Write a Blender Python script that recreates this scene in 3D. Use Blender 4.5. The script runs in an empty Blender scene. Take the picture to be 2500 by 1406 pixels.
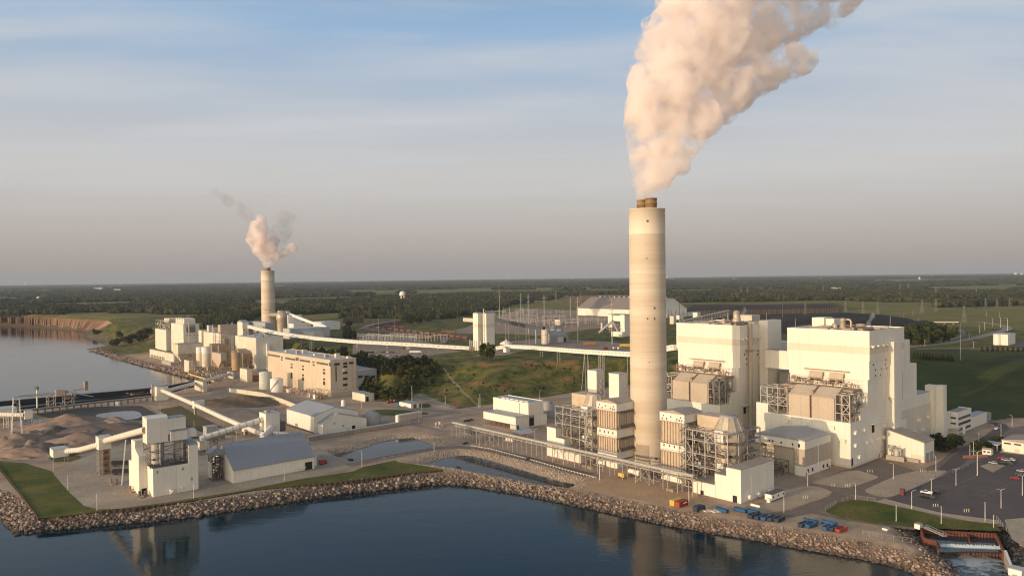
import bpy,math,random
import numpy as np
from mathutils import Vector,Matrix
random.seed(7);RNG=np.random.default_rng(11)
sc=bpy.context.scene
COL=sc.collection
R=math.radians
# ------------------------------------------------------------------ camera
FPX,HC=1870.0,118.0                     # focal length in photo pixels, height above plant grade
PITCH,ROLL=math.atan(25/FPX),R(-0.68)
cam_d=bpy.data.cameras.new('camera');cam=bpy.data.objects.new('camera',cam_d);COL.objects.link(cam)
cam_d.sensor_width=36;cam_d.lens=FPX/2500*36;cam_d.clip_start=1;cam_d.clip_end=90000
RM=Matrix.Rotation(R(90)-PITCH,3,'X') @ Matrix.Rotation(ROLL,3,'Z')
cam.matrix_world=Matrix.Translation((0,0,HC)) @ RM.to_4x4()
sc.camera=cam
RT=RM.transposed()
# ------------------------------------------------------------------ sun, sky, exposure
SUN_AZ,SUN_EL=R(217),R(8.8)             # direction towards the sun, from +X counter-clockwise
sun_d=bpy.data.lights.new('sun','SUN');sun=bpy.data.objects.new('sun',sun_d);COL.objects.link(sun)
sun_d.energy=3.1;sun_d.angle=R(0.5);sun_d.color=(1.0,0.725,0.48)
sd=Vector((math.cos(SUN_AZ)*math.cos(SUN_EL),math.sin(SUN_AZ)*math.cos(SUN_EL),math.sin(SUN_EL)))
sun.rotation_euler=sd.to_track_quat('Z','Y').to_euler()
sun.location=(-300,-200,400)
world=bpy.data.worlds.new('World');sc.world=world;world.use_nodes=True
def node(nt,typ,loc=None,**kw):
    n=nt.nodes.new(typ)
    for k,v in kw.items():
        if k.startswith('i_'):
            key=k[2:]
            n.inputs[int(key) if key.isdigit() else key.replace('_',' ')].default_value=v
        else:
            setattr(n,k,v)
    return n
def ramp(nt,fac,stops):
    n=nt.nodes.new('ShaderNodeValToRGB');e=n.color_ramp.elements
    while len(e) <len(stops):e.new(0.5)
    for q,(p,c) in zip(e,stops):
        q.position=p;q.color=(c[0],c[1],c[2],1) if len(c) ==3 else c
    nt.links.new(fac,n.inputs[0]);return n.outputs[0]
def mixc(nt,fac,a,b,bt='MIX'):
    n=nt.nodes.new('ShaderNodeMix');n.data_type='RGBA';n.blend_type=bt
    for sock,v in ((n.inputs[0],fac),(n.inputs[6],a),(n.inputs[7],b)):
        if isinstance(v,bpy.types.NodeSocket):nt.links.new(v,sock)
        elif isinstance(v,(int,float)):sock.default_value=v
        else:sock.default_value=(v[0],v[1],v[2],1)
    return n.outputs[2]
def mth(nt,op,a,b=0.0,clamp=False):
    n=nt.nodes.new('ShaderNodeMath');n.operation=op;n.use_clamp=clamp
    for sock,v in ((n.inputs[0],a),(n.inputs[1],b)):
        if isinstance(v,bpy.types.NodeSocket):nt.links.new(v,sock)
        else:sock.default_value=v
    return n.outputs[0]
def build_world():
    nt=world.node_tree;nt.nodes.clear()
    out=node(nt,'ShaderNodeOutputWorld');bg=node(nt,'ShaderNodeBackground')
    sky=node(nt,'ShaderNodeTexSky');sky.sky_type='NISHITA';sky.sun_disc=False
    sky.sun_elevation=SUN_EL;sky.sun_rotation=R(90)-SUN_AZ
    sky.altitude=200;sky.air_density=1.0;sky.dust_density=1.6;sky.ozone_density=2.5
    tc=node(nt,'ShaderNodeTexCoord')
    sep=node(nt,'ShaderNodeSeparateXYZ');nt.links.new(tc.outputs['Generated'],sep.inputs[0])
    # thin high cloud: noise on the direction projected to a high flat layer
    zz=mth(nt,'MAXIMUM',mth(nt,'ADD',sep.outputs[2],0.06),0.03)
    cx,cy=mth(nt,'DIVIDE',sep.outputs[0],zz),mth(nt,'DIVIDE',sep.outputs[1],zz)
    cmb=node(nt,'ShaderNodeCombineXYZ');nt.links.new(cx,cmb.inputs[0]);nt.links.new(cy,cmb.inputs[1])
    mp=node(nt,'ShaderNodeMapping');nt.links.new(cmb.outputs[0],mp.inputs[0])
    mp.inputs['Scale'].default_value=(0.55,1.7,1);mp.inputs['Rotation'].default_value=(0,0,R(-12))
    n1=node(nt,'ShaderNodeTexNoise',i_Scale=0.9,i_Detail=6.0,i_Roughness=0.5,i_Distortion=0.25)
    nt.links.new(mp.outputs[0],n1.inputs['Vector'])
    cl=ramp(nt,n1.outputs['Fac'],[(0.42,(0,0,0)),(0.68,(1,1,1))])
    # dust layer of the sky: dull mauve opposite the sun, brighter and warmer on the sun's own side
    up=ramp(nt,sep.outputs[2],[(0.0,(0.96,)*3),(1.0,(0.9,)*3)])
    hz=ramp(nt,sep.outputs[2],[(0.0,(0.230,0.200,0.185)),(0.06,(0.325,0.297,0.278)),(0.13,(0.385,0.375,0.365)),(0.20,(0.325,0.352,0.392)),(0.31,(0.195,0.300,0.435)),(0.5,(0.055,0.115,0.215)),(1.0,(0.04,0.08,0.15))])
    hz=mixc(nt,1.0,hz,(11.2,11.1,11.0),'MULTIPLY')
    ss=mth(nt,'ADD',mth(nt,'MULTIPLY',sep.outputs[0],math.cos(SUN_AZ)),mth(nt,'MULTIPLY',sep.outputs[1],math.sin(SUN_AZ)))
    glow=ramp(nt,ss,[(0.10,(0,0,0)),(0.55,(0.45,)*3),(1.0,(1,1,1))])
    glow=mixc(nt,1.0,glow,ramp(nt,sep.outputs[2],[(0.0,(1,1,1)),(0.35,(0.75,)*3),(0.8,(0.12,)*3)]),'MULTIPLY')
    hz=mixc(nt,glow,hz,mixc(nt,1.0,hz,(13.0,9.4,5.6),'MULTIPLY'))
    c=mixc(nt,up,sky.outputs[0],hz)
    cl=mixc(nt,1.0,cl,ramp(nt,sep.outputs[2],[(0.06,(0,0,0)),(0.16,(0.75,)*3),(0.34,(0.8,)*3)]),'MULTIPLY')
    c=mixc(nt,cl,c,(4.35,4.45,4.6))
    nt.links.new(c,bg.inputs[0]);bg.inputs[1].default_value=0.12
    nt.links.new(bg.outputs[0],out.inputs[0])
build_world()
sc.view_settings.view_transform='Standard';sc.view_settings.look='None'
sc.view_settings.exposure=0.26;sc.view_settings.gamma=1.0
sc.render.engine='CYCLES'
cy_=sc.cycles
cy_.use_denoising=True;cy_.max_bounces=22;cy_.diffuse_bounces=3;cy_.glossy_bounces=3
cy_.transmission_bounces=4;cy_.volume_bounces=20;cy_.transparent_max_bounces=12
cy_.denoising_prefilter='ACCURATE';cy_.filter_width=1.15
cy_.caustics_reflective=False;cy_.caustics_refractive=False
cy_.volume_step_rate=1.0;cy_.volume_max_steps=256;cy_.use_light_tree=False
# ------------------------------------------------------------------ photo pixel <-> place
PHI=R(41.3)                                 # the whole plant is laid out on one grid
EX=Vector((math.cos(PHI),math.sin(PHI),0))      # right and away
EY=Vector((-math.sin(PHI),math.cos(PHI),0))     # left and away
CAMP=Vector((0,0,HC))
def ray(px,py):
    return RM @ Vector((px-1250.0,703.0-py,-FPX))
def at(px,py,z=0.0):
    d=ray(px,py);t=(z-HC)/d.z
    return CAMP+d*t
def atY(px,py,Y):
    d=ray(px,py);return CAMP+d*(Y/d.y)
def proj(p):
    c=RT @ (Vector(p)-CAMP);s=FPX/-c.z
    return (1250+c.x*s,703-c.y*s)
def zcol(P,py):
    """height at which the upright line through P meets picture row py"""
    c=RT @ (Vector((P[0],P[1],0))-CAMP);k=RT @ Vector((0,0,1))
    q=(703-py)/FPX                       # c.y + z k.y = -q (c.z + z k.z)
    return -(c.y+q*c.z)/(k.y+q*k.z)
def along(P,d,px):
    """distance along d from P until picture column px"""
    c=RT @ (Vector(P)-CAMP);k=RT @ Vector(d);q=(px-1250)/FPX
    return -(c.x+q*c.z)/(k.x+q*k.z)
class Fr:
    """local frame of one building: origin its near bottom corner, x right and away, y left and away"""
    def __init__(s,C,phi=PHI):
        s.C=Vector(C);s.phi=phi
        s.ex=Vector((math.cos(phi),math.sin(phi),0));s.ey=Vector((-math.sin(phi),math.cos(phi),0))
    def loc(s,W):
        d=Vector(W)-s.C;return Vector((d.dot(s.ex),d.dot(s.ey),d.z))
    def W(s,x,y,z=0):return s.C+s.ex*x+s.ey*y+Vector((0,0,z))
    def L(s,px,py,x=0.0):                 # (y,z) on the upright plane local x = const
        d=ray(px,py);t=(s.W(x,0)-CAMP).dot(s.ex)/d.dot(s.ex);p=s.loc(CAMP+d*t);return p.y,p.z
    def Rr(s,px,py,y=0.0):                # (x,z) on the upright plane local y = const
        d=ray(px,py);t=(s.W(0,y)-CAMP).dot(s.ey)/d.dot(s.ey);p=s.loc(CAMP+d*t);return p.x,p.z
    def T(s,px,py,z=0.0):
        p=s.loc(at(px,py,s.C.z+z));return p.x,p.y
    def box(s,cx,cy,xl,xr,top):
        """x-length, y-length, height from the near corner's foot, the left and right columns and the top row"""
        b=along(s.C,s.ex,xr);a=along(s.C,s.ey,xl)
        return b,a,zcol(s.C,top)-s.C.z
def corner(cx,cy,xl,xr,top,z0=0.0):
    f=Fr(at(cx,cy,z0));b,a,h=f.box(cx,cy,xl,xr,top);return f,b,a,h
# ------------------------------------------------------------------ mesh building
class MB:
    def __init__(s):s.v=[];s.f=[];s.sm=[]
    def add(s,vs,fs,smooth=False):
        o=len(s.v);s.v += [tuple(p) for p in vs];s.f += [tuple(i+o for i in q) for q in fs];s.sm += [smooth]*len(fs);return s
    def box(s,x0,x1,y0,y1,z0,z1):
        v=[(x,y,z) for z in (z0,z1) for x,y in ((x0,y0),(x1,y0),(x1,y1),(x0,y1))]
        return s.add(v,[(3,2,1,0),(4,5,6,7),(0,1,5,4),(1,2,6,5),(2,3,7,6),(3,0,4,7)])
    def prism(s,poly,z0,z1):
        n=len(poly);v=[(x,y,z0) for x,y in poly]+[(x,y,z1) for x,y in poly]
        return s.add(v,[tuple(range(n-1,-1,-1)),tuple(range(n,2*n))]+[(i,(i+1) % n,n+(i+1) % n,n+i) for i in range(n)])
    def extx(s,prof,x0,x1):               # profile (y,z) swept along x
        n=len(prof);v=[(x0,y,z) for y,z in prof]+[(x1,y,z) for y,z in prof]
        return s.add(v,[tuple(range(n)),tuple(range(2*n-1,n-1,-1))]+[(i,n+i,n+(i+1) % n,(i+1) % n) for i in range(n)])
    def exty(s,prof,y0,y1):               # profile (x,z) swept along y
        n=len(prof);v=[(x,y0,z) for x,z in prof]+[(x,y1,z) for x,z in prof]
        return s.add(v,[tuple(range(n-1,-1,-1)),tuple(range(n,2*n))]+[(i,(i+1) % n,n+(i+1) % n,n+i) for i in range(n)])
    def cyl(s,p0,p1,r0,r1=None,n=12,caps=True,smooth=True):
        r1=r0 if r1 is None else r1
        p0,p1=Vector(p0),Vector(p1);d=(p1-p0).normalized()
        a=d.orthogonal().normalized();b=d.cross(a)
        ring=lambda p,r:[p+a*(r*math.cos(2*math.pi*i/n))+b*(r*math.sin(2*math.pi*i/n)) for i in range(n)]
        v=ring(p0,r0)+ring(p1,r1)
        s.add(v,[(i,(i+1) % n,n+(i+1) % n,n+i) for i in range(n)],smooth)
        if caps:s.add(v,[tuple(range(n-1,-1,-1)),tuple(range(n,2*n))])
        return s
    def beam(s,p0,p1,w,h=None):
        h=w if h is None else h
        p0,p1=Vector(p0),Vector(p1);d=(p1-p0)
        if d.length <1e-6:return s
        d.normalize();a=d.cross(Vector((0,0,1)))
        a=Vector((1,0,0)) if a.length <1e-3 else a.normalized();b=a.cross(d)
        v=[p+a*(i*w/2)+b*(j*h/2) for p in (p0,p1) for i,j in ((-1,-1),(1,-1),(1,1),(-1,1))]
        return s.add(v,[(3,2,1,0),(4,5,6,7),(0,1,5,4),(1,2,6,5),(2,3,7,6),(3,0,4,7)])
    def lathe(s,prof,n=24,c=(0,0),smooth=True,a0=0):
        m=len(prof);v=[]
        for r,z in prof:
            v += [(c[0]+r*math.cos(a0+2*math.pi*i/n),c[1]+r*math.sin(a0+2*math.pi*i/n),z) for i in range(n)]
        s.add(v,[(k*n+i,k*n+(i+1) % n,(k+1)*n+(i+1) % n,(k+1)*n+i) for k in range(m-1) for i in range(n)],smooth)
        if prof[0][0] >1e-6:s.add(v[:n],[tuple(range(n-1,-1,-1))])
        if prof[-1][0] >1e-6:s.add(v[-n:],[tuple(range(n))])
        return s
    def path(s,pts,r,n=10,rib=None):
        """a pipe along points, ribs every rib metres"""
        for a,b in zip(pts[:-1],pts[1:]):
            s.cyl(a,b,r,n=n)
            if rib:
                a,b=Vector(a),Vector(b);L=(b-a).length;d=(b-a)/L;k=rib/2
                while k <L:
                    s.cyl(a+d*k-d*(rib*.09),a+d*k+d*(rib*.09),r*1.07,n=n);k += rib
        return s
    def obj(s,name,m=None,parent=None):
        me=bpy.data.meshes.new(name);me.from_pydata(s.v,[],s.f)
        me.polygons.foreach_set('use_smooth',s.sm)
        if m:me.materials.append(m)
        me.validate();me.update()
        o=bpy.data.objects.new(name,me);COL.objects.link(o)
        if parent:o.parent=parent
        return o
def tag(o,label,cat,group=None,kind=None):
    if label:o['label']=label
    if cat:o['category']=cat
    if group:o['group']=group
    if kind:o['kind']=kind
    return o
def thing(name,label,cat,loc=(0,0,0),rz=0.0,group=None):
    o=bpy.data.objects.new(name,None);COL.objects.link(o)
    o.location=loc;o.rotation_euler=(0,0,rz);o.empty_display_size=1
    return tag(o,label,cat,group)
def bld(name,label,f,group=None,cat='building'):
    return thing(name,label,cat,f.C,f.phi,group)
KIDS={}
def dup(root,loc,rz=0.0,s=1.0,label=None,group=None,mats=None):
    """a copy of a thing with copies of its parts and sub-parts"""
    r=root.copy();COL.objects.link(r);r.location=loc;r.rotation_euler=(0,0,rz)
    r.scale=(s,s,s) if isinstance(s,(int,float)) else s
    if label:r['label']=label
    if group:r['group']=group
    if mats and r.type =='MESH' :pass
    if root.name not in KIDS:KIDS[root.name]=[(c,list(c.children)) for c in root.children]
    for c,gs in KIDS[root.name]:
        k=c.copy();COL.objects.link(k);k.parent=r
        if mats and c.name.split('.')[0] in mats:
            k.data=c.data.copy();k.data.materials[0]=mats[c.name.split('.')[0]]
        for g in gs:
            h=g.copy();COL.objects.link(h);h.parent=k
    return r
# ------------------------------------------------------------------ materials
MATS={}
def mat(name,c1,c2=None,scale=0.08,rough=0.75,streak=0.0,metal=0.0,bands=0.0,bump=0.0,fine=0.06,spec=0.3,dirt=None,seams=0.0):
    """painted / cast / earth surface: two-tone noise, vertical weather streaks, horizontal pour bands"""
    if name in MATS:return MATS[name]
    m=bpy.data.materials.new(name);m.use_nodes=True;nt=m.node_tree;nt.nodes.clear()
    out=node(nt,'ShaderNodeOutputMaterial');p=node(nt,'ShaderNodeBsdfPrincipled')
    nt.links.new(p.outputs[0],out.inputs[0])
    p.inputs['Roughness'].default_value=rough;p.inputs['Metallic'].default_value=metal
    p.inputs['Specular IOR Level'].default_value=spec
    g=node(nt,'ShaderNodeNewGeometry')
    n1=node(nt,'ShaderNodeTexNoise',i_Scale=scale,i_Detail=7.0,i_Roughness=0.6);nt.links.new(g.outputs['Position'],n1.inputs['Vector'])
    c2=c2 or tuple(x*0.82 for x in c1)
    c=ramp(nt,n1.outputs['Fac'],[(0.32,c1),(0.68,c2)])
    if fine:
        n2=node(nt,'ShaderNodeTexNoise',i_Scale=scale*14,i_Detail=4.0,i_Roughness=0.7);nt.links.new(g.outputs['Position'],n2.inputs['Vector'])
        f2=ramp(nt,n2.outputs['Fac'],[(0.3,(1-fine*2,)*3),(0.7,(1+fine*0.5,)*3)])
        c=mixc(nt,1.0,c,f2,'MULTIPLY')
    if streak:
        mp=node(nt,'ShaderNodeMapping');nt.links.new(g.outputs['Position'],mp.inputs[0]);mp.inputs['Scale'].default_value=(0.45,0.45,0.035)
        n3=node(nt,'ShaderNodeTexNoise',i_Scale=1.0,i_Detail=5.0,i_Roughness=0.65);nt.links.new(mp.outputs[0],n3.inputs['Vector'])
        k=ramp(nt,n3.outputs['Fac'],[(0.50,(0,0,0)),(0.75,(streak,)*3)])
        c=mixc(nt,k,c,dirt or tuple(x*0.45 for x in c1))
    if bands:
        mp=node(nt,'ShaderNodeMapping');nt.links.new(g.outputs['Position'],mp.inputs[0]);mp.inputs['Scale'].default_value=(0.004,0.004,0.11)
        n4=node(nt,'ShaderNodeTexNoise',i_Scale=1.0,i_Detail=6.0,i_Roughness=0.72);nt.links.new(mp.outputs[0],n4.inputs['Vector'])
        k=ramp(nt,n4.outputs['Fac'],[(0.35,(0,0,0)),(0.72,(bands,)*3)])
        c=mixc(nt,k,c,dirt or tuple(x*0.6 for x in c1))
    if seams:                                  # upright panel joints, alternate bays a hair different in tone
        sp=node(nt,'ShaderNodeSeparateXYZ');nt.links.new(g.outputs['Position'],sp.inputs[0])
        for ax in (EX,EY):
            u=mth(nt,'ADD',mth(nt,'MULTIPLY',sp.outputs[0],ax.x/seams),mth(nt,'MULTIPLY',sp.outputs[1],ax.y/seams))
            fr=mth(nt,'FRACT',u);k=mth(nt,'GREATER_THAN',fr,0.93)
            wn=node(nt,'ShaderNodeTexWhiteNoise',noise_dimensions='1D');nt.links.new(mth(nt,'FLOOR',u),wn.inputs['W'])
            c=mixc(nt,mth(nt,'MULTIPLY',k,0.16),c,tuple(x*0.5 for x in c1))
            c=mixc(nt,mth(nt,'MULTIPLY',wn.outputs[0],0.09),c,tuple(x*0.5 for x in c1))
    nt.links.new(c,p.inputs['Base Color'])
    if bump:
        b=node(nt,'ShaderNodeBump',i_Strength=bump,i_Distance=0.3)
        n5=node(nt,'ShaderNodeTexNoise',i_Scale=scale*10,i_Detail=6.0);nt.links.new(g.outputs['Position'],n5.inputs['Vector'])
        nt.links.new(n5.outputs['Fac'],b.inputs['Height']);nt.links.new(b.outputs[0],p.inputs['Normal'])
    MATS[name]=m;return m
M_WHITE=mat('white_siding',(0.80,0.745,0.635),(0.75,0.695,0.585),streak=0.16,seams=7.0,fine=0.025)
M_BAND=mat('beige_band_siding',(0.70,0.615,0.485),(0.66,0.575,0.45),streak=0.08,seams=7.0,fine=0.02)
M_OLD=mat('weathered_white_siding',(0.74,0.68,0.565),(0.66,0.59,0.47),scale=0.07,streak=0.35,dirt=(0.36,0.27,0.18))
M_WHITE2=mat('white_painted_steel',(0.79,0.755,0.68),(0.72,0.68,0.59),streak=0.14,fine=0.03)
M_CREAM=mat('weathered_cream_siding',(0.72,0.64,0.50),(0.60,0.52,0.39),scale=0.06,streak=0.55,dirt=(0.30,0.22,0.14))
M_BEIGE=mat('beige_duct_siding',(0.52,0.435,0.335),(0.47,0.39,0.30),streak=0.2,seams=6.0)
M_CONC=mat('chimney_concrete',(0.63,0.55,0.435),(0.595,0.515,0.40),scale=0.03,bands=0.75,streak=0.05,fine=0.02,dirt=(0.40,0.30,0.20))
M_CONC2=mat('chimney_white_band',(0.70,0.62,0.495),(0.67,0.59,0.465),scale=0.03,streak=0.06,fine=0.02)
M_RUST=mat('weathered_flue_steel',(0.30,0.20,0.10),(0.20,0.13,0.07),scale=0.5,streak=0.5,rough=0.6)
M_STEEL=mat('galvanised_steel',(0.42,0.40,0.37),(0.36,0.34,0.31),scale=0.6,rough=0.55,metal=0.3)
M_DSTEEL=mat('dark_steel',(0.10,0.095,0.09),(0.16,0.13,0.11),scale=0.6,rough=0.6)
M_BROWNSTEEL=mat('brown_weathered_steel',(0.26,0.19,0.13),(0.36,0.27,0.19),scale=0.5,rough=0.7)
M_LAG=mat('aluminium_lagging',(0.50,0.43,0.33),(0.42,0.35,0.26),scale=0.4,rough=0.45,metal=0.35,streak=0.25)
M_FIN=mat('lagged_fin_siding',(0.56,0.46,0.34),(0.46,0.36,0.26),scale=0.3,streak=0.3)
M_ROOFG=mat('grey_metal_roof',(0.36,0.36,0.36),(0.31,0.31,0.32),scale=0.05,rough=0.5,streak=0.1)
M_ROOFB=mat('blue_grey_metal_roof',(0.265,0.275,0.295),(0.295,0.30,0.312),scale=0.035,rough=0.45)
M_ROOFT=mat('tan_membrane_roof',(0.40,0.33,0.27),(0.32,0.26,0.21),scale=0.1)
M_ROOFW=mat('pale_membrane_roof',(0.55,0.54,0.53),(0.45,0.43,0.42),scale=0.1)
M_GLASS=mat('dark_window_glass',(0.035,0.04,0.045),(0.06,0.06,0.06),scale=0.5,rough=0.12,spec=0.6)
M_DARK=mat('dark_opening',(0.018,0.016,0.015),(0.03,0.028,0.026),rough=0.9)
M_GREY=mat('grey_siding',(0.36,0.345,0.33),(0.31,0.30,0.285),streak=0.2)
M_PIPE=mat('white_conveyor_tube',(0.80,0.75,0.66),(0.72,0.66,0.56),scale=0.3,streak=0.1)
M_BLACK=mat('black_rubber',(0.02,0.02,0.02),rough=0.8)
M_YELLOW=mat('yellow_paint',(0.72,0.48,0.10),rough=0.5)
M_RED=mat('red_paint',(0.36,0.055,0.035),rough=0.5)
M_BLUE=mat('blue_paint',(0.03,0.11,0.24),rough=0.5)
M_NAVY=mat('dark_blue_paint',(0.03,0.05,0.09),rough=0.5)
M_CONCRETE=mat('plain_concrete',(0.40,0.35,0.29),(0.33,0.28,0.23),scale=0.2,streak=0.2)
M_ORANGE=mat('orange_brown_paint',(0.42,0.20,0.06),(0.30,0.14,0.05),scale=0.5)
M_BELT=mat('dark_belt_cover',(0.055,0.063,0.08),(0.08,0.088,0.105),scale=.3)
M_BARK=mat('bark',(0.09,0.065,0.045),(0.06,0.045,0.03),scale=2.0)
# ------------------------------------------------------------------ terrain
ZW,ZP=-5.0,25.0                           # lake level, upper plateau
def P2(lst,z=0.0):return np.array([tuple(at(x,y,z))[:2] for x,y in lst])
toe_left=P2([(222,855),(277,873),(341,892),(400,907),(460,923),(506,930),(520,940),(440,957),(390,970),(230,989),(0,1013),(-150,1032)],ZW)
far_shore=P2([(0,790.7),(60,795),(128,800),(190,805),(224,807),(240,811),(228,817),(222,821),(238,828),(262,834),(272,842),(262,848),(240,848)],ZW)
toe_front=P2([(-330,1180),(-60,1225),(0,1250),(12,1274),(39,1299),(60,1303),(109,1293),(171,1290),(239,1284),(307,1277),(400,1269),(480,1260),(620,1238),(850,1204),(1000,1188),(1060,1182),(1090,1182),(1150,1186),(1250,1203),(1350,1222),(1500,1254),(1650,1286),(1700,1294),(1850,1319),(2000,1347),(2120,1367),(2200,1386),(2260,1412),(2330,1440),(2352,1425),(2330,1395),(2296,1350),(2248,1336),(2246,1290),(2285,1293),(2440,1303),(2475,1372),(2500,1440),(2620,1540)],ZW)
far_out=np.array([(-16000.,16000.),(-6500.,7200.)])
water_poly=np.vstack([far_out[:0],np.array([(-30000.,14000.),(-9000.,8600.)]),far_shore,toe_left,toe_front,np.array([(900.,60.),(900.,-900.),(-30000.,-900.)])])
pond_a=P2([(800,1112),(860,1100),(905,1088),(928,1079),(974,1070),(1012,1068),(1070,1091),(1010,1102),(905,1124),(830,1117)],-2.2)
pond_b=P2([(1026,1134),(1081,1119),(1126,1110),(1156,1113),(1200,1124),(1320,1160),(1366,1174),(1412,1183),(1386,1192),(1320,1184),(1200,1160),(1117,1144),(1060,1136)],-2.2)
pond_c=P2([(262,853),(285,852),(330,861),(326,867),(300,863),(275,858)],-2.2)
toe_hill=np.vstack([P2([(232,822),(262,836),(290,846),(330,851),(372,853)]),P2([(520,866),(700,880),(875,948),(905,980),(985,982),(1020,960),(1120,1000),(1165,992),(1230,982),(1330,970),(1440,952),(1560,938),(1760,940),(2000,950),(2300,1020),(2420,1030),(2470,1022),(2520,1020),(2700,1040),(4200,1300)])])
crest_hill=np.vstack([P2([(238,800),(275,795),(330,787),(378,788),(470,800),(640,822),(800,850),(868,878),(960,893),(1060,884),(1110,882),(1200,884),(1330,878),(1420,878),(1540,876),(1640,868),(1900,862),(2240,868),(2320,872),(2500,880),(2700,890),(4200,1010)],ZP)])
BIG=60000.
above_toe=np.vstack([far_shore[4:9],toe_hill,np.array([(BIG,400.),(BIG,BIG),(-BIG,BIG),(-30000.,14000.),(-9000.,8600.)]),far_shore[:5]])
above_crest=np.vstack([P2([(0,773),(60,774),(128,776),(200,780),(262,782)],ZP),crest_hill,np.array([(BIG,420.),(BIG,BIG),(-BIG,BIG),(-30000.,14200.),(-9000.,8900.)])])
def sdf(poly,X,Y):
    """signed distance to a polygon, positive inside"""
    d=np.full(X.shape,1e18);ins=np.zeros(X.shape,bool);n=len(poly)
    for i in range(n):
        ax,ay=poly[i];bx,by=poly[(i+1) % n]
        ex,ey=bx-ax,by-ay;L=ex*ex+ey*ey+1e-9
        t=np.clip(((X-ax)*ex+(Y-ay)*ey)/L,0,1)
        d=np.minimum(d,(X-ax-t*ex)**2+(Y-ay-t*ey)**2)
        c=((ay >Y) != (by >Y)) & (X <(bx-ax)*(Y-ay)/(by-ay+1e-12)+ax);ins ^= c
    d=np.sqrt(d);return np.where(ins,d,-d)
def vnoise(X,Y,s,seed=0):
    """smooth value noise, 0..1"""
    x,y=X/s,Y/s;xi,yi=np.floor(x).astype(np.int64),np.floor(y).astype(np.int64);fx,fy=x-xi,y-yi
    fx,fy=fx*fx*(3-2*fx),fy*fy*(3-2*fy)
    def h(a,b):
        q=(a*374761393+b*668265263+seed*1442695041) & 0x7fffffff
        q=((q ^ (q >> 13))*1274126177) & 0x7fffffff
        return ((q ^ (q >> 16)) & 0xffff)/65535.
    return (h(xi,yi)*(1-fx)+h(xi+1,yi)*fx)*(1-fy)+(h(xi,yi+1)*(1-fx)+h(xi+1,yi+1)*fx)*fy
def fbm(X,Y,s,o=4,seed=0):
    r=0;a=.5;t=0
    for k in range(o):r=r+a*vnoise(X,Y,s/2**k,seed+k);t += a;a *= .55
    return r/t
def ground_z(X,Y):
    X=np.asarray(X,float);Y=np.asarray(Y,float)
    dt,dk=sdf(above_toe,X,Y),sdf(above_crest,X,Y)
    t=np.clip(dt/(dt-dk+1e-6),0,1);t=np.where(dk >= 0,1.0,np.where(dt <= 0,0.0,t));t=t*t*(3-2*t)
    z=ZP*t
    slope=4*t*(1-t)
    z=z+slope*8.0*(fbm(X,Y,55,4,5)-.5)
    far=np.clip((np.hypot(X,Y)-1500)/6000,0,1);z=z+far*(fbm(X,Y,2600,3,9)-.35)*26
    for p in (pond_a,pond_b,pond_c):
        s=sdf(p,X,Y);z=np.minimum(z,np.maximum(-2.2-s*0.30,-6.0))
    w=-sdf(water_poly,X,Y)
    z=np.where(w <30,np.minimum(z,np.maximum(ZW+w*0.46,ZW-3)),z)
    return z
GRID={}
def gz(x,y):
    """terrain height, read from the terrain sheet itself"""
    xs,ys,Z=GRID['g']
    i=min(max(int(np.searchsorted(xs,x))-1,0),len(xs)-2);j=min(max(int(np.searchsorted(ys,y))-1,0),len(ys)-2)
    u=min(max((x-xs[i])/(xs[i+1]-xs[i]),0),1);v=min(max((y-ys[j])/(ys[j+1]-ys[j]),0),1)
    return float((Z[j,i]*(1-u)+Z[j,i+1]*u)*(1-v)+(Z[j+1,i]*(1-u)+Z[j+1,i+1]*u)*v)
def ong(px,py):
    """the point of the terrain seen at a picture point"""
    z=0.0
    d=ray(px,py)
    if d.z >= 0:return at(px,py+30,ZP)
    lo=None;t=150.0/d.y
    while t*d.y <60000:
        p=CAMP+d*t
        if p.z <= gz(p.x,p.y)+0.01:break
        t *= 1.012
    a,b=t/1.012,t
    for _ in range(14):
        m=(a+b)/2;p=CAMP+d*m
        if p.z <= gz(p.x,p.y):b=m
        else:a=m
    p=CAMP+d*b;return Vector((p.x,p.y,gz(p.x,p.y)))
def axis(lo,hi,step,end_lo,end_hi,g=1.09):
    a=list(np.arange(lo,hi+step/2,step));s=step;x=a[-1]
    while x <end_hi:s *= g;x += s;a.append(x)
    s=step;x=a[0];b=[]
    while x >end_lo:s *= g;x -= s;b.append(x)
    return np.array(b[::-1]+a)
# earth, grass, farmland: zones differ by what grows or lies there; the big field's green holds shade
field_px={                                  # fields beyond the plant (plateau level) with their crops
    'olive':[[(138,776),(150,764),(278,761),(284,776),(225,782)],[(690,772),(800,764),(1050,758),(1052,763),(860,775),(700,782)],[(1225,752),(1240,743),(1330,738),(1440,736),(1415,752),(1300,757)],
              [(2046,780),(2060,757),(2250,752),(2500,746),(2620,745),(2620,812),(2400,800),(2240,790)],[(2150,768),(2230,758),(2330,764),(2290,776)],
              [(450,752),(520,749),(640,746),(642,749),(520,754)],[(670,746),(760,741),(860,735),(870,738),(760,746)],[(880,745),(905,738),(935,742),(910,750)],[(1000,740),(1040,736),(1040,741),(1010,743)]],
    'tan':[[(1340,735),(1370,725),(1440,722),(1560,722),(1560,730),(1420,735)],[(1710,729),(1760,724),(1895,724),(1890,731),(1800,737),(1730,733)],[(2195,722),(2210,718),(2225,719),(2215,724)],[(2180,728),(2260,722),(2340,722),(2280,727)],[(780,728),(835,725),(840,729),(790,732)]],
    'pale':[[(2060,692),(2140,684),(2360,683),(2400,688),(2220,692)],[(1250,688),(1330,685),(1335,687),(1260,690)],[(2300,686),(2480,682),(2490,685)],[(560,712),(640,709),(600,714)]],
    'dark':[[(1640,772),(1690,744),(2050,742),(2050,775),(1900,790)],[(872,800),(905,789),(965,780),(1002,786),(962,797),(900,805)]]}
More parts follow.
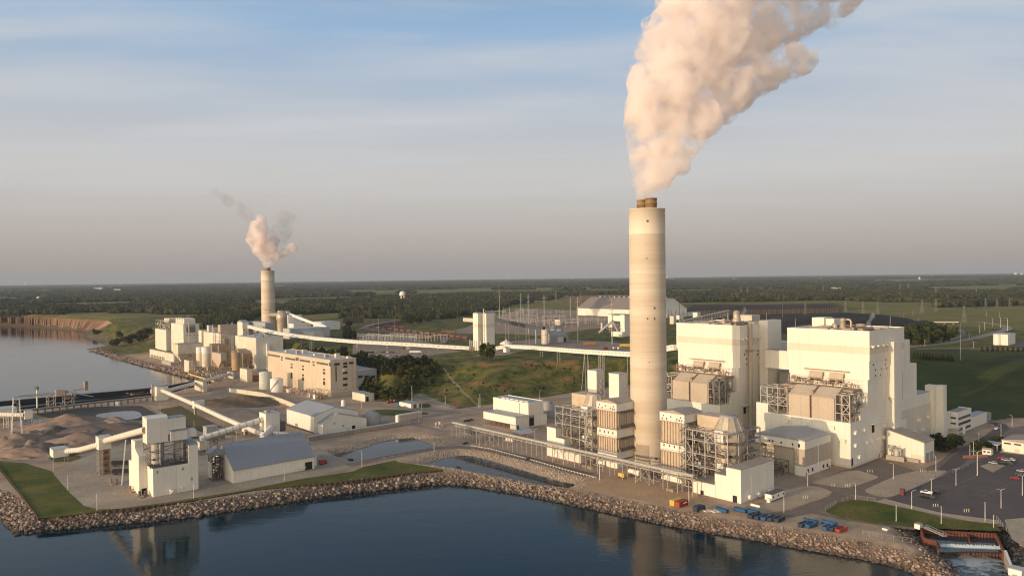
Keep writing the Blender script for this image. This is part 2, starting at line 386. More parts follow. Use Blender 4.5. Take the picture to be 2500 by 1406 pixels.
field_poly={k:[P2(q,ZP) for q in v] for k,v in field_px.items()}
big_field=P2([(2215,866),(2235,850),(2330,852),(2500,862),(2800,880)],ZP).tolist()+P2([(2800,1045),(2480,1020),(2425,1030),(2300,1020),(2200,1000)],0).tolist();big_field=np.array(big_field)
soil_spots=[(1160,936,34,7),(1236,940,26,6),(1285,941,18,5),(1340,886,34,7),(1290,884,22,6),(1110,985,24,11),(1180,886,26,6),(1400,882,30,8),(1215,888,30,5),(1080,875,26,3),(1225,897,14,4),(1380,925,25,5),(1075,962,14,6),(300,838,16,5),(360,830,24,8),(1660,893,20,5),(2470,1050,30,8)]
def build_ground():
    xs=axis(-420,560,4.5,-42000,42000,1.085);ys=axis(250,1130,4.5,-700,52000,1.05)
    X,Y=np.meshgrid(xs,ys);Z=ground_z(X,Y);GRID['g']=(xs,ys,Z)
    nx,ny=len(xs),len(ys)
    v=np.stack([X,Y,Z],-1).reshape(-1,3)
    i=np.arange(nx-1)[None,:]+np.arange(ny-1)[:,None]*nx
    f=np.stack([i,i+1,i+nx+1,i+nx],-1).reshape(-1,4)
    me=bpy.data.meshes.new('ground');me.vertices.add(len(v));me.vertices.foreach_set('co',v.ravel())
    me.loops.add(f.size);me.loops.foreach_set('vertex_index',f.ravel());me.polygons.add(len(f))
    me.polygons.foreach_set('loop_start',np.arange(0,f.size,4));me.polygons.foreach_set('loop_total',np.full(len(f),4))
    me.polygons.foreach_set('use_smooth',np.ones(len(f),bool))
    wob=(fbm(X,Y,40,3,3)-.5)*12
    plant=np.clip((1.6-Z)/1.2,0,1)*np.clip((900-np.hypot(X+60,Y-600))/60,0,1)
    plant=np.where((sdf(above_toe,X,Y)+wob*0.3) >2,0,plant)
    olive=np.zeros_like(X);tan=np.zeros_like(X);dark=np.zeros_like(X);pale=np.zeros_like(X)
    for arr,key in ((olive,'olive'),(tan,'tan'),(dark,'dark'),(pale,'pale')):
        for q in field_poly[key]:
            s=sdf(q,X,Y);arr[:]=np.maximum(arr,np.clip(s/6+.5,0,1))
    Dd=np.hypot(X,Y);cw=np.where(Dd <4200,fbm(X,Y,420,3,77),fbm(X,Y,1500,3,77));olive=np.maximum(olive,np.clip((Dd-1900)/500,0,.85)*(cw <.41))
    crop=np.clip(sdf(big_field,X,Y)/8+.5,0,1)
    soil=tan.copy()
    for px,py,a,b in soil_spots:
        c=ong(px,py);e1=(ong(px+a,py)-c);e2=(ong(px,py-b)-c)
        A=np.array([[e1.x,e2.x],[e1.y,e2.y]]);
        if abs(np.linalg.det(A)) <1e-3:continue
        q=np.linalg.inv(A) @ np.stack([(X-c.x).ravel(),(Y-c.y).ravel()])
        r=np.hypot(q[0],q[1]).reshape(X.shape);soil=np.maximum(soil,np.clip((.85-r+(fbm(X,Y,9,3,2)-.5)*1.5)/.5,0,.85))
    shore=np.clip(1-(-sdf(water_poly,X,Y)-9)/3,0,1)*np.where(Z <1,1,0)
    for nm,chan in (('zone',(plant,olive,soil)),('zone_b',(dark,pale,shore)),('zone_c',(crop,crop,crop))):
        ca=me.color_attributes.new(nm,'FLOAT_COLOR','POINT')
        ca.data.foreach_set('color',np.stack([chan[0],chan[1],chan[2],np.ones_like(X)],-1).astype(np.float32).ravel())
    me.update();o=bpy.data.objects.new('ground',me);COL.objects.link(o);o['kind']='structure'
    m=bpy.data.materials.new('earth_and_grass');m.use_nodes=True;nt=m.node_tree;nt.nodes.clear();me.materials.append(m)
    out=node(nt,'ShaderNodeOutputMaterial');p=node(nt,'ShaderNodeBsdfPrincipled',i_Roughness=0.95);p.inputs['Specular IOR Level'].default_value=0.1
    nt.links.new(p.outputs[0],out.inputs[0]);g=node(nt,'ShaderNodeNewGeometry')
    def nz(s,d=6,r=.6):
        n=node(nt,'ShaderNodeTexNoise',i_Scale=s,i_Detail=float(d),i_Roughness=r);nt.links.new(g.outputs['Position'],n.inputs['Vector']);return n.outputs['Fac']
    a=node(nt,'ShaderNodeVertexColor',layer_name='zone');b=node(nt,'ShaderNodeVertexColor',layer_name='zone_b')
    sa=node(nt,'ShaderNodeSeparateColor');nt.links.new(a.outputs[0],sa.inputs[0]);sb=node(nt,'ShaderNodeSeparateColor');nt.links.new(b.outputs[0],sb.inputs[0])
    grass=ramp(nt,nz(.055,10,.75),[(0.36,(0.028,0.038,0.012)),(0.46,(0.08,0.088,0.023)),(0.56,(0.155,0.135,0.04)),(0.68,(0.25,0.16,0.07))])
    olive_c=ramp(nt,nz(.02,7,.65),[(0.35,(0.13,0.12,0.033)),(0.55,(0.20,0.17,0.048)),(0.7,(0.26,0.20,0.065))])
    soil_c=ramp(nt,nz(.25,8,.75),[(0.38,(0.10,0.085,0.03)),(0.5,(0.30,0.145,0.065)),(0.7,(0.37,0.20,0.10))])
    dirt=ramp(nt,nz(.035,10,.75),[(0.3,(0.24,0.165,0.115)),(0.5,(0.40,0.285,0.195)),(0.7,(0.50,0.38,0.27))])
    dark_c=ramp(nt,nz(.03,6),[(0.35,(0.035,0.025,0.02)),(0.7,(0.08,0.05,0.035))])
    pale_c=ramp(nt,nz(.004,6),[(0.35,(0.14,0.15,0.075)),(0.7,(0.19,0.20,0.10))])
    shore_c=ramp(nt,nz(.4,6),[(0.35,(0.12,0.095,0.07)),(0.7,(0.25,0.19,0.14))])
    vc=node(nt,'ShaderNodeVertexColor',layer_name='zone_c');sv=node(nt,'ShaderNodeSeparateColor');nt.links.new(vc.outputs[0],sv.inputs[0]);shaded_field_c=ramp(nt,nz(.02,8,.7),[(0.35,(0.034,0.046,0.013)),(0.6,(0.062,0.072,0.02)),(0.75,(0.10,0.09,0.028))])  # big field: green darkened to carry the boiler houses' shadow in its colour
    c=mixc(nt,sa.outputs[1],grass,olive_c);c=mixc(nt,sv.outputs[0],c,shaded_field_c);c=mixc(nt,sb.outputs[0],c,dark_c);c=mixc(nt,sb.outputs[1],c,pale_c)
    c=mixc(nt,sa.outputs[0],c,dirt);c=mixc(nt,sa.outputs[2],c,soil_c);c=mixc(nt,sb.outputs[2],c,shore_c)
    nt.links.new(c,p.inputs['Base Color'])
    bp=node(nt,'ShaderNodeBump',i_Strength=0.6,i_Distance=0.6);nt.links.new(nz(.6,6,.7),bp.inputs['Height']);nt.links.new(bp.outputs[0],p.inputs['Normal'])
build_ground()
# ------------------------------------------------------------------ water
def water_mat(name,deep,rip=1.0,foam=False):
    m=bpy.data.materials.new(name);m.use_nodes=True;nt=m.node_tree;nt.nodes.clear()
    out=node(nt,'ShaderNodeOutputMaterial');p=node(nt,'ShaderNodeBsdfPrincipled',i_Roughness=0.06,i_IOR=1.22)
    p.inputs['Base Color'].default_value=(*deep,1);p.inputs['Specular IOR Level'].default_value=0.5
    nt.links.new(p.outputs[0],out.inputs[0]);g=node(nt,'ShaderNodeNewGeometry')
    mp=node(nt,'ShaderNodeMapping');nt.links.new(g.outputs['Position'],mp.inputs[0]);mp.inputs['Rotation'].default_value=(0,0,R(20));mp.inputs['Scale'].default_value=(0.55,1.0,1)
    n1=node(nt,'ShaderNodeTexNoise',i_Scale=0.09,i_Detail=5.0,i_Roughness=0.55);n2=node(nt,'ShaderNodeTexNoise',i_Scale=0.55,i_Detail=4.0,i_Roughness=0.6)
    nt.links.new(mp.outputs[0],n1.inputs['Vector']);nt.links.new(mp.outputs[0],n2.inputs['Vector'])
    n3=node(nt,'ShaderNodeTexNoise',i_Scale=0.012,i_Detail=4.0);nt.links.new(mp.outputs[0],n3.inputs['Vector'])
    gust=ramp(nt,n3.outputs['Fac'],[(0.35,(0.25,)*3),(0.65,(1,)*3)])
    h=mth(nt,'ADD',mth(nt,'MULTIPLY',n1.outputs['Fac'],1.1),mth(nt,'MULTIPLY',mth(nt,'MULTIPLY',n2.outputs['Fac'],0.55),gust))
    b=node(nt,'ShaderNodeBump',i_Strength=0.16*rip,i_Distance=1.0);nt.links.new(h,b.inputs['Height']);nt.links.new(b.outputs[0],p.inputs['Normal'])
    if foam:
        n4=node(nt,'ShaderNodeTexNoise',i_Scale=0.16,i_Detail=9.0,i_Roughness=0.68,i_Distortion=1.2);nt.links.new(g.outputs['Position'],n4.inputs['Vector'])
        fc=at(*foam,ZW);vs=node(nt,'ShaderNodeVectorMath',operation='DISTANCE');nt.links.new(g.outputs['Position'],vs.inputs[0]);vs.inputs[1].default_value=fc
        fall=mth(nt,'SUBTRACT',1.0,mth(nt,'DIVIDE',vs.outputs['Value'],34.0),clamp=True)
        k=ramp(nt,mth(nt,'ADD',n4.outputs['Fac'],mth(nt,'MULTIPLY',fall,0.55)),[(0.76,(0,0,0)),(0.98,(0.75,)*3)])
        c=mixc(nt,k,deep,(0.62,0.66,0.66));nt.links.new(c,p.inputs['Base Color'])
        nt.links.new(mth(nt,'ADD',mth(nt,'MULTIPLY',k,0.7),0.06),p.inputs['Roughness'])
    return m
w=MB().prism([(-30000,-900),(1400,-900),(1400,700),(200,1200),(-100,2600),(-200,3400),(-9000,9600),(-30000,15000)],ZW-6,ZW).obj('lake_water',water_mat('lake_water',(0.000,0.018,0.026),0.7,(2370,1368)));w['kind']='structure'
MW2=water_mat('pond_water',(0.022,0.026,0.026),0.35)
for q in (pond_a,pond_b,pond_c):
    c=q.mean(0);o=MB().prism([tuple(c+(p-c)*1.07) for p in q][::-1] if False else [tuple(c+(p-c)*1.07) for p in q],-3.0,-2.2).obj('pond_water',MW2);o['kind']='structure'
# ------------------------------------------------------------------ laid surfaces (sheets above the graded ground)
M_LAWN=mat('mown_lawn',(0.06,0.088,0.018),(0.19,0.16,0.045),scale=0.045,rough=0.95,fine=0.22,spec=0.1)
M_LAWND=mat('rough_lawn',(0.05,0.065,0.018),(0.12,0.105,0.03),scale=0.08,rough=0.95,fine=0.22,spec=0.1)
M_PAD=mat('pale_concrete_paving',(0.52,0.41,0.295),(0.40,0.305,0.215),scale=0.06,rough=0.9,fine=0.16)
M_YARD=mat('yard_concrete',(0.46,0.37,0.28),(0.31,0.245,0.18),scale=0.04,rough=0.9,fine=0.16)
M_ASPH=mat('worn_asphalt',(0.19,0.145,0.115),(0.25,0.19,0.15),scale=0.06,rough=0.9,fine=0.2)
M_PARK=mat('parking_asphalt',(0.095,0.08,0.075),(0.13,0.105,0.095),scale=0.04,rough=0.9,fine=0.10)
M_ROAD=mat('pale_road',(0.31,0.25,0.20),(0.25,0.20,0.16),scale=0.05,rough=0.9)
M_GRAVEL=mat('grey_gravel',(0.36,0.275,0.20),(0.25,0.19,0.14),scale=0.12,rough=0.95,fine=0.15)
M_LINE=mat('worn_paint_line',(0.30,0.27,0.24),(0.20,0.18,0.16),scale=0.3)
def sheet(name,pts,z,m,th=0.02,base=0.0,smooth=0):
    q=[tuple(at(x,y,base))[:2] for x,y in pts]
    if smooth:
        for _ in range(smooth):
            q=[tuple(np.array(q[i])*(1-t)+np.array(q[(i+1) % len(q)])*t) for i in range(len(q)) for t in (.25,.75)]
    a=sum(q[i][0]*q[(i+1) % len(q)][1]-q[(i+1) % len(q)][0]*q[i][1] for i in range(len(q)))
    if a <0:q=q[::-1]
    o=MB().prism(q,base+z-th,base+z).obj(name,m);o['kind']='structure';return o
def strip(name,pts,w,z,m,base=0.0,ground=False):
    """a road of width w along picture points on the plant grade, or laid on the terrain"""
    P=[ong(*p) if ground else at(p[0],p[1],base) for p in pts]
    Q=[P[0]]
    for a,b in zip(P[:-1],P[1:]):
        n=max(1,int((b-a).length/6)) if ground else max(1,int((b-a).length/30))
        Q += [a+(b-a)*(k/n) for k in range(1,n+1)]
    for _ in range(2):Q=[Q[0]]+[(Q[i-1]+Q[i]*2+Q[i+1])/4 for i in range(1,len(Q)-1)]+[Q[-1]]
    v=[];f=[]
    for i,p in enumerate(Q):
        d=(Q[min(i+1,len(Q)-1)]-Q[max(i-1,0)]);d.z=0;d.normalize();n=Vector((-d.y,d.x,0))
        for s in (-1,0,1):
            q=p+n*(w/2*s);q.z=(gz(q.x,q.y) if ground else base)+z;v.append(tuple(q))
        if i:
            k=3*i;f += [(k-3,k-2,k+1,k),(k-2,k-1,k+2,k+1)]
    o=MB().add(v,f).obj(name,m);o['kind']='structure';return o
sheet('yard_pavement',[(201,1117),(300,1083),(480,1060),(760,1083),(838,1122),(1000,1104),(1110,1081),(1135,1087),(980,1117),(850,1142),(744,1166),(575,1199),(400,1227),(290,1241),(239,1243),(205,1234),(171,1203),(145,1174),(133,1160),(135,1152)],0.05,M_YARD)
sheet('lawn',[(-80,1118),(60,1130),(127,1150),(133,1160),(145,1174),(171,1203),(205,1234),(239,1243),(290,1241),(260,1247),(130,1262),(95,1264),(0,1150),(-60,1140)],0.06,M_LAWN)
sheet('lawn',[(290,1241),(400,1227),(575,1200),(744,1167),(860,1151),(885,1140),(964,1123),(974,1128),(1010,1133),(1082,1146),(1080,1150),(1000,1156),(860,1174),(620,1197),(460,1224),(330,1241)],0.07,M_LAWN)
sheet('lawn',[(118,1118),(150,1112),(195,1112),(200,1117),(170,1127),(130,1127)],0.06,M_LAWN)
sheet('lawn',[(888,1006),(930,998),(1010,1002),(1050,1008),(1040,1013),(960,1014),(905,1012)],0.06,M_LAWN,smooth=1)
sheet('lawn',[(1022,985),(1045,984),(1056,992),(1040,996),(1020,993)],0.06,M_LAWN,smooth=1)
sheet('asphalt_pavement',[(1960,1186),(2050,1150),(2082,1143),(2145,1119),(2240,1150),(2292,1128),(2330,1095),(2400,1072),(2470,1046),(2500,1038),(2620,1060),(2660,1290),(2500,1290),(2440,1285),(2300,1270),(2226,1246),(2040,1250),(2000,1248),(1930,1262),(1880,1268),(1840,1256),(1930,1244),(2030,1208)],0.04,M_ASPH)
sheet('parking_pavement',[(2150,1224),(2180,1212),(2305,1161),(2400,1118),(2440,1098),(2500,1104),(2700,1120),(2700,1310),(2440,1279),(2300,1254),(2226,1236)],0.07,M_PARK)
sheet('concrete_pad',[(1990,1172),(2081,1143.5),(2144,1162),(2143,1167),(2079,1189.5),(2052,1189.5),(2015,1184),(1980,1178)],0.08,M_PAD,smooth=1)
sheet('concrete_pad',[(1958,1186),(1998,1187),(2031,1199),(2028,1206),(1932,1241),(1886,1246),(1844,1241),(1868,1226)],0.08,M_PAD,smooth=1)
sheet('concrete_pad',[(2107,1197),(2127,1188),(2208,1151),(2310,1146),(2310,1155),(2208,1200.5),(2171,1214),(2134,1210)],0.08,M_PAD,smooth=1)
sheet('concrete_pad',[(2392,1137),(2415,1131),(2455,1136),(2424,1153)],0.10,M_PAD)
sheet('concrete_path',[(2135,1224),(2160,1217),(2230,1235),(2300,1252),(2440,1270),(2440,1279),(2380,1274),(2226,1243)],0.09,M_PAD)
sheet('lawn',[(2014,1246),(2046,1226),(2081,1219),(2133,1224),(2226,1243),(2305,1265),(2431,1279),(2446,1296),(2284,1290),(2230,1287),(2133,1278),(2053,1263),(2020,1251)],0.11,M_LAWN)
sheet('concrete_pavement',[(2452,1268),(2520,1262),(2640,1300),(2640,1500),(2560,1420),(2500,1335),(2470,1315)],0.10,M_PAD)
strip('road',[(1985,1250),(2060,1266),(2140,1280),(2235,1290)],5,0.10,M_ASPH)
sheet('concrete_pavement',[(2446,1072),(2520,1074),(2520,1112),(2440,1104)],0.09,M_PAD)
sheet('apron_pavement',[(1460,1166),(1560,1176),(1700,1205),(1720,1232),(1850,1258),(1840,1268),(1650,1238),(1500,1208),(1400,1190),(1415,1186)],0.03,mat('tan_gravel',(0.56,0.36,0.20),(0.43,0.27,0.15),scale=0.04,rough=0.95,fine=0.15))
strip('road',[(850,1136),(985,1108),(1062,1092),(1128,1082),(1180,1092),(1290,1118),(1380,1144),(1440,1160)],9,0.06,M_ASPH)
strip('road',[(1095,1055),(1075,1049),(1010,1040),(975,1028),(985,1018),(1100,1010),(1200,998),(1330,980),(1470,958)],7,0.05,M_ROAD)
strip('road',[(880,988),(960,992),(1060,1004),(1120,1006)],7,0.07,M_ROAD)
strip('road',[(1012,965),(1060,982),(1130,1003),(1185,1000)],7,0.06,M_ROAD)
strip('road',[(2300,1158),(2330,1122),(2380,1086),(2440,1056),(2465,1042),(2450,1032),(2420,1031)],9,0.056,M_PARK)
strip('road',[(350,992),(400,1025),(440,1050)],8,0.05,M_ROAD)
strip('road',[(0,1030),(200,1003),(345,985),(420,978)],6,0.05,M_ROAD)
strip('road',[(0,1124),(90,1132),(150,1136),(250,1106),(330,1085)],10,0.04,M_GRAVEL)
strip('gully',[(1084,898),(1089,908),(1101,921),(1106,931),(1121,944),(1128,957),(1146,968),(1152,977),(1170,990)],2.6,0.12,mat('gully_earth',(0.34,0.25,0.17),(0.13,0.105,0.06),scale=.25,rough=.95),ground=True)
sheet('gravel_yard',[(862,838),(900,812),(1000,822),(1090,850),(1130,858),(1060,866),(1000,880),(900,880),(860,868)],0.15,M_GRAVEL,base=ZP)
sheet('gravel_yard',[(1100,815),(1160,790),(1280,752),(1460,762),(1540,775),(1560,800),(1440,803),(1330,820),(1240,815)],0.15,mat('brown_gravel',(0.38,0.26,0.17),(0.26,0.18,0.125),scale=0.05,rough=0.95),base=ZP)
sheet('paved_yard',[(1150,870),(1200,858),(1230,835),(1330,826),(1480,834),(1545,842),(1545,862),(1400,858),(1300,852),(1230,868)],0.2,M_GRAVEL,base=ZP)
sheet('rail_bed',[(880,803),(900,796),(1000,806),(1150,826),(1150,832),(1000,822)],0.22,mat('rail_ballast',(0.24,0.15,0.10),(0.17,0.11,0.08),scale=0.1,rough=0.95),base=ZP)
strip('road',[(880,803),(905,792),(960,783),(1010,776),(1030,770)],12,0.2,M_ROAD,base=ZP)
strip('road',[(1080,838),(1100,810),(1160,795),(1300,780)],9,0.25,M_ROAD,base=ZP)
strip('road',[(1240,815),(1330,795),(1440,790),(1500,808),(1545,822)],9,0.28,M_ROAD,base=ZP)
strip('road',[(2060,858),(2200,848),(2290,842),(2380,826),(2450,808),(2470,800),(2440,792),(2380,786)],14,0.3,M_ROAD,base=ZP)
strip('road',[(2236,852),(2330,850),(2500,852),(2700,860)],8,0.25,M_ROAD,base=ZP)
strip('road',[(2150,780),(2230,788),(2310,793),(2350,806),(2350,822),(2290,836)],8,0.2,M_ASPH,base=ZP)
sheet('paved_yard',[(2470,838),(2520,825),(2620,830),(2620,850),(2480,850)],0.35,M_PARK,base=ZP)
# parking bay lines
mb=MB()
for a,b,n in (((2330,1184),(2460,1128),22),((2395,1212),(2540,1148),24),((2215,1218),(2290,1186),10)):
    A,B=at(*a),at(*b);d=(B-A).normalized();nn=Vector((-d.y,d.x,0));L=(B-A).length
    for k in range(n+1):
        p=A+d*(L*k/n);q=p-nn*5.2;r=p+nn*5.2
        mb.add([q-d*.09+Vector((0,0,.085)),q+d*.09+Vector((0,0,.085)),r+d*.09+Vector((0,0,.085)),r-d*.09+Vector((0,0,.085))],[(0,1,2,3)])
    mb.add([A-nn*.1+Vector((0,0,.088)),B-nn*.1+Vector((0,0,.088)),B+nn*.1+Vector((0,0,.088)),A+nn*.1+Vector((0,0,.088))],[(0,1,2,3)])
mb.obj('parking_lines',M_LINE)['kind']='structure'
# ------------------------------------------------------------------ riprap
def rock_proto(n):
    import bmesh
    out=[]
    for k in range(n):
        bm=bmesh.new();bmesh.ops.create_icosphere(bm,subdivisions=1,radius=1.0)
        s=Vector((random.uniform(.8,1.35),random.uniform(.7,1.1),random.uniform(.55,.9)))
        for v in bm.verts:
            v.co=Vector((v.co.x*s.x,v.co.y*s.y,v.co.z*s.z))*random.uniform(.78,1.22)
        vs=np.array([tuple(v.co) for v in bm.verts]);fs=np.array([[v.index for v in f.verts] for f in bm.faces]);out.append((vs,fs));bm.free()
    return out
ROCKS=rock_proto(7)
def rock_field(name,centres,sizes,m,label,cat='rock'):
    V=[];F=[];o=0;C=[]
    for (x,y,z),s in zip(centres,sizes):
        vs,fs=ROCKS[random.randrange(7)]
        q=Matrix.Rotation(random.uniform(0,6.28),3,'Z') @ Matrix.Rotation(random.uniform(-.7,.7),3,'X')
        V.append(vs @ np.array(q).T*s+np.array((x,y,z)));F.append(fs+o);o += len(vs);C += [random.random()]*len(fs)
    V=np.vstack(V);F=np.vstack(F)
    me=bpy.data.meshes.new(name);me.vertices.add(len(V));me.vertices.foreach_set('co',V.ravel());me.loops.add(F.size);me.loops.foreach_set('vertex_index',F.ravel())
    me.polygons.add(len(F));me.polygons.foreach_set('loop_start',np.arange(0,F.size,3));me.polygons.foreach_set('loop_total',np.full(len(F),3))
    a=me.attributes.new('tone','FLOAT','FACE');a.data.foreach_set('value',np.array(C,np.float32))
    me.materials.append(m);me.update();ob=bpy.data.objects.new(name,me);COL.objects.link(ob)
    return tag(ob,label,cat,kind='stuff')
def stone_mat(name,stops):
    m=bpy.data.materials.new(name);m.use_nodes=True;nt=m.node_tree;p=nt.nodes['Principled BSDF'];p.inputs['Roughness'].default_value=0.85
    a=node(nt,'ShaderNodeAttribute',attribute_name='tone');g=node(nt,'ShaderNodeNewGeometry')
    n=node(nt,'ShaderNodeTexNoise',i_Scale=0.9,i_Detail=5.0);nt.links.new(g.outputs['Position'],n.inputs['Vector'])
    c=ramp(nt,a.outputs['Fac'],stops);c=mixc(nt,1.0,c,ramp(nt,n.outputs['Fac'],[(0.3,(0.7,)*3),(0.7,(1.1,)*3)]),'MULTIPLY')
    sp=node(nt,'ShaderNodeSeparateXYZ');nt.links.new(g.outputs['Position'],sp.inputs[0]);wet=mth(nt,'SUBTRACT',-3.75,mth(nt,'SUBTRACT',sp.outputs[2],mth(nt,'MULTIPLY',n.outputs['Fac'],.8)),clamp=True)
    c=mixc(nt,mth(nt,'MULTIPLY',wet,.8),c,(.03,.026,.022));nt.links.new(c,p.inputs['Base Color']);return m
M_STONE=stone_mat('quarry_stone',[(0,(0.10,0.06,0.042)),(0.3,(0.22,0.135,0.09)),(0.6,(0.33,0.225,0.155)),(0.85,(0.42,0.32,0.24)),(1,(0.17,0.13,0.11))])
M_STONE2=stone_mat('weathered_stone',[(0,(0.05,0.043,0.04)),(0.3,(0.16,0.105,0.075)),(0.6,(0.26,0.175,0.125)),(0.85,(0.37,0.28,0.21)),(1,(0.48,0.40,0.32))])
def along_poly(P,step):
    out=[]
    for a,b in zip(P[:-1],P[1:]):
        L=np.hypot(*(b-a));n=max(1,int(L/step));d=(b-a)/L;nn=np.array((-d[1],d[0]))
        out += [(a+d*(L*(k+random.random())/n),nn) for k in range(n)]
    return out
def revet(name,P,width,dens,smin,smax,m,label,side=1):
    cs=[];ss=[]
    for p,nn in along_poly(P,1.0/dens):
        for _ in range(2):
            t=random.uniform(-0.06,1.0);q=p+nn*side*(t*width)+RNG.normal(0,.4,2);z=gz(*q)
            if z >0.25:continue
            s=(smin+(smax-smin)*random.random()**1.8)*(1.25-.75*max(t,0))*(1.5 if random.random() <.07 else 1);cs.append((q[0],q[1],z+s*.25));ss.append(s)
    return rock_field(name,cs,ss,m,label)
tf=toe_front
i_turn=20
revet('riprap',tf[1:16],11.0,4.8,0.45,1.25,M_STONE2,'dark mixed riprap boulders around the grassy point and silo yard')
revet('riprap',tf[15:22],10.5,5.2,0.42,1.1,M_STONE2,'mid sized riprap boulders below the lawn strip by the storage shed')
revet('riprap',tf[21:31],10.5,5.6,0.4,1.0,M_STONE,'warm tan riprap slope running along the lake below the big chimney')
revet('riprap',tf[30:38],10.5,5.6,0.4,1.0,M_STONE,'riprap tongue of tan stones curling beside the foaming outfall')
revet('riprap',toe_left[:6],10.0,2.0,0.9,1.7,M_STONE2,'brown riprap along the shore below the old power station')
def bank(P,width,dens,label,m=M_STONE,side=-1,smin=.35,smax=.65):
    P=np.vstack([P,P[:1]]);cs=[];ss=[]
    for p,nn in along_poly(P,1/dens):
        q=p+nn*side*random.uniform(-.5,width);z=gz(*q)
        if z >-0.05:continue
        cs.append((q[0],q[1],z));ss.append(random.uniform(smin,smax))
    return rock_field('riprap_bank',cs,ss,m,label)
M_STONE3=stone_mat('pale_stone',[(0,(0.27,0.20,0.15)),(0.5,(0.40,0.31,0.23)),(1,(0.48,0.39,0.30))])
def orient(P):return 1 if sum(P[i][0]*P[(i+1) % len(P)][1]-P[(i+1) % len(P)][0]*P[i][1] for i in range(len(P))) >0 else -1
bank(pond_a,10,7,'grey stone bank around the upper settling pond',M_STONE3,-orient(pond_a))
bank(pond_b,10,9,'pale tan stone bank around the lower settling pond',M_STONE3,-orient(pond_b))
# ------------------------------------------------------------------ eroding bluff at far left
def build_bluff():
    top=P2([(-120,770),(0,773),(60,774),(128,776),(200,780),(262,783),(275,789)],ZP);bot=P2([(-120,783),(0,790.7),(60,795),(128,800),(190,805),(224,807.5),(246,809)],ZW)
    v=[];f=[];NU,NVV=420,12
    def lerp(P,t):
        x=t*(len(P)-1);i=min(int(x),len(P)-2);return P[i]*(1-(x-i))+P[i+1]*(x-i)
    for i in range(NU+1):
        t=i/NU;a,b=lerp(bot,t),lerp(top,t)
        g=vnoise(np.array([t*34.]),np.array([0.]),1,4)[0]*.45+vnoise(np.array([t*90.]),np.array([7.]),1,5)[0]*.25+vnoise(np.array([t*210.]),np.array([3.]),1,6)[0]*.3
        for k in range(NVV+1):
            s=k/NVV;q=a+(b-a)*(s+(g-.5)*.30*math.sin(math.pi*s));v.append((q[0],q[1],ZW-.5+(ZP+1.0-ZW)*s**1.15))
    for i in range(NU):
        for k in range(NVV):
            j=i*(NVV+1)+k;f.append((j,j+NVV+1,j+NVV+2,j+1))
    o=MB().add(v,f).obj('bluff',mat('eroded_clay',(0.34,0.22,0.145),(0.25,0.16,0.105),scale=0.02,rough=0.95,fine=0.2));o['kind']='structure'
build_bluff()
# ------------------------------------------------------------------ shared pieces of plant
def truss(mb,xs,ys,zs,w=0.55,brace=(),sides='xy',floors=True):
    """an open steel frame: posts on the grid, ring beams at each level, braces on named faces"""
    for x in xs:
        for y in ys:
            if (x in (xs[0],xs[-1])) or (y in (ys[0],ys[-1])):mb.beam((x,y,zs[0]),(x,y,zs[-1]),w)
    for z in zs[1:]:
        for y in (ys if floors else (ys[0],ys[-1])):mb.beam((xs[0],y,z),(xs[-1],y,z),w*.8)
        for x in (xs if floors else (xs[0],xs[-1])):mb.beam((x,ys[0],z),(x,ys[-1],z),w*.8)
    for face,i,k in brace:                   # one bay of a face, both diagonals folded to a K
        z0,z1=zs[k],zs[k+1]
        if face =='L':x,a,b=xs[0],ys[i],ys[i+1];P=lambda y,z:(x,y,z)
        elif face =='R':x,a,b=ys[0],xs[i],xs[i+1];P=lambda q,z:(q,ys[0],z)
        elif face =='B':x,a,b=xs[-1],ys[i],ys[i+1];P=lambda y,z:(x,y,z)
        else:x,a,b=ys[-1],xs[i],xs[i+1];P=lambda q,z:(q,ys[-1],z)
        mb.beam(P(a,z0),P(b,z1),w*.6)
        if k % 2:mb.beam(P(b,z0),P(a,z1),w*.6)
    return mb
def clutter(mb,x0,x1,y0,y1,z0,z1,n,seed=1,r=(.2,.7)):
    g=random.Random(seed)
    for _ in range(n):
        p=Vector((g.uniform(x0,x1),g.uniform(y0,y1),g.uniform(z0,z1)));k=g.random()
        if k <.30:mb.cyl(p,(p.x,p.y,max(z0,p.z-g.uniform(2,9))),g.uniform(*r),n=6)
        elif k <.55:mb.cyl(p,(min(x1,p.x+g.uniform(2,9)),p.y,p.z),g.uniform(*r)*.7,n=6)
        elif k <.75:mb.cyl(p,(p.x,min(y1,p.y+g.uniform(2,9)),p.z),g.uniform(*r)*.7,n=6)
        else:
            s=g.uniform(.6,1.8);mb.box(p.x,p.x+s,p.y,p.y+s*g.uniform(.7,1.6),p.z,p.z+s*g.uniform(.6,1.5))
    return mb
def stairs(mb,x0,x1,y0,y1,z0,z1,step=3.4,w=.22):
    """switchback stair tower"""
    for x in (x0,x1):
        for y in (y0,y1):mb.beam((x,y,z0),(x,y,z1),w*1.4)
    z=z0;s=0
    while z <z1-step*.5:
        a,b=((y0,y1),(y1,y0))[s];mb.beam((x0+.5,a,z),(x0+.5,b,z+step),.9,.25);mb.beam((x0,a,z+1),(x0,b,z+step+1),w*.6)
        mb.box(x0,x1,b-.6,b+.6,z+step-.1,z+step+.1);mb.beam((x0,y0,z+step),(x0,y1,z+step),w);mb.beam((x1,y0,z+step),(x1,y1,z+step),w);z += step;s=1-s
    return mb
def slab(name,m,par,*a):return MB().box(*a).obj(name,m,par)
def on_left(f,par,name,m,a,b,x=0.0,d=.12):
    """a flat thing on a sunlit (left) wall between two picture points"""
    (y0,z1),(y1,z0)=f.L(*a,x=x),f.L(*b,x=x);return MB().box(x-d,x+.02,min(y0,y1),max(y0,y1),min(z0,z1),max(z0,z1)).obj(name,m,par)
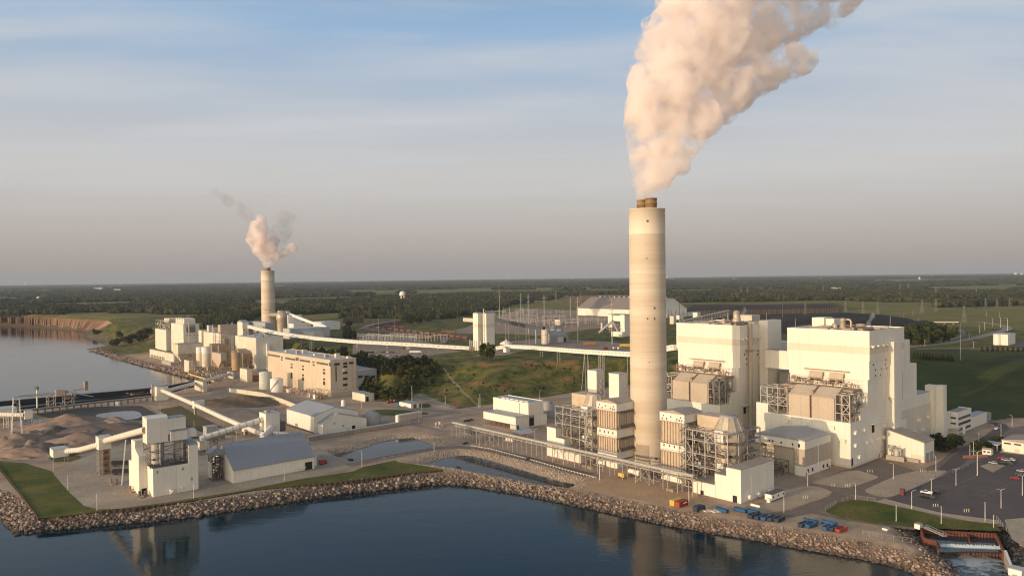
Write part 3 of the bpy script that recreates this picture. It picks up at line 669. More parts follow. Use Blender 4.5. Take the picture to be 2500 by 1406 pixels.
def on_right(f,par,name,m,a,b,y=0.0,d=.12):
    (x0,z1),(x1,z0)=f.Rr(*a,y=y),f.Rr(*b,y=y);return MB().box(min(x0,x1),max(x0,x1),y-d,y+.02,min(z0,z1),max(z0,z1)).obj(name,m,par)
def zoom(ox,oy,s):return lambda *p:[(ox+a*s,oy+b*s) for a,b in p] if len(p) >1 else (ox+p[0][0]*s,oy+p[0][1]*s)
# ------------------------------------------------------------------ the great chimney
def chimney(name,label,C,r0,zt,zb,flues,opens,mshell,mband,taper=.02,rf=3.6,fz=6.5,group=None):
    t=thing(name,label,'chimney',C,PHI,group)
    rb=lambda z:r0*(1+taper*(1-z/zt))
    n=26;MB().lathe([(rb(zb*k/n),zb*k/n) for k in range(n+1)],64).obj('shell',mshell,t)
    MB().lathe([(rb(zb)+.05,zb),(rb(zt)+.05,zt-.4),(rb(zt)+.35,zt-.35),(rb(zt)+.35,zt),(rb(zt)-.9,zt+.02),(rb(zt)-.9,zt-3)],64).obj('white_band',mband,t)
    MB().lathe([(r0-.9,zt-1.6),(0,zt-1.2)],40).obj('cap_slab',M_CONCRETE,t)
    for x,y,h in flues:
        fl=MB().lathe([(rf,zt-1.5),(rf,zt+h*.45),(rf+.25,zt+h*.46),(rf+.25,zt+h*.52),(rf,zt+h*.53),(rf,zt+h-.5),(rf+.3,zt+h-.45),(rf+.3,zt+h),(rf-.35,zt+h),(rf-.35,zt)],32,(x,y)).obj('flue',M_RUST,t)
        MB().lathe([(rf-.37,zt+.5),(0,zt+.6)],24,(x,y)).obj('flue_mouth',M_DARK,fl)
    f=Fr(C)
    for px,py,w,h in opens:                 # louvred openings on the shell where the photograph shows them
        d=ray(px,py);o=CAMP-f.C;a=d.x*d.x+d.y*d.y;b=o.x*d.x+o.y*d.y;c=o.x**2+o.y**2-(r0*1.008)**2;q=b*b-a*c
        if q <0:continue
        p=CAMP+d*((-b-math.sqrt(q))/a);l=f.loc(p);an=math.atan2(l.y,l.x);rr=rb(l.z)
        w,h=w*.8,h*.8;e=MB().box(-.45,.1,-w/2,w/2,-h/2,h/2).obj('louvre',M_DSTEEL,t);e.location=(rr*math.cos(an),rr*math.sin(an),l.z);e.rotation_euler=(0,0,an)
    return t,rb
CS=at(1585,1129)
rs=(1622-1535)/FPX*CS.y/2
big,rb=chimney('chimney','tall pale concrete chimney with white top band and two rusty flues by the boiler houses',CS,rs,160.0,144.2,
    [(0.6,3.9,6.2),(-0.6,-3.9,6.6)],[(1581,540,1.7,1.7),(1579,631,1.0,1.0),(1598,752,1.5,1.5),(1581,778,1.2,1.4),(1598,778,1.2,1.8),(1585,884,.8,.8),(1602,1119,2,1.6)],M_CONC,M_CONC2)
for z in (21.5,63.0,100.0,60.5):MB().lathe([(rb(z)+.02,z-.25),(rb(z)+.16,z-.2),(rb(z)+.16,z+.2),(rb(z)+.02,z+.25)],64).obj('ring',M_CONC,big)
dr=MB();an0=math.atan2(-CS.y,-CS.x)-PHI-.38
for k in range(9):
    a0,a1=an0-.38+k*.085,an0-.38+(k+1)*.085;r=rb(8)+.12
    dr.add([(r*math.cos(a0),r*math.sin(a0),2.2),(r*math.cos(a1),r*math.sin(a1),2.2),(r*math.cos(a1),r*math.sin(a1),13.5),(r*math.cos(a0),r*math.sin(a0),13.5)],[(0,1,2,3)])
dr.obj('base_shutter',mat('grey_shutter',(0.36,0.30,0.235),(0.32,0.27,0.21)),big)
MB().lathe([(rb(0)+1.4,0),(rb(0)+1.4,1.6),(rb(0)+.05,1.6)],64).obj('plinth',M_CONCRETE,big)
# ------------------------------------------------------------------ the two boiler houses
C2=at(2077,1142.5);F2=Fr(C2);D12=91.8;F1=Fr(C2+EY*D12)
z3,z2=zoom(1850,740,.256),zoom(1600,740,.192)
def boiler(f,label,unit):
    t=bld('boiler_house',label,f,'twin white boiler houses')
    H1,YL,X2,XB,ZM,ZU,ZT=27.3,55.0,25.2,76.0,51.2,62.8,81.0
    slab('base_block',M_WHITE,t,0,XB,0,YL,0,H1)
    slab('corner_block',M_WHITE,t,0.0,13,YL+.01,YL+8.5,0,33.0)
    slab('lower_wall',M_WHITE,t,X2-1.4,XB,0.0,52.2,H1,ZM)
    slab('side_step',M_WHITE,t,14.3,X2-1.4,0.0,3.5,H1,34.7)
    slab('middle_wall',M_WHITE,t,X2-.3,XB+.5,-.5,53.4,ZM,ZU)
    slab('upper_wall',M_WHITE,t,X2-.9,XB+1,-1.0,54.3,ZU,ZT)
    slab('colour_band',M_BAND,t,X2-1.0,XB+1.02,-1.1,54.4,67.2,71.8)
    slab('lower_band',M_BAND,t,-.06,XB-.4,-.06,YL-.5,0.3,1.2)
    rf=slab('roof',M_ROOFT,t,X2-.5,XB+.6,-.6,53.9,ZT,ZT+.12)
    par=MB()
    for a in ((X2-.95,X2-.55,-1.05,54.35),(XB+.65,XB+1.05,-1.05,54.35)):par.box(a[0],a[1],a[2],a[3],ZT,ZT+.9)
    par.box(X2-.55,XB+.65,-1.05,-.65,ZT,ZT+.9);par.box(X2-.55,XB+.65,53.95,54.35,ZT,ZT+.9);par.obj('parapet',M_WHITE2,t)
    g=random.Random(3)
    for k in range(3):
        MB().cyl((X2+4+k*7,6+k*9,ZT+1.1),(X2+4+k*7+16,6+k*9,ZT+1.1),1.0,n=10).obj('roof_pipe',M_BROWNSTEEL,rf)
    for k in range(5):MB().box(X2+3+k*8,X2+8+k*8,30+g.uniform(-6,10),38+g.uniform(-4,8),ZT+.1,ZT+1.6).obj('roof_curb',M_ROOFT,rf)
    if unit ==2:
        MB().box(XB-20,XB-8,44,53,ZT,ZT+6.5).obj('roof_house',M_WHITE,rf);MB().box(XB-22,XB-12,36,42,ZT,ZT+6.0).obj('roof_house',M_WHITE,rf)
        MB().lathe([(1.9,ZT),(1.9,ZT+5.4),(2.2,ZT+5.8),(1.5,ZT+7),(0,ZT+7.2)],20,(50,28)).path([(50,25.5,ZT+6.2),(50,23.4,ZT+6.2),(50,22.4,ZT+5),(50,22.4,ZT+1)],.7).obj('steam_vent',M_LAG,rf)
        MB().lathe([(3.2,ZT),(3.2,ZT+3.0),(3.4,ZT+3.2),(0,ZT+3.6)],20,(53,17)).obj('steam_vent',M_LAG,rf);MB().lathe([(1.8,ZT),(1.8,ZT+3.4),(0,ZT+3.8)],16,(49,33)).obj('steam_vent',M_LAG,rf)
    else:
        MB().lathe([(3.2,ZT),(3.2,ZT+3.5),(2.7,ZT+4),(2.7,ZT+8.4),(2.9,ZT+8.7),(1.9,ZT+9.1),(1.9,ZT+10),(0,ZT+10.2)],20,(52,19)).obj('steam_vent',M_LAG,rf)
        MB().lathe([(1.5,ZT),(1.5,ZT+3.6),(0,ZT+4)],16,(50,29)).obj('steam_vent',M_LAG,rf)
        MB().box(XB-16,XB-4,2,20,ZT,ZT+1.4).obj('roof_curb',M_ROOFT,rf)
    for k in range(9):MB().beam((X2+6+k*5,3+g.uniform(0,46),ZT),(X2+6+k*5,3+g.uniform(0,46),ZT+.8),1.0,1.2).obj('roof_curb',M_ROOFT,rf)
    for x,y,h in ((X2+2,50,7),(XB-4,6,8),(X2+22,47,6)):MB().beam((x,y,ZT),(x,y,ZT+h),.18).obj('lightning_rod',M_STEEL,rf)
    # the two reactor ducts on the front with sloping shoulders
    for a,b in ((26.2,40.5),(10.3,24.6)):
        d=MB().exty([(0.4,H1),(0.4,41.0),(10.5,46.2),(15.0,46.2),(15.0,H1)],a,b).obj('reactor_duct',M_BEIGE,t)
        for z_,w_ in ((41.0,.4),(34.4,.16)):MB().beam((.3,a+.1,z_),(.3,b-.1,z_),w_).obj('stiffener',M_BEIGE,d)
    slab('gap_panel',M_BROWNSTEEL,t,2.2,12,24.65,26.15,H1,44.5)
    truss(MB(),[0.6,8.0,16.0],[0.6,5.4,9.6],[H1,32.5,38,43.9],.6,[('L',0,0),('L',0,1),('L',0,2),('R',0,0),('R',0,1),('R',1,1),('R',1,2),('R',0,2)]).obj('steel_frame',M_STEEL,t)
    truss(MB(),[0.6,8.0,16.0],[41.5,48,55.5,60.5],[H1,32.8,38,43.9],.6,[('L',0,1),('L',1,0),('L',1,1),('L',2,2),('F',0,1)]).obj('steel_frame',M_STEEL,t)
    clutter(MB(),2,20,1.2,9.4,H1,43.5,70,5+unit).obj('frame_pipework',M_BROWNSTEEL,t);clutter(MB(),2,20,41,54,H1,43.5,70,9+unit).obj('frame_pipework',M_BROWNSTEEL,t)
    for z in (32.5,38.0):slab('grating',M_DSTEEL,t,2,16,1,9.5,z-.12,z+.05);slab('grating',M_DSTEEL,t,2,16,41.5,54,z-.12,z+.05)
    dk=slab('duct_deck',M_BROWNSTEEL,t,12,X2-1.4,3.6,51,44.2,45.4)
    clutter(MB(),13.5,23,5,50,46.3,49.5,80,21,(.15,.45)).obj('deck_pipework',M_BROWNSTEEL,dk)
    rl=MB()
    for k in range(11):rl.beam((18,4+k*4.6,45.2),(18,4+k*4.6,51.0),.2)
    rl.beam((18,4,51),(18,50,51),.2);rl.beam((18,4,48.4),(18,50,48.4),.15);rl.obj('railing',M_STEEL,dk)
    for a,b in ((28.8,37.8),(15.0,24.2)):
        h=MB().exty([(X2-1.38,48.9),(X2-1.38,54.0),(X2-2.0,54.0),(X2-3.6,51.2),(X2-3.6,50.2),(X2-2.0,48.9)],a,b).obj('vent_hood',M_BEIGE,t)
        MB().box(X2-3.2,X2-1.6,a+.4,b-.4,48.3,48.9).obj('hood_throat',M_DARK,h)
    slab('canopy',M_ROOFT,t,X2-3.6,X2-.31,11.8,41.5,55.2,55.55)
    # small openings and hoods on the shaded flank
    if unit ==2:
        for x,y in ((46,63),(75,50)) :pass
        sq=[(1121,636),(1220,541),(1181,626),(1230,617),(1170,684),(1124,691),(1104,588),(1217,583)]
        for a in sq:c=z3(a);on_right(f,t,'window',M_GLASS,(c[0]-1.2,c[1]-1.8),(c[0]+1.2,c[1]+1.8),-.5,.05)
        for a in ((1088,412),(1136,405),(1186,399),(1230,394)):
            x,z=f.Rr(*z3(a),y=-1.1);MB().cyl((x,-1.1,z),(x,-2.6,z-.7),.75,1.05,n=10).obj('wall_vent',M_WHITE2,t)
        for a in ((922,1241),(1004,1216),(1195,1170),(1029,1332),(1079,1318),(1137,1300),(1195,1283),(922,1361),(957,1470)):
            x,z=f.Rr(*z3(a),y=0);MB().box(x-1.1,x+1.1,-1.6,0.02,z-.5,z+1.0).exty([(x-1.1,z+1.0),(x+1.1,z+1.0),(x,z+1.7)],-1.6,0).obj('wall_vent',M_WHITE2,t)
        for a in ((460,1150),(715,1186),(822,1314),(275,1122)):
            y,z=f.L(*z3(a),x=0);MB().box(-1.4,.02,y-1.5,y+1.5,z-.9,z+1.1).obj('wall_vent',M_WHITE,t)
        cp=MB().box(*(lambda p,q:(p[0],q[0],-3,0,p[1]-.2,p[1]+.15))(f.Rr(*z3((1060,1150)),y=0),f.Rr(*z3((1170,1150)),y=0))).obj('door_canopy',M_WHITE2,t)
        on_right(f,t,'door',M_DARK,z3((1088,1160)),z3((1112,1228)),0,.06);on_right(f,t,'door',M_DARK,z3((893,1480)),z3((908,1545)),0,.06)
    else:
        for a in ((1133,653),(1158,710),(1160,775),(1304,602),(1297,651),(1323,692),(1360,750),(1360,684)):
            c=z2(a);on_right(f,t,'window',M_GLASS,(c[0]-1.2,c[1]-2),(c[0]+1.2,c[1]+2),-.5,.05)
        for a in ((1100,455),(1150,448),(1197,440),(1253,437),(1304,432),(1364,427)):
            x,z=f.Rr(*z2(a),y=-1.1);MB().cyl((x,-1.1,z),(x,-2.6,z-.7),.75,1.05,n=10).obj('wall_vent',M_WHITE2,t)
        xp,zp=f.Rr(*z2((1215,600)),y=-3)
        pp=MB().cyl((xp,-2.6,2),(xp,-2.6,ZT+2),1.45,n=16).obj('riser_pipe',M_BEIGE,t)
        for z in range(8,80,6):MB().cyl((xp,-2.6,z),(xp,-2.6,z+.35),1.65,n=16).obj('pipe_flange',M_BEIGE,pp)
        MB().box(xp-4,xp+4,-4.6,-1.1,zp-.3,zp).box(xp-4,xp-3.6,-4.6,-1.2,zp,zp+1).obj('pipe_platform',M_BROWNSTEEL,pp)
        for a,b in (((1088,1300),(1215,1312)),):
            (x0,z0),(x1,_)=f.Rr(*z2(a),y=0),f.Rr(*z2(b),y=0);MB().box(x0,x1,-3,0,z0-.2,z0+.15).obj('door_canopy',M_WHITE2,t)
        on_right(f,t,'door',M_DARK,z2((1120,1325)),z2((1152,1400)),0,.06)
    # stair tower, rear wings
    if unit ==2:
        slab('stair_tower',M_WHITE,t,51,62.3,-5,-.02,0,73.3);slab('tower_cap',M_WHITE2,t,50.8,62.5,-5.2,-1.12,73.3,73.7)
        slab('rear_wing',M_WHITE,t,XB+1.1,88.6,0,46,0,72.8);slab('rear_wing',M_WHITE,t,88.65,100,0,44,0,55.7)
        MB().beam((50.9,-4.6,37),(50.9,-1.3,37),.5).beam((50.9,-4.0,34),(50.9,-1.3,37),.3).obj('hoist_beam',M_STEEL,t)
    else:
        (x0,zt),(x1,_)=f.Rr(*z2((1425,222)),y=-8),f.Rr(*z2((1600,222)),y=-8)
        yl=f.L(*z2((1350,222)),x=x0)[0]
        slab('stair_tower',M_WHITE,t,x0,x1,-8,max(yl,-1.2) if yl >-1.2 else -1.15,0,zt);slab('stair_tower',M_BAND,t,x0+3,x0+9,-1.14,2,60,zt-3)
        slab('rear_wing',M_WHITE,t,XB+1.1,100,0,46,0,66)
    return t
boiler(F1,'white boiler house nearer the big chimney, with a tall riser pipe up its shaded flank',1)
boiler(F2,'white boiler house on the right, with a stair tower and stepped wings behind',2)
# enclosed bridge and low link between them
f=Fr(C2+EY*58+EX*46);t=bld('enclosed_bridge','pale enclosed bridge between the two boiler houses, high above the ground',f,cat='bridge')
slab('bridge_body',M_WHITE,t,0,9,0,26,50.5,63.5);slab('bridge_roof',M_ROOFG,t,-.2,9.2,-.2,26.2,63.5,63.8)
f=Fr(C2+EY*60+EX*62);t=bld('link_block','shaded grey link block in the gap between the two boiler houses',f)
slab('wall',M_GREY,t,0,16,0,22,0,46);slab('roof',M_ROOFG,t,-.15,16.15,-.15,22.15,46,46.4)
# ------------------------------------------------------------------ turbine hall, rear tower, offices
t=bld('turbine_hall','long low white turbine hall behind the right boiler house',F2)
h=MB().prism([(62.4,0.02),(124,0.02),(124,43.9),(100.05,43.9)][:2]+[(124,43.9),(100.05,43.9),(100.05,-.02),(62.4,-.02)][:0]+[(124,60),(100.05,60),(100.05,-.6),(62.4,-.6)],0,33.6) if False else MB().box(100.05,124,-.6,60,0,33.6)
h.box(62.4,100.05,-.6,-.02,0,33.6);h.obj('wall',M_WHITE,t)
slab('lower_band',M_BAND,t,62.5,124.05,-.72,-.62,0.2,25.7)
slab('roof',M_ROOFG,t,100.2,123.8,-.4,59.8,33.6,33.75)
for a in ((1620,1080),(1530,1110),(1480,1215),(1570,1200)):
    x,z=F2.Rr(*z3(a),y=-.72);MB().box(x-1.6,x+1.6,-2.4,-.7,z-.9,z+1).obj('wall_vent',M_WHITE2,t)
slab('link_box',M_WHITE,t,63,71,-4.5,-.75,0,22.0)
f=Fr(F2.W(126,-8));t=bld('stair_tower','white stair tower with one bright edge at the far end of the turbine hall',f,cat='tower')
(x1,zt)=f.Rr(*z3((1750,800)),y=0);slab('wall',M_WHITE,t,0,max(6,min(14,x1)),0,5,0,37.5);slab('rear_wall',M_WHITE,t,-3.5,3,5.02,11,0,38);slab('cap',M_WHITE2,t,-.2,max(6,min(14,x1))+.2,-.2,5.2,37.5,37.9)
zo=zoom(2150,900,.1849)
CO=at(*zo((1020,862)));f=Fr(CO)
t=bld('office_building','white three storey office block with dark ribbon windows below the green slope',f)
b_=along(f.C,f.ex,zo((1198,0))[0]);a_=along(f.C,f.ey,zo((848,0))[0]);h_=zcol(f.C,zo((0,590))[1])
slab('wall',M_WHITE,t,0,b_,0,a_,0,h_);slab('roof',M_ROOFT,t,.3,b_-.3,.3,a_-.3,h_,h_+.1)
MB().box(0,b_,0,.3,h_,h_+.8).box(0,.3,.3,a_,h_,h_+.8).box(b_-.3,b_,.3,a_,h_,h_+.8).obj('parapet',M_WHITE2,t)
for a,b in (((865,625),(995,665)),((865,698),(995,736))):on_left(f,t,'window',M_GLASS,zo(a),zo(b))
for za in (625,698,772):
    (x0,z0),(x1,z1)=f.Rr(*zo((1038,za+22))),f.Rr(*zo((1185,za-16)));MB().box(1.2,b_-1.5,-.1,.02,z0-1.6,z0+.3).obj('window',M_GLASS,t)
w0=along(f.C,f.ex,zo((1410,0))[0]);slab('rear_wing',M_WHITE,t,b_+.02,w0,0.5,a_*.9,0,h_*.55);slab('wing_roof',M_ROOFG,t,b_+.1,w0-.2,.6,a_*.9-.2,h_*.55,h_*.55+.15)
w1=along(f.C,f.ex,zo((1480,0))[0]);slab('end_wing',M_GREY,t,w0+.02,w1,1.0,a_*.8,0,h_*.42)
slab('entrance_canopy',M_ROOFW,t,-5,-.02,-2,a_*.8,3.6,4.0);slab('link_wall',M_WHITE,t,-9,-.05,a_*.55,a_+6,0,h_*1.02)
slab('sign_pylon',M_WHITE2,t,3,4.5,-3.5,-2.2,0,5.5)
# annex with mono-pitch roof in front of the hall
za_=zoom(1840,1000,.184)
CA=at(*za_((2265,705)));f=Fr(CA);b_,a_,h_=f.box(0,0,za_((1765,0))[0],za_((2395,0))[0],za_((0,445))[1])
t=bld('annex','cream annex with a sloping tan roof against the right boiler house',f)
hr=f.L(*za_((1865,275)),x=0)[1]
MB().extx([(0,0),(0,h_),(a_,hr),(a_,0)],0,b_).obj('wall',M_CREAM if False else M_WHITE,t)
MB().extx([(-.5,h_+.05),(-.5,h_+.45),(a_+.1,hr+.45),(a_+.1,hr+.05)],-.4,b_+.4).obj('roof',M_ROOFT,t)
slab('lower_band',M_BAND,t,-.06,b_*.999,-.03,a_*.35,.1,h_*.36)
for k in (0.12,0.55):slab('roller_door',M_GREY,t,b_*k,b_*(k+.33),-.08,.02,.1,h_*.45)
slab('yard_wall',M_CONCRETE,t,-3.0,-2.5,a_*.10,a_*.42,0,2.2)
# transformer beside the annex
c=at(*za_((1900,660)));t=thing('transformer','grey transformer with bushings and pipes on a pad by the annex wall','transformer',c,PHI)
MB().box(-2,3,-3,4,0,.8).obj('pad',M_CONCRETE,t);MB().lathe([(2.3,.8),(2.3,6.8),(1.8,7.4),(0,7.5)],18).obj('tank',M_STEEL,t)
clutter(MB(),-1.5,5,-4,4,.8,8.5,46,4,(.12,.3)).obj('pipework',M_STEEL,t);MB().beam((3.5,-3,.8),(3.5,-3,10.5),.3).beam((3.5,1,.8),(3.5,1,9.5),.3).obj('bushing',M_BROWNSTEEL,t)
MB().box(-4.2,-3.7,-6,5,0,3.0).obj('blast_wall',M_CONCRETE,t)
for a,la,cat,s in (((1690,635),'small cream kiosk at the foot of the right boiler house, by the transformer','kiosk',(3.2,3.4,3.6)),((1635,605),'tiny white cabinet beside the boiler house wall, left of the cream kiosk','cabinet',(1.6,1.6,2.2))):
    c=at(*za_(a));t=thing(cat,la,cat,c,PHI);slab('body',M_CREAM if cat =='kiosk' else M_WHITE2,t,0,s[0],0,s[1],0,s[2]);slab('roof',M_ROOFW,t,-.2,s[0]+.2,-.2,s[1]+.2,s[2],s[2]+.2);slab('door',M_DSTEEL,t,-.06,.01,.6,1.5,.1,s[2]*.7)
# two-tone service building
CB=at(*za_((680,885)));f=Fr(CB);b_,a_,h_=f.box(0,0,za_((20,0))[0],za_((1025,0))[0],za_((0,422))[1])
t=bld('service_building','white and tan banded service building with a pale flat roof before the right boiler house',f)
zb_=[f.Rr(*za_((680,k)))[1] for k in (760,530)]
aL=f.L(*za_((545,800)))[0]
slab('lower_wall',M_WHITE,t,0,b_,0,aL,0,zb_[0]);slab('tan_wall',M_BEIGE,t,.15,b_-.15,.15,aL-.1,zb_[0],zb_[1]);slab('upper_wall',M_WHITE,t,0,b_,0,a_,zb_[1],h_)
MB().extx([(-.2,h_),(-.2,h_+.35),(a_*.5,h_+2.6),(a_+.2,h_+.35),(a_+.2,h_)],-.2,b_+.2).obj('roof',M_ROOFG,t)
slab('under_wall',M_BEIGE,t,2.5,b_-1,aL,a_*.8,0,zb_[1])
for px,py in ((780,790),(925,745),(978,733),(722,808)):on_right(f,t,'window',M_GLASS,za_((px-10,py-20)),za_((px+10,py+20)))
for px in (1003,706):c=za_((px,770));on_right(f,t,'door',M_DSTEEL,za_((px-7,745 if px >800 else 830)),za_((px+7,790 if px >800 else 875)))
for px,py in ((210,405),(252,412),(366,432),(517,458)):on_left(f,t,'window',M_GLASS,za_((px-10,py-15)),za_((px+10,py+15)))
dp=MB().beam((f.Rr(*za_((852,500)))[0],-.2,0),(f.Rr(*za_((852,500)))[0],-.2,h_-1),.4).obj('downpipe',M_WHITE2,t)
on_left(f,t,'door',M_DARK,za_((590,450)),za_((615,500)))
# brown equipment houses between service building and stepped pump house
for a,(xl,xr,tp),la in (((360,690),(345,540,590),'tan equipment house on stilts beside the banded service building'),((200,700),(120,330,590),'small brown roofed equipment house left of the tan one')):
    c=at(*za_((a[0],760)));f=Fr(c);b_=along(f.C,f.ex,za_((xr,0))[0]);t=bld('equipment_house',la,f)
    slab('wall',M_BEIGE,t,0,b_,0,12,5,12.5);slab('roof',M_ROOFT,t,-.2,b_+.2,-.2,12.2,12.5,12.9)
    mb=MB()
    for x in (.4,b_-.4):
        for y in (.4,6,11.6):mb.beam((x,y,0),(x,y,5),.4)
    mb.obj('stilt',M_DSTEEL,t)
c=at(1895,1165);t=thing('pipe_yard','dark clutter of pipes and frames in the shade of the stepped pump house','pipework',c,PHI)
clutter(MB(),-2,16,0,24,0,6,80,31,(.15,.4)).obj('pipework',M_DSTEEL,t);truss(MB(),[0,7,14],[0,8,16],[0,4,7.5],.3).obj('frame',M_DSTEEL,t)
# ------------------------------------------------------------------ flue gas absorbers either side of the chimney
z5,z6=zoom(1320,950,.17067),zoom(1580,970,.1849)
def fin_tower(f,label,yw,xd,zt,zl,side):
    """tower of finned ducts with white floors between"""
    t=bld('absorber_tower',label,f,'absorber towers by the chimney')
    l0,l1,l2,l3,l4=zl                    # base, fins, white floor, fins, penthouse
    for a,b in ((l0,l1),(l2,l3)):
        core=slab('finned_duct',M_FIN,t,.8,xd-1,.6,yw-.4,a,b)
        fn=MB()
        for k in range(9):fn.box(.1,.8,.5+(yw-1.0)*k/8-.16,.5+(yw-1.0)*k/8+.16,a,b)
        for k in range(6):fn.box(1.5+k*(xd-4)/6,1.8+k*(xd-4)/6,-.1,.6,a+.5,b-.5)
        fn.obj('fin',M_FIN,core)
        slab('louvre_shelf',M_DSTEEL,t,1.5,xd-1,-1.6,.55,a+.4,a+2.0);slab('louvre_shelf',M_DSTEEL,t,1.5,xd-1,-1.2,.55,b-1.2,b-.2)
    slab('base_wall',M_WHITE,t,.3,xd,.2,yw,0,l0*.42);slab('base_wall',M_WHITE,t,.3,xd,.2,yw,l0*.55,l0)
    fl=slab('white_floor',M_WHITE,t,0,xd,0,yw,l1,l2)
    for k in (.2,.42,.62,.85):MB().box(-.06,.02,yw*k-.5,yw*k+.5,l1+2.2,l1+3.6).obj('porthole',M_DSTEEL,fl)
    ph=slab('penthouse',M_WHITE,t,-.2,xd,-.1,yw+.2,l3,l4)
    for k,z in ((.15,.62),(.3,.35),(.2,.3),(.55,.55),(.72,.3),(.85,.6),(.9,.25),(.1,.3)):MB().box(-.27,-.18,yw*k-.45,yw*k+.45,l3+(l4-l3)*z-.45,l3+(l4-l3)*z+.45).obj('porthole',M_DSTEEL,ph)
    MB().extx([(-.4,l4),(-.4,l4+.3),(yw*.45,l4+1.9),(yw+.5,l4+.3),(yw+.5,l4)],-.4,xd+.4).obj('roof',M_ROOFT,t)
    rl=MB()
    for z in (l0,l1,l2,l3):
        rl.box(-1.4,0,-.8,yw+.8,z-.12,z+.06);rl.beam((-1.4,-.8,z+1.1),(-1.4,yw+.8,z+1.1),.1)
        for k in range(7):rl.beam((-1.4,-.8+(yw+1.6)*k/6,z),(-1.4,-.8+(yw+1.6)*k/6,z+1.1),.1)
    rl.obj('walkway',M_STEEL,t)
    return t
CLt=at(*z5((1095,1138)));CRt=at(*z6((500,1150)))
FL,FRt=Fr(CLt),Fr(CRt)
zlL=[FL.L(*z5((1095,k)))[1] for k in (905,705,580,325,212)]
yL=along(FL.C,FL.ey,z5((812,0))[0])
fin_tower(FL,'finned duct tower with white penthouse on the left of the big chimney',yL,17,zlL[4],(zlL[0],zlL[1],zlL[2],zlL[3],zlL[4]),1)
zlR=[FRt.L(*z6((500,k)))[1] for k in (985,745,640,345,235)]
yR=along(FRt.C,FRt.ey,z6((180,0))[0])
fin_tower(FRt,'finned duct tower with white penthouse on the right of the big chimney',yR,17,zlR[4],zlR,-1)
def absorber(f,label,x,y,top,rbig):
    t=thing('absorber_vessel',label,'absorber',f.W(x,y),f.phi,'absorber vessels by the chimney')
    MB().lathe([(rbig*.78,0),(rbig*.78,top*.62),(rbig,top*.68),(rbig,top*.74),(rbig*.52,top),(0,top)],12,smooth=False).obj('vessel',M_LAG,t)
    rb_=MB()
    for k in range(12):
        a=math.pi/6*k;rb_.beam((rbig*1.01*math.cos(a),rbig*1.01*math.sin(a),top*.74),(rbig*.53*math.cos(a),rbig*.53*math.sin(a),top),.3)
    for z in (.15,.3,.45):rb_.lathe([(rbig*.78+.3,top*z-.3),(rbig*.78+.3,top*z+.3)],12)
    rb_.obj('stiffener',M_LAG,t);MB().lathe([(rbig*.54,top),(rbig*.54,top+.5),(0,top+.5)],12).obj('vessel_roof',M_ROOFG,t)
    MB().box(-rbig*.4,rbig*.9,rbig*.2,rbig*1.9,top*.72,top*.99).obj('outlet_duct',M_FIN,t)
    MB().box(-rbig-1.5,-rbig*.5,-3.5,2.0,top*.66,top*.84).obj('inlet_box',M_WHITE,t)
    MB().box(-rbig*.78-3,-rbig*.78-.3,-3.0,1.5,top*.28,top*.38).obj('platform_house',M_WHITE,t)
    return t
def fgd_frame(f,label,xs,ys,zs,seed,stair_y):
    t=bld('steel_frame',label,f,'open steel frames around the absorbers','steel frame')
    truss(MB(),xs,ys,zs,.5,[('L',len(ys)-2,2),('L',len(ys)-2,1),('L',0,1),('L',0,2),('R',0,1),('R',1,2),('R',len(xs)-2,1),('L',1,3 if len(zs) >4 else 2)]).obj('posts_and_beams',M_STEEL,t)
    g=random.Random(seed)
    for z in zs[1:-1]:
        gr=MB()
        for i in range(len(ys)-1):gr.box(xs[0],xs[0]+4 if g.random() <.5 else xs[1],ys[i],ys[i+1],z-.1,z+.05)
        for i in range(len(xs)-1):gr.box(xs[i],xs[i+1],ys[0],ys[0]+4,z-.1,z+.05)
        gr.obj('grating',M_DSTEEL,t)
    clutter(MB(),xs[0]+.5,xs[-1],ys[0]+.5,ys[-1],0.5,zs[-1]-1,190,seed,(.15,.6)).obj('pipework',M_BROWNSTEEL,t)
    clutter(MB(),xs[0]+.5,xs[0]+5,ys[0]+.5,ys[-1],0.5,zs[-1]-1,60,seed+3,(.12,.4)).obj('light_pipework',M_STEEL,t)
    rl=MB()
    for z in zs[1:]:
        for q in (.55,1.1):rl.beam((xs[0],ys[0],z+q),(xs[0],ys[-1],z+q),.09);rl.beam((xs[0],ys[0],z+q),(xs[-1],ys[0],z+q),.09)
    rl.obj('railing',M_STEEL,t)
    stairs(MB(),xs[0]-.6,xs[0]+2.2,stair_y,stair_y+4.6,0,zs[-1]+1).obj('stair',M_STEEL,t)
    return t
# right-hand absorber: frame corner seen at the third post
xf=-1.0;ycR=-24.0
fr_=Fr(FRt.W(xf,0))
yy=[fr_.L(*z6((px,700)))[0] for px in (1065,910,765,605,510)]
xx=[0]+[Fr(fr_.W(0,yy[0])).Rr(*z6((px,600)))[0] for px in (1210,1325,1490)]
zz=[0]+[fr_.L(*z6((1065,k)),x=0)[1] for k in (990,820,640,505)]
fgd_frame(fr_,'tall open steel frame full of pipework right of the chimney',xx,yy,zz,41,yy[-1]-.5)
absorber(Fr(FRt.W(0,0)),'lagged absorber vessel with a flared hood inside the right steel frame',xx[1]+3,(yy[0]+yy[2])/2+1.5,zlR[4]*1.0,9.6)
fl_=Fr(FL.W(-1.0,0))
yl=[fl_.L(*z5((px,400)))[0] for px in (740,640,555,435,320,212)]
zl_=[0]+[fl_.L(*z5((555,k)))[1] for k in (720,540,395,295)]
fgd_frame(fl_,'open steel frame with stairs left of the finned tower, behind the pipe rack',[0,8,16,26],yl,zl_,57,yl[0]-.2)
absorber(Fr(FL.W(0,0)),'lagged absorber vessel with a flared hood behind the left steel frame',13,yl[1]+5,zlL[4]*1.03,9.0)
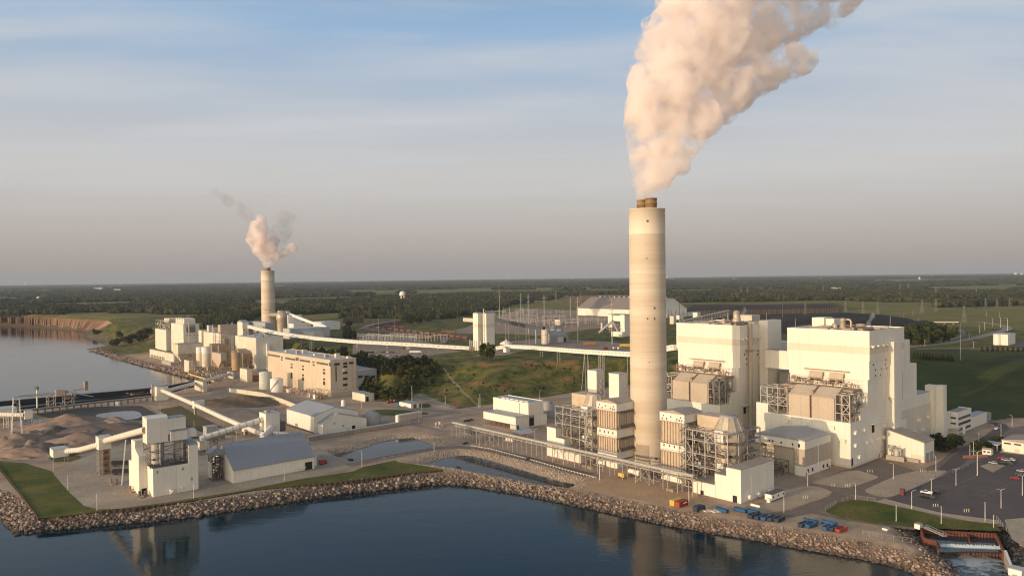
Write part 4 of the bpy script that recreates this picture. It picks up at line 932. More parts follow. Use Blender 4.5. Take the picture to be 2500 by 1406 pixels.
# stepped white pump houses at the front
CP=at(*z6((1240,1402)));f=Fr(CP);b_=along(f.C,f.ex,z6((1675,0))[0])
t=bld('pump_house','white stepped pump house with round hoods on its shaded side, near the lake road',f,'white stepped pump houses')
ys_=[0]+[f.L(*z6((px,1100)))[0] for px in (1045,893,608)];zs_=[f.L(*z6(p))[1] for p in ((1240,962),(1045,1035),(893,1155))]
for k in range(3):
    slab('wall',M_WHITE,t,0,b_,ys_[k]+(.01 if k else 0),ys_[k+1],0,zs_[k]);slab('roof',M_ROOFT,t,-.2,b_+.2,ys_[k]+(.3 if k else -.2),ys_[k+1]+.1,zs_[k],zs_[k]+.3)
for p,q in (((705,1222),(747,1282)),((1130,1288),(1188,1392))):on_left(f,t,'door',M_DARK,z6(p),z6(q))
for p in ((1340,1310),(1455,1275),(1605,1228)):
    x,z=f.Rr(*z6(p));MB().cyl((x,.02,z),(x,-1.7,z),1.25,1.35,n=14).obj('intake_hood',M_WHITE2,t)
for p in (1375,1548):x=f.Rr(*z6((p,1100)))[0];slab('downpipe',M_WHITE2,t,x-.2,x+.2,-.25,.02,0,zs_[0]-.5)
CQ=at(*z5((570,1058)));f=Fr(CQ)
t=bld('pump_house','white stepped pump house behind the pipe rack, left of the absorber frame',f,'white stepped pump houses')
ys_=[0]+[f.L(*z5((px,900)))[0] for px in (340,220,93)];zs_=[f.L(*z5(p))[1] for p in ((400,900),(340,715),(220,560))]
for k in range(3):slab('wall',M_WHITE,t,0,16,ys_[k]+(.01 if k else 0),ys_[k+1],0,zs_[k]);slab('roof',M_ROOFT,t,-.2,16.2,ys_[k]-(.2 if k ==2 else 0),ys_[k+1]-.1 if k <2 else ys_[k+1]+.2,zs_[k],zs_[k]+.3)
# the two white hopper towers behind the left absorber
for (cx,xl,xr,tp,by),la in (((1457.5,1435.5,1477,906,998),'white hopper tower on a tan base, left one of two behind the absorber'),((1512,1487.5,1531.5,914,1010),'white hopper tower on a tan base, right one of two beside the chimney')):
    c=at(cx,by+28);f=Fr(c);b_,a_,h_=f.box(0,0,xl,xr,tp);t=bld('hopper_tower',la,f,'white hopper towers','tower')
    hb=h_*.62 if cx <1500 else h_*.52
    slab('base_wall',M_BEIGE,t,.4,b_-.4,.4,a_-.2,0,hb);slab('wall',M_WHITE,t,0,b_,0,a_,hb,h_);slab('roof',M_ROOFW,t,-.2,b_+.2,-.2,a_+.2,h_,h_+.4)
    if cx <1500:stairs(MB(),1,4,-4,-.4,h_*.3,h_*.84,2.6,.16).obj('stair',M_STEEL,t)
# dewatering building
z4=zoom(1160,940,.128)
CD=at(*z4((1020,800)));f=Fr(CD);b_,a_,h_=f.box(0,0,z4((348,0))[0],z4((1308,0))[0],z4((0,352))[1])
t=bld('dewatering_building','tall cream box building with roof skylights above a low loading wing, left of the absorbers',f)
slab('wall',M_WHITE,t,0,b_,0,a_,0,h_);rf=slab('roof',M_ROOFG,t,.2,b_-.2,.2,a_-.2,h_,h_+.12)
MB().box(0,b_,0,.25,h_,h_+.5).box(b_-.25,b_,.25,a_,h_,h_+.6).box(0,.25,.25,a_,h_,h_+.35).box(.25,b_-.25,a_-.25,a_,h_,h_+.5).obj('parapet',M_WHITE2,t)
for k in range(6):MB().box(3.2,5.4,a_*(.10+.13*k),a_*(.10+.13*k)+a_*.10,h_+.12,h_+.7).obj('skylight',M_WHITE2,rf)
on_right(f,t,'roller_door',M_DARK,z4((1030,625)),z4((1122,765)))
on_right(f,t,'door_header',M_GREY,z4((1030,580)),z4((1122,624)))
on_left(f,t,'downpipe',M_STEEL,z4((842,335)),z4((850,565)),0,.35)
wy0=f.L(*z4((870,600)),x=-9)[0]
CW=at(*z4((775,850)));g_=Fr(CW);bw,aw,hw=g_.box(0,0,z4((160,0))[0],z4((1018,0))[0],z4((0,620))[1]);l=f.loc(CW)
lo=g_.L(*z4((690,760)))[1]*.4
slab('loading_wing',M_WHITE,t,l.x,-.02,l.y,l.y+aw*.17,0,hw);slab('loading_wing',M_WHITE,t,l.x,-.02,l.y+aw*.17+.02,l.y+aw,3.6,hw);slab('wing_roof',M_ROOFG,t,l.x-.2,-.03,l.y-.2,l.y+aw+.2,hw,hw+.3)
for k in range(6):slab('bay_post',M_BROWNSTEEL,t,l.x+.3,l.x+.8,l.y+aw*(.2+.155*k),l.y+aw*(.2+.155*k)+.5,0,3.6)
slab('bay_back',mat('red_brown_wall',(0.22,0.07,0.04),(0.12,0.05,0.035),scale=.3),t,-3.5,-.5,l.y+aw*.2,l.y+aw*.96,0,3.55)
slab('door',M_DARK,t,l.x+1.5,l.x+3.2,l.y-.06,l.y+.02,0,3.2)
ce=at(*z4((1275,755)));l=f.loc(ce);slab('porch',M_WHITE,t,l.x,l.x+5.5,l.y,-.02 if l.y <-1 else l.y+5,0,8.2);slab('porch_roof',M_ROOFW,t,l.x-.2,l.x+5.7,l.y-.2,-.02 if l.y <-1 else l.y+5.1,8.2,8.45)
# grey tank farm glimpsed behind it
for k,(px,py,r,h) in enumerate(((1337,1000,4.5,7),(1352,1006,4,6),(1342,1018,3.2,5))):
    t=thing('tank',('grey tank behind the dewatering building, farthest of three','grey tank behind the dewatering building, middle of three','small grey tank behind the dewatering building, nearest of three')[k],'tank',at(px,py));MB().lathe([(r,0),(r,h),(r*.5,h+.8),(0,h+1)],20).obj('shell',M_GREY,t);MB().lathe([(r+.12,h-.3),(r+.12,h)],20).obj('rim',M_STEEL,t)
# white tent roof
c=at(*z4((860,1030)));f=Fr(c);t=bld('tent','white open sided tent roof on the yard between pipe rack and dewatering building',f,cat='tent')
bt=along(f.C,f.ex,z4((1140,0))[0]);aT=along(f.C,f.ey,z4((605,0))[0]);MB().extx([(0,3.2),(aT*.5,5.2),(aT,3.2),(aT*.5,5.0)],0,bt).obj('canopy',M_ROOFW,t)
mb=MB()
for x in (.2,bt/2,bt-.2):
    for y in (.2,aT-.2):mb.beam((x,y,0),(x,y,3.2),.2)
mb.obj('pole',M_STEEL,t)
# ------------------------------------------------------------------ pipe rack along the pond road
A=at(*z6((600,1310)));A0=at(1100,1068);
f=Fr(A);Lr=(A0-A).dot(EY)
t=bld('pipe_rack','long raised pipe rack on slender posts between the pond road and the absorbers',f,cat='pipe rack')
zr=zcol(f.C,1166);mb=MB();n=int(Lr/9.5)
for k in range(n+1):
    y=k*Lr/n
    for x in (0,4.2):mb.beam((x,y,0),(x,y,zr+.6),.34)
    mb.beam((0,y,zr),(4.2,y,zr),.3);mb.beam((0,y,zr-2.2),(4.2,y,zr-2.2),.26)
    if k % 7 ==3:mb.beam((0,y,.5),(0,y+Lr/n,zr),.2);mb.beam((0,y+Lr/n,.5),(0,y,zr),.2);mb.beam((4.2,y,.5),(4.2,y+Lr/n,zr),.2)
mb.beam((0,0,zr+.5),(0,Lr,zr+.5),.4);mb.beam((4.2,0,zr+.5),(4.2,Lr,zr+.5),.4);mb.obj('posts',M_STEEL,t)
for k,(x,z,r,m) in enumerate(((.7,.5,.34,M_WHITE2),(1.6,.45,.28,M_STEEL),(2.4,.5,.36,M_LAG),(3.3,.45,.25,M_STEEL),(1.2,-1.8,.3,M_STEEL),(2.8,-1.8,.36,M_LAG))):MB().cyl((x,0,zr+z+.35),(x,Lr,zr+z+.35),r,n=8).obj('pipe',m,t)
MB().beam((-.3,0,zr+1.7),(-.3,Lr,zr+1.7),.1).beam((-.3,0,zr+1.1),(-.3,Lr,zr+1.1),.1).obj('rail',M_STEEL,t)
# covered bridge end of the rack, up to the left
c=at(975,1035);f=Fr(c,PHI+R(0));E=at(1030,1058);
t=thing('covered_gallery','low covered gallery with a pale roof at the far end of the pipe rack','gallery',at(975,1040),PHI)
fg=Fr(at(975,1040));bx_=along(fg.C,fg.ex,1031);slab('wall',M_BEIGE,t,0,bx_,0,4.2,4.2,8.4);slab('roof',M_ROOFW,t,-.4,bx_+.3,-.4,4.6,8.4,8.8);slab('end_wall',M_WHITE2,t,-1.2,-.02,.4,3.8,0,8.3)
mb=MB();[mb.beam((x,y,0),(x,y,4.2),.35) for x in (1,bx_*.5,bx_-1) for y in (.4,3.8)];mb.obj('post',M_STEEL,t)
# second rank of poles and equipment under the rack near x 1080-1140
for k,(px,py,la) in enumerate(((1075,1045,'tan pump skid under the left end of the pipe rack'),(1150,1062,'dark pipe skid under the pipe rack, second from its left end'),(1250,1080,'white equipment cabinet row under the middle of the pipe rack'),(1360,1112,'brown equipment skid under the rack beside the stepped pump house'),(1475,1140,'grey pump skid under the rack below the finned tower'),(1690,1190,'brown pipework skid at the right end of the pipe rack'))):
    t=thing('equipment_skid',la,'equipment',at(px,py),PHI);slab('base',M_CONCRETE,t,0,6,0,9,0,.35)
    if k ==2:
        for q in range(3):slab('cabinet',M_WHITE2,t,1,2.6,q*3,q*3+2.2,.35,3)
    else:clutter(MB(),.5,5.5,.5,8.5,.35,4,26,70+k,(.15,.5)).obj('pipework',(M_BEIGE,M_DSTEEL,M_WHITE2,M_BROWNSTEEL,M_STEEL,M_BROWNSTEEL)[k],t)
    clutter(MB(),.5,5.5,.5,8.5,.35,3,10,170+k,(.15,.4)).obj('fittings',M_STEEL,t)
# yellow compressor and pale tank truck by the chimney foot
c=at(1523,1168);t=thing('compressor','yellow portable compressor parked under the pipe rack by the chimney foot','compressor',c,PHI);slab('housing',M_YELLOW,t,0,2.4,0,4.4,.6,2.8);slab('chassis',M_DSTEEL,t,.1,2.3,-.6,4.8,.35,.6)
for y in (.8,3.6):MB().cyl((-.1,y,.45),(2.5,y,.45),.45,n=12).obj('wheel',M_BLACK,t)
c=at(1560,1166);t=thing('storage_tank','white horizontal tank on saddles at the foot of the chimney','tank',c,PHI);MB().cyl((1,0,2.4),(1,8,2.4),1.6,n=16).obj('shell',M_WHITE2,t);slab('saddle',M_CONCRETE,t,0,2,1.2,1.8,0,1.4);slab('saddle',M_CONCRETE,t,0,2,6.2,6.8,0,1.4)
c=at(1590,1170);t=thing('valve_station','cluster of dark valves and pipes on a slab below the chimney','pipework',c,PHI);clutter(MB(),0,8,-6,8,0.1,4.5,50,91,(.12,.35)).obj('pipework',M_DSTEEL,t);slab('slab',M_CONCRETE,t,-.5,8.5,-6.5,8.5,0,.15)
# trailer office, fenced
zt_=zoom(1840,1000,.184)
c=at(*zt_((237,1228)));f=Fr(c);b_=along(f.C,f.ex,zt_((408,0))[0]);a_=along(f.C,f.ey,zt_((148,0))[0])
t=bld('trailer_office','white trailer office with dark roof and small windows by the stepped pump house',f,cat='trailer')
slab('body',M_WHITE2,t,0,b_,0,a_,.8,3.9);slab('roof',M_DSTEEL,t,-.15,b_+.15,-.15,a_+.15,3.9,4.1)
for k in (.1,.48,.88):slab('window',M_GLASS,t,b_*k,b_*k+1.1,-.05,.01,1.9,2.9)
slab('step',M_WHITE2,t,-1.6,-.05,.2,1.8,0,2.0);slab('skirt',M_DSTEEL,t,.2,b_-.2,.2,a_-.2,0,.8)
c=at(*zt_((85,1300)));t=thing('barrier_block','white barrier block on the pad left of the trailer office','barrier',c,PHI+R(90));MB().extx([(-.5,0),(-.5,.4),(-.2,1.2),(.2,1.2),(.5,.4),(.5,0)],0,5.2).obj('block',M_WHITE2,t);slab('foot',M_CONCRETE,t,.3,4.9,-.6,.6,0,.12)
# containers and tipping skips by the shore
def skip(loc,rz,m,label,L=6.4,w=2.5,h=1.9,lid=False):
    t=thing('skip',label,'skip',loc,rz,'steel skips along the shore')
    b=MB();b.extx([(-w/2+.1,.25),(-w/2,h),(-w/2+.12,h),(-w/2+.2,.4),(w/2-.2,.4),(w/2-.12,h),(w/2,h),(w/2-.1,.25)],0,L);b.box(0,.12,-w/2+.1,w/2-.1,.3,h-.1);b.box(L-.12,L,-w/2+.1,w/2-.1,.3,h-.1)
    b.obj('tub',m,t);r=MB()
    for k in range(6):r.box(.4+k*(L-.9)/5,.55+k*(L-.9)/5,-w/2-.08,-w/2+.02,.3,h);r.box(.4+k*(L-.9)/5,.55+k*(L-.9)/5,w/2-.02,w/2+.08,.3,h)
    r.obj('rib',m,t);MB().box(0,L,-.8,-.5,0,.25).box(0,L,.5,.8,0,.25).obj('skid',M_BLACK,t)
    MB().box(.15,L-.15,-w/2+.2,w/2-.2,.5,h*.72).obj('load',M_DSTEEL,t)
    if lid:MB().box(-.05,L+.05,-w/2-.05,w/2+.05,h,h+.12).obj('lid',M_BLACK,t)
    return t
zk=zoom(1960,1140,.216)
lab=[(1776,1252,PHI+R(90),M_BLUE,'blue skip at the left end of the row, nearest the black truck'),(1822,1252,PHI+R(90),M_BLUE,'blue skip lying crosswise behind the front row'),(1830,1266,PHI,M_NAVY,'first of the dark skips in the front row by the riprap'),(1846,1269,PHI,M_NAVY,'second of the dark skips in the front row'),(1862,1271,PHI,M_BLUE,'third skip in the front row, brighter blue'),(1878,1273,PHI,M_NAVY,'fourth skip in the front row, dark'),(1894,1275,PHI,M_NAVY,'last dark skip of the front row, right end'),(1852,1256,PHI+R(90),M_BLUE,'blue skip in the back row behind the dark ones'),(1996,1279,PHI+R(100),M_BLUE,'long blue skip behind the middle cluster'),(1953,1287,PHI-R(8),M_NAVY,'dark skip, left one of the middle pair'),(1970,1289,PHI-R(8),M_BLUE,'blue skip, right one of the middle pair'),(2042,1283,PHI+R(100),M_BLUE,'teal blue skip behind the right cluster'),(2012,1295,PHI-R(8),M_BLUE,'blue skip in the right cluster, next to the grey one'),(2028,1297,PHI-R(8),M_NAVY,'grey blue skip between the blue one and the red one'),(2044,1300,PHI-R(8),M_RED,'red skip at the right end of the skips')]
for px,py,rz,m,la in lab:skip(at(px,py),rz,m,la)
for px,py,m,la in ((1646,1236,M_YELLOW,'yellow cargo container by the shore road, left of the red one'),(1659,1240,M_RED,'red cargo container with a pale stencil beside the yellow one')):
    t=thing('cargo_container',la,'container',at(px,py),PHI,'cargo containers by the shore');L=6.1
    slab('body',m,t,0,L*1.25,0,2.9,.1,2.9);r=MB()
    for k in range(12):r.box(.3+k*.6,.5+k*.6,-.06,.01,.3,2.7)
    r.obj('corrugation',m,t);slab('door',m,t,-.06,.01,.2,2.7,.3,2.7);slab('door_bar',M_STEEL,t,-.12,-.06,1.4,1.5,.2,2.8)
    if m is M_RED:slab('stencil',M_WHITE2,t,3.0,6.2,-.09,-.06,1.6,2.2)
for px,py,sx,la in ((1740,1248,5,'low stack of pale timber on the shore apron right of the black trailer'),(1762,1250,4,'small heap of boards beside the first blue skip')):
    t=thing('timber_stack',la,'timber',at(px,py),PHI+R(70));[slab('board',M_CREAM,t,0,sx,k*1.1,k*1.1+.9,.1,.5+.2*(k % 2)) for k in range(4)]
# ------------------------------------------------------------------ gatehouse side
CG=at(*zo((1600,1085)));f=Fr(CG);h_=zcol(f.C,zo((0,940))[1])
t=bld('gatehouse_building','white low building with strip windows at the right edge beside the car park',f)
ag=along(f.C,f.ey,2440) if False else 22
xg=along(f.C,Vector((EY.x*-1,EY.y*-1,0)),2560)
MB().extx([(-xg,0),(-xg,h_*.9),(-xg*.55,h_+1.8),(0,h_),(0,0)],0,24).obj('wall',M_WHITE,t)
MB().extx([(-xg-.3,h_*.9),(-xg-.3,h_*.9+.3),(-xg*.55,h_+2.2),(.4,h_+.35),(.4,h_)],-.4,24.4).obj('roof',M_ROOFT,t)
for a,b in (((1628,968),(1718,1000)),((1762,985),(1855,1017))):on_left(f,t,'window',M_GLASS,zo(a),zo(b))
on_left(f,t,'door',M_CREAM,zo((1765,1055)),zo((1840,1110)))
c=at(*zo((1460,1145)));t=thing('guard_booth','tiny cream guard booth with two dark windows by the car park entrance','booth',c,PHI)
slab('wall',M_WHITE,t,0,4,0,5.2,0,3.4);MB().exty([(-.3,3.4),(2,4.3),(4.3,3.4)],-.3,5.5).obj('roof',M_ROOFT,t);slab('window',M_GLASS,t,-.05,.01,.8,2.2,1.4,2.5);slab('window',M_GLASS,t,-.05,.01,3.2,4.5,1.4,2.5)
c=at(*zo((1480,1065)));t=thing('entrance_canopy','white flat entrance canopy on posts behind the guard booth','canopy',c,PHI)
slab('roof_panel',M_ROOFW,t,-6,6,-5,4,4.2,4.6);slab('roof_panel',M_ROOFW,t,3,14,-4,-1,3.6,3.9);mb=MB();[mb.beam((x,y,0),(x,y,4.2),.3) for x in (-5,5) for y in (-4,3)];mb.obj('post',M_WHITE2,t)
c=at(*zo((1240,1175)));t=thing('brick_wall','low red brick planter wall beside the curving drive','wall',c,R(8));slab('wall',mat('red_brick',(0.33,0.12,0.07),(0.25,0.09,0.05),scale=.5),t,-8,9,-.3,.3,0,1.6);slab('coping',M_CONCRETE,t,-8.1,9.1,-.4,.4,1.6,1.75)
# ------------------------------------------------------------------ outfall weir of rusty sheet piles
M_SHEET=mat('rusty_sheet_pile',(0.19,0.065,0.035),(0.11,0.042,0.028),scale=.4,streak=.6,rough=.8)
M_SHEETD=mat('dark_sheet_pile',(0.075,0.04,0.03),(0.05,0.03,0.025),scale=.4,rough=.85)
def sheetpile(name,label,pts,z0,z1,base,m=M_SHEET,pitch=1.3,cap=True):
    P=[at(*p,base) for p in pts];t=thing(name,label,'wall',(P[0].x,P[0].y,0));mb=MB();cp=MB();o=Vector((P[0].x,P[0].y,0))
    for a,b in zip(P[:-1],P[1:]):
        a,b=a-o,b-o;a.z=b.z=0
        L=(b-a).length;d=(b-a)/L;nn=Vector((-d.y,d.x,0));n=max(2,int(L/(pitch/2)));v=[];f=[]
        for k in range(n+1):
            q=a+d*(L*k/n)+nn*(.22 if (k//1) % 2 else -.22);v += [(q.x,q.y,z0),(q.x,q.y,z1)]
            if k:f.append((2*k-2,2*k,2*k+1,2*k-1))
        mb.add(v,f)
        if cap:cp.beam(a+Vector((0,0,z1)),b+Vector((0,0,z1)),.7,.25)
    mb.obj('sheet_piles',m,t)
    if cap:cp.obj('cap_beam',m,t)
    return t
sheetpile('sheet_pile_wall','rusty sheet pile wall enclosing the outfall basin',[zk((1530,950)),zk((1515,850)),zk((1370,810)),zk((1335,700)),zk((1515,725)),zk((1850,745)),zk((2180,760)),zk((2270,950))],-5.5,0.45,0)
sheetpile('weir_wall','rusty sheet pile weir with foam spilling below it',[zk((1535,975)),zk((1650,975)),zk((1900,990)),zk((2280,1010))],-6,-1.7,-5)
sheetpile('baffle_wall','short rusty sheet pile baffle dividing the outfall basin',[zk((1860,760)),zk((1885,870))],-5,-0.2,-1.3)
bp=[zk(p) for p in ((1520,960),(1380,815),(1345,705),(1515,728),(2180,765),(2275,960),(1900,950))]
def white_water(name,pts,z,thr):
    q=[tuple(at(*p,z))[:2] for p in pts];a=sum(q[i][0]*q[(i+1) % len(q)][1]-q[(i+1) % len(q)][0]*q[i][1] for i in range(len(q)))
    o=MB().prism(q if a >0 else q[::-1],z-.6,z).obj(name,MATS[thr]);o['kind']='structure';return o
MATS['basin']=water_mat('basin_water',(0.02,0.035,0.042),1.2)
white_water('outfall_water',bp,-1.6,'basin')
# falling foam: a lip of white water inside the weir
mb=MB();a,b=at(*zk((1560,900)),-1.55),at(*zk((2255,925)),-1.55);n=90
for k in range(n):
    p=a+(b-a)*(k/n);h=.5+.9*random.random();w=(b-a).length/n*.9;d=(b-a).normalized();nn=Vector((-d.y,d.x,0))
    if nn.y <0:nn=-nn
    mb.add([p-nn*.4,p+d*w-nn*.4,p+d*w+nn*(.6+h),p+nn*(.6+h),p-nn*.4+Vector((0,0,-.6)),p+d*w-nn*.4+Vector((0,0,-.6)),p+d*w+nn*(.6+h)+Vector((0,0,.5+h*.4)),p+nn*(.6+h)+Vector((0,0,.5+h*.4))],[(0,1,5,4),(4,5,6,7),(3,2,6,7),(0,4,7,3),(1,2,6,5)])
tag(mb.obj('foam',mat('white_foam',(0.62,0.66,0.68),(0.45,0.52,0.56),scale=.8,rough=.6)),'white foam tumbling along the weir of the outfall basin','foam',kind='stuff')
# concrete quay at the right edge of the outfall and the floating platform
P=[at(*p) for p in (zk((2290,960)),zk((2380,1190)),zk((2400,1300)))];t=thing('quay_wall','pale concrete quay wall at the right of the foaming outfall','wall',P[0])
mb=MB()
for a,b in zip(P[:-1],P[1:]):mb.beam(a-P[0]+Vector((0,0,-2)),b-P[0]+Vector((0,0,-2)),1.2,5.0)
mb.obj('wall',M_CONCRETE,t);mb=MB();[mb.beam(a-P[0]+Vector((0,0,.7)),b-P[0]+Vector((0,0,.7)),.9,.4) for a,b in zip(P[:-1],P[1:])];mb.obj('coping',M_WHITE2,t)
c=at(*zk((2420,1225)));t=thing('utility_box','white utility box at the quay corner in the bottom right','box',c,PHI);slab('body',M_WHITE2,t,-1.5,3,-2,2.5,0,2.6);slab('lid',M_ROOFW,t,-1.7,3.2,-2.2,2.7,2.6,2.9)
c=at(*zk((1480,745)));t=thing('footbridge','grey steel footbridge crossing the corner of the outfall basin','footbridge',c,R(100));slab('deck',M_STEEL,t,-7,6,-1,1,.8,1.1);mb=MB()
for y in (-1,1):
    mb.beam((-7,y,2.1),(6,y,2.1),.1)
    for k in range(7):mb.beam((-7+k*2.16,y,1),(-7+k*2.16,y,2.1),.1)
mb.obj('railing',M_STEEL,t)
for p,la in ((zk((1305,690)),'pale concrete block at the corner of the outfall basin by the lawn'),(zk((940,705)),'pale stone base with a lamp hook on the shore apron')):
    c=at(*p);t=thing('concrete_block',la,'block',c,PHI);slab('block',M_WHITE2,t,-1.4,1.4,-1.2,1.2,0,2.2 if 'corner' in la else .9);slab('cap',M_CONCRETE,t,-1.5,1.5,-1.3,1.3,2.2 if 'corner' in la else .9,2.4 if 'corner' in la else 1.0)
zA,zB,zC,zD,zE=zoom(100,980,.2063),zoom(460,960,.192),zoom(620,820,.18494),zoom(350,740,.15647),zoom(560,640,.21333)
zF,zG,zH,zI,zJ=zoom(0,900,.18494),zoom(850,700,.16),zoom(1100,700,.184),zoom(860,840,.15644),zoom(0,700,.21333)
def lattice(mb,x0,x1,y0,y1,z0,z1,w=.3,n=6):
    zs=[z0+(z1-z0)*k/n for k in range(n+1)]
    truss(mb,[x0,x1],[y0,y1],zs,w,[(s,0,k) for s in 'LRBF' for k in range(n)]);return mb
# ------------------------------------------------------------------ limestone silo house
K=at(*zA((1330,1132)));f=Fr(K)
t=bld('silo_house','white silo house on the grassy point, two steel silos framed between its blocks',f)
b_=along(f.C,f.ex,zA((1757,0))[0]);a_=along(f.C,f.ey,zA((1265,0))[0]);h_=zcol(f.C,zA((0,797))[1]);DEP=17.0
slab('low_block',M_WHITE,t,0,b_,0,a_,0,h_);slab('low_block',M_WHITE,t,.5,b_,a_+.01,DEP,0,h_-.4);slab('deck',M_DSTEEL,t,.3,b_-.3,.3,DEP-.3,h_,h_+.25)
b2=along(f.C,f.ex,zA((1865,0))[0]);hz2=f.Rr(*zA((1850,503)))[1]
rt=MB().extx([(-.02,0),(-.02,hz2),(DEP*.8,hz2+1.6),(DEP*.8,0)],b_+.02,b2).obj('side_tower',M_WHITE,t);MB().extx([(-.2,hz2+.05),(-.2,hz2+.3),(DEP*.8,hz2+1.9),(DEP*.8,hz2+1.65)],b_-.1,b2+.2).obj('side_roof',M_ROOFB,rt)
KL=at(*zA((1165,1102)));l=f.loc(KL);fl=Fr(KL);aL=along(fl.C,fl.ey,zA((1045,0))[0]);
q1,q2,q3=zcol(KL,zA((0,652))[1]),zcol(KL,zA((0,600))[1]),zcol(KL,zA((0,492))[1])
yy1=fl.L(*zA((1112,500)))[0];yy2=fl.L(*zA((1072,690)))[0];zz2=fl.L(*zA((1045,690)))[1]
MB().extx([(l.y,0),(l.y,q1),(l.y+yy1,q2+1),(l.y+yy1,q3),(l.y+yy2,q3),(l.y+yy2,zz2),(l.y+aL,zz2),(l.y+aL,0)],l.x,l.x+13).obj('tall_block',M_WHITE,t)
on_left(fl,t,'door',M_DARK,zA((1195,1040)),zA((1255,1100))) if False else None
x0,zb=f.Rr(*zA((1257,505)),y=3.0);zt_=f.Rr(*zA((1257,210)),y=3.0)[1];x1=f.Rr(*zA((1505,400)),y=3.0)[0];x2=f.Rr(*zA((1717,400)),y=3.0)[0]
fu=Fr(f.W(x0,3.0));ya=along(fu.C+Vector((0,0,zb)),fu.ey,zA((1205,0))[0])
MB().extx([(3,zb),(3,zt_),(3+ya*.3,zt_+1.2),(3+ya,zt_),(3+ya,zb)],x0,x1).obj('upper_house',M_WHITE,t);slab('upper_roof',M_ROOFW,t,x0-.2,x1+.1,2.8+ya*.25,3+ya,zt_+.05,zt_+.9)
z3_=f.Rr(*zA((1600,460)),y=3.0)[1];slab('upper_wing',M_WHITE,t,x1+.02,x2,3.2,3+ya*.9,z3_+4,zt_-1);slab('wing_roof',M_ROOFB,t,x1,x2+.2,3,3+ya*.9,zt_-1,zt_-.7)
slab('lower_wing',M_WHITE,t,x1+1,x2+.5,1.6,3+ya*.7,z3_,z3_+5.6);slab('awning',M_ROOFB,t,x1+.8,x2+.7,1.2,3.3,z3_+5.6,z3_+6.4);slab('end_bay',M_WHITE,t,x2+.5,x2+5.5,2.2,8,z3_+1,z3_+5)
for c_,r_ in ((1378,78),(1640,68)):
    xc,_=f.Rr(*zA((c_,620)),y=7.0);xr_,_=f.Rr(*zA((c_+r_,620)),y=7.0);r=xr_-xc
    s=MB().lathe([(r,h_+1.5),(r,zb+.5)],28,(xc,7.0)).obj('silo',mat('silo_steel',(0.44,0.42,0.38),(0.36,0.345,0.31),scale=.2,rough=.45,metal=.3,streak=.2),t)
    rg=MB();[rg.lathe([(r+.02,z-.12),(r+.12,z),(r+.02,z+.12)],28,(xc,7.0)) for z in np.arange(h_+2.5,zb,2.4)];rg.obj('silo_band',M_STEEL,s);MB().beam((xc+r*.1,7-r-.2,h_+1),(xc+r*.1,7-r-.2,zb),.5).obj('ladder',M_WHITE2,s)
cl=MB();lattice(cl,x0+1,x2,1.2,13,h_,zb,.3,3);clutter(cl,1,b_-1,1,6,h_+.3,h_+3.5,34,12,(.12,.35));cl.obj('frame',M_DSTEEL,t)
on_left(f,t,'door',M_DARK,zA((1193,1035)),zA((1252,1100)),l.x*0+0) if False else None
dd=fl.L(*zA((1225,1060)),x=6.0);
(xa,za1),(xb,za0)=fl.Rr(*zA((1193,1030))),fl.Rr(*zA((1252,1098)));MB().box(l.x+xa,l.x+xb,l.y-.1,l.y+.02,max(za0,0.1),za1).obj('roller_door',M_DARK,t)
for p in ((1378,833),(1680,795),(1385,458),(1785,912)):
    if p[1] >700:on_right(f,t,'louvre',M_STEEL,zA((p[0]-12,p[1]-15)),zA((p[0]+12,p[1]+15)))
for p in ((1590,900),(1763,900)):x=f.Rr(*zA(p))[0];slab('downpipe',M_WHITE2,t,x-.12,x+.12,-.18,.02,0,h_-.3)
x,z=f.Rr(*zA((1530,1050)));MB().cyl((x,0,z),(x,-2.4,z+.2),.7,n=10).cyl((x-.9,-2.4,z-1.3),(x+.9,-2.4,z+.4),.5,n=8).obj('outlet_pipe',M_WHITE2,t);x,z=f.Rr(*zA((1665,1015)));MB().cyl((x,0,z),(x,-1.2,z-.3),.6,n=10).obj('wall_vent',M_WHITE2,t)
# tubes on the left: head box, lattice tower, two ribbed tubes
H0=at(*zA((150,835)));f0=Fr(H0);K2=at(*zA((690,872)));f2=Fr(K2)
def tubebox(f,name,label,xl,xr,rt,rb,legs=None,m=M_WHITE,cat='conveyor house',group=None):
    t=bld(name,label,f,group,cat);b=along(f.C,f.ex,xr);a=abs(along(f.C,f.ey,xl));zt,zb=zcol(f.C,rt),zcol(f.C,rb)
    MB().box(0,b,0,a,zb,zt).obj('wall',m,t);slab('roof',M_ROOFW,t,-.15,b+.15,-.15,a+.15,zt,zt+.25);return t,b,a,zb,zt
t,b,a,zb,zt=tubebox(f0,'tail_house','small white conveyor tail house on thin legs by the gravel heaps',zA((108,0))[0],zA((330,0))[0],zA((0,578))[1],zA((0,668))[1])
mb=MB();[mb.beam((x,y,0),(x,y,zb),.22) for x in (.3,b-.3) for y in (.3,a-.3)];mb.obj('leg',M_STEEL,t);T0=f0.W(b*.55,a*.5,(zb+zt)/2)
t,b,a,zb,zt=tubebox(f2,'conveyor_tower','white conveyor house on a lattice tower with orange stair backs, left of the silo house',zA((655,0))[0],zA((840,0))[0],zA((0,428))[1],zA((0,575))[1])
lattice(MB(),.3,b*.33,.3,a-.3,0,zb,.28,8).obj('lattice_leg',M_STEEL,t);tr=MB()
for k in range(8):tr.box(b*.36,b-.8,.6,a-.4,zb*k/8+.3,zb*k/8+.3+zb/8*.55)
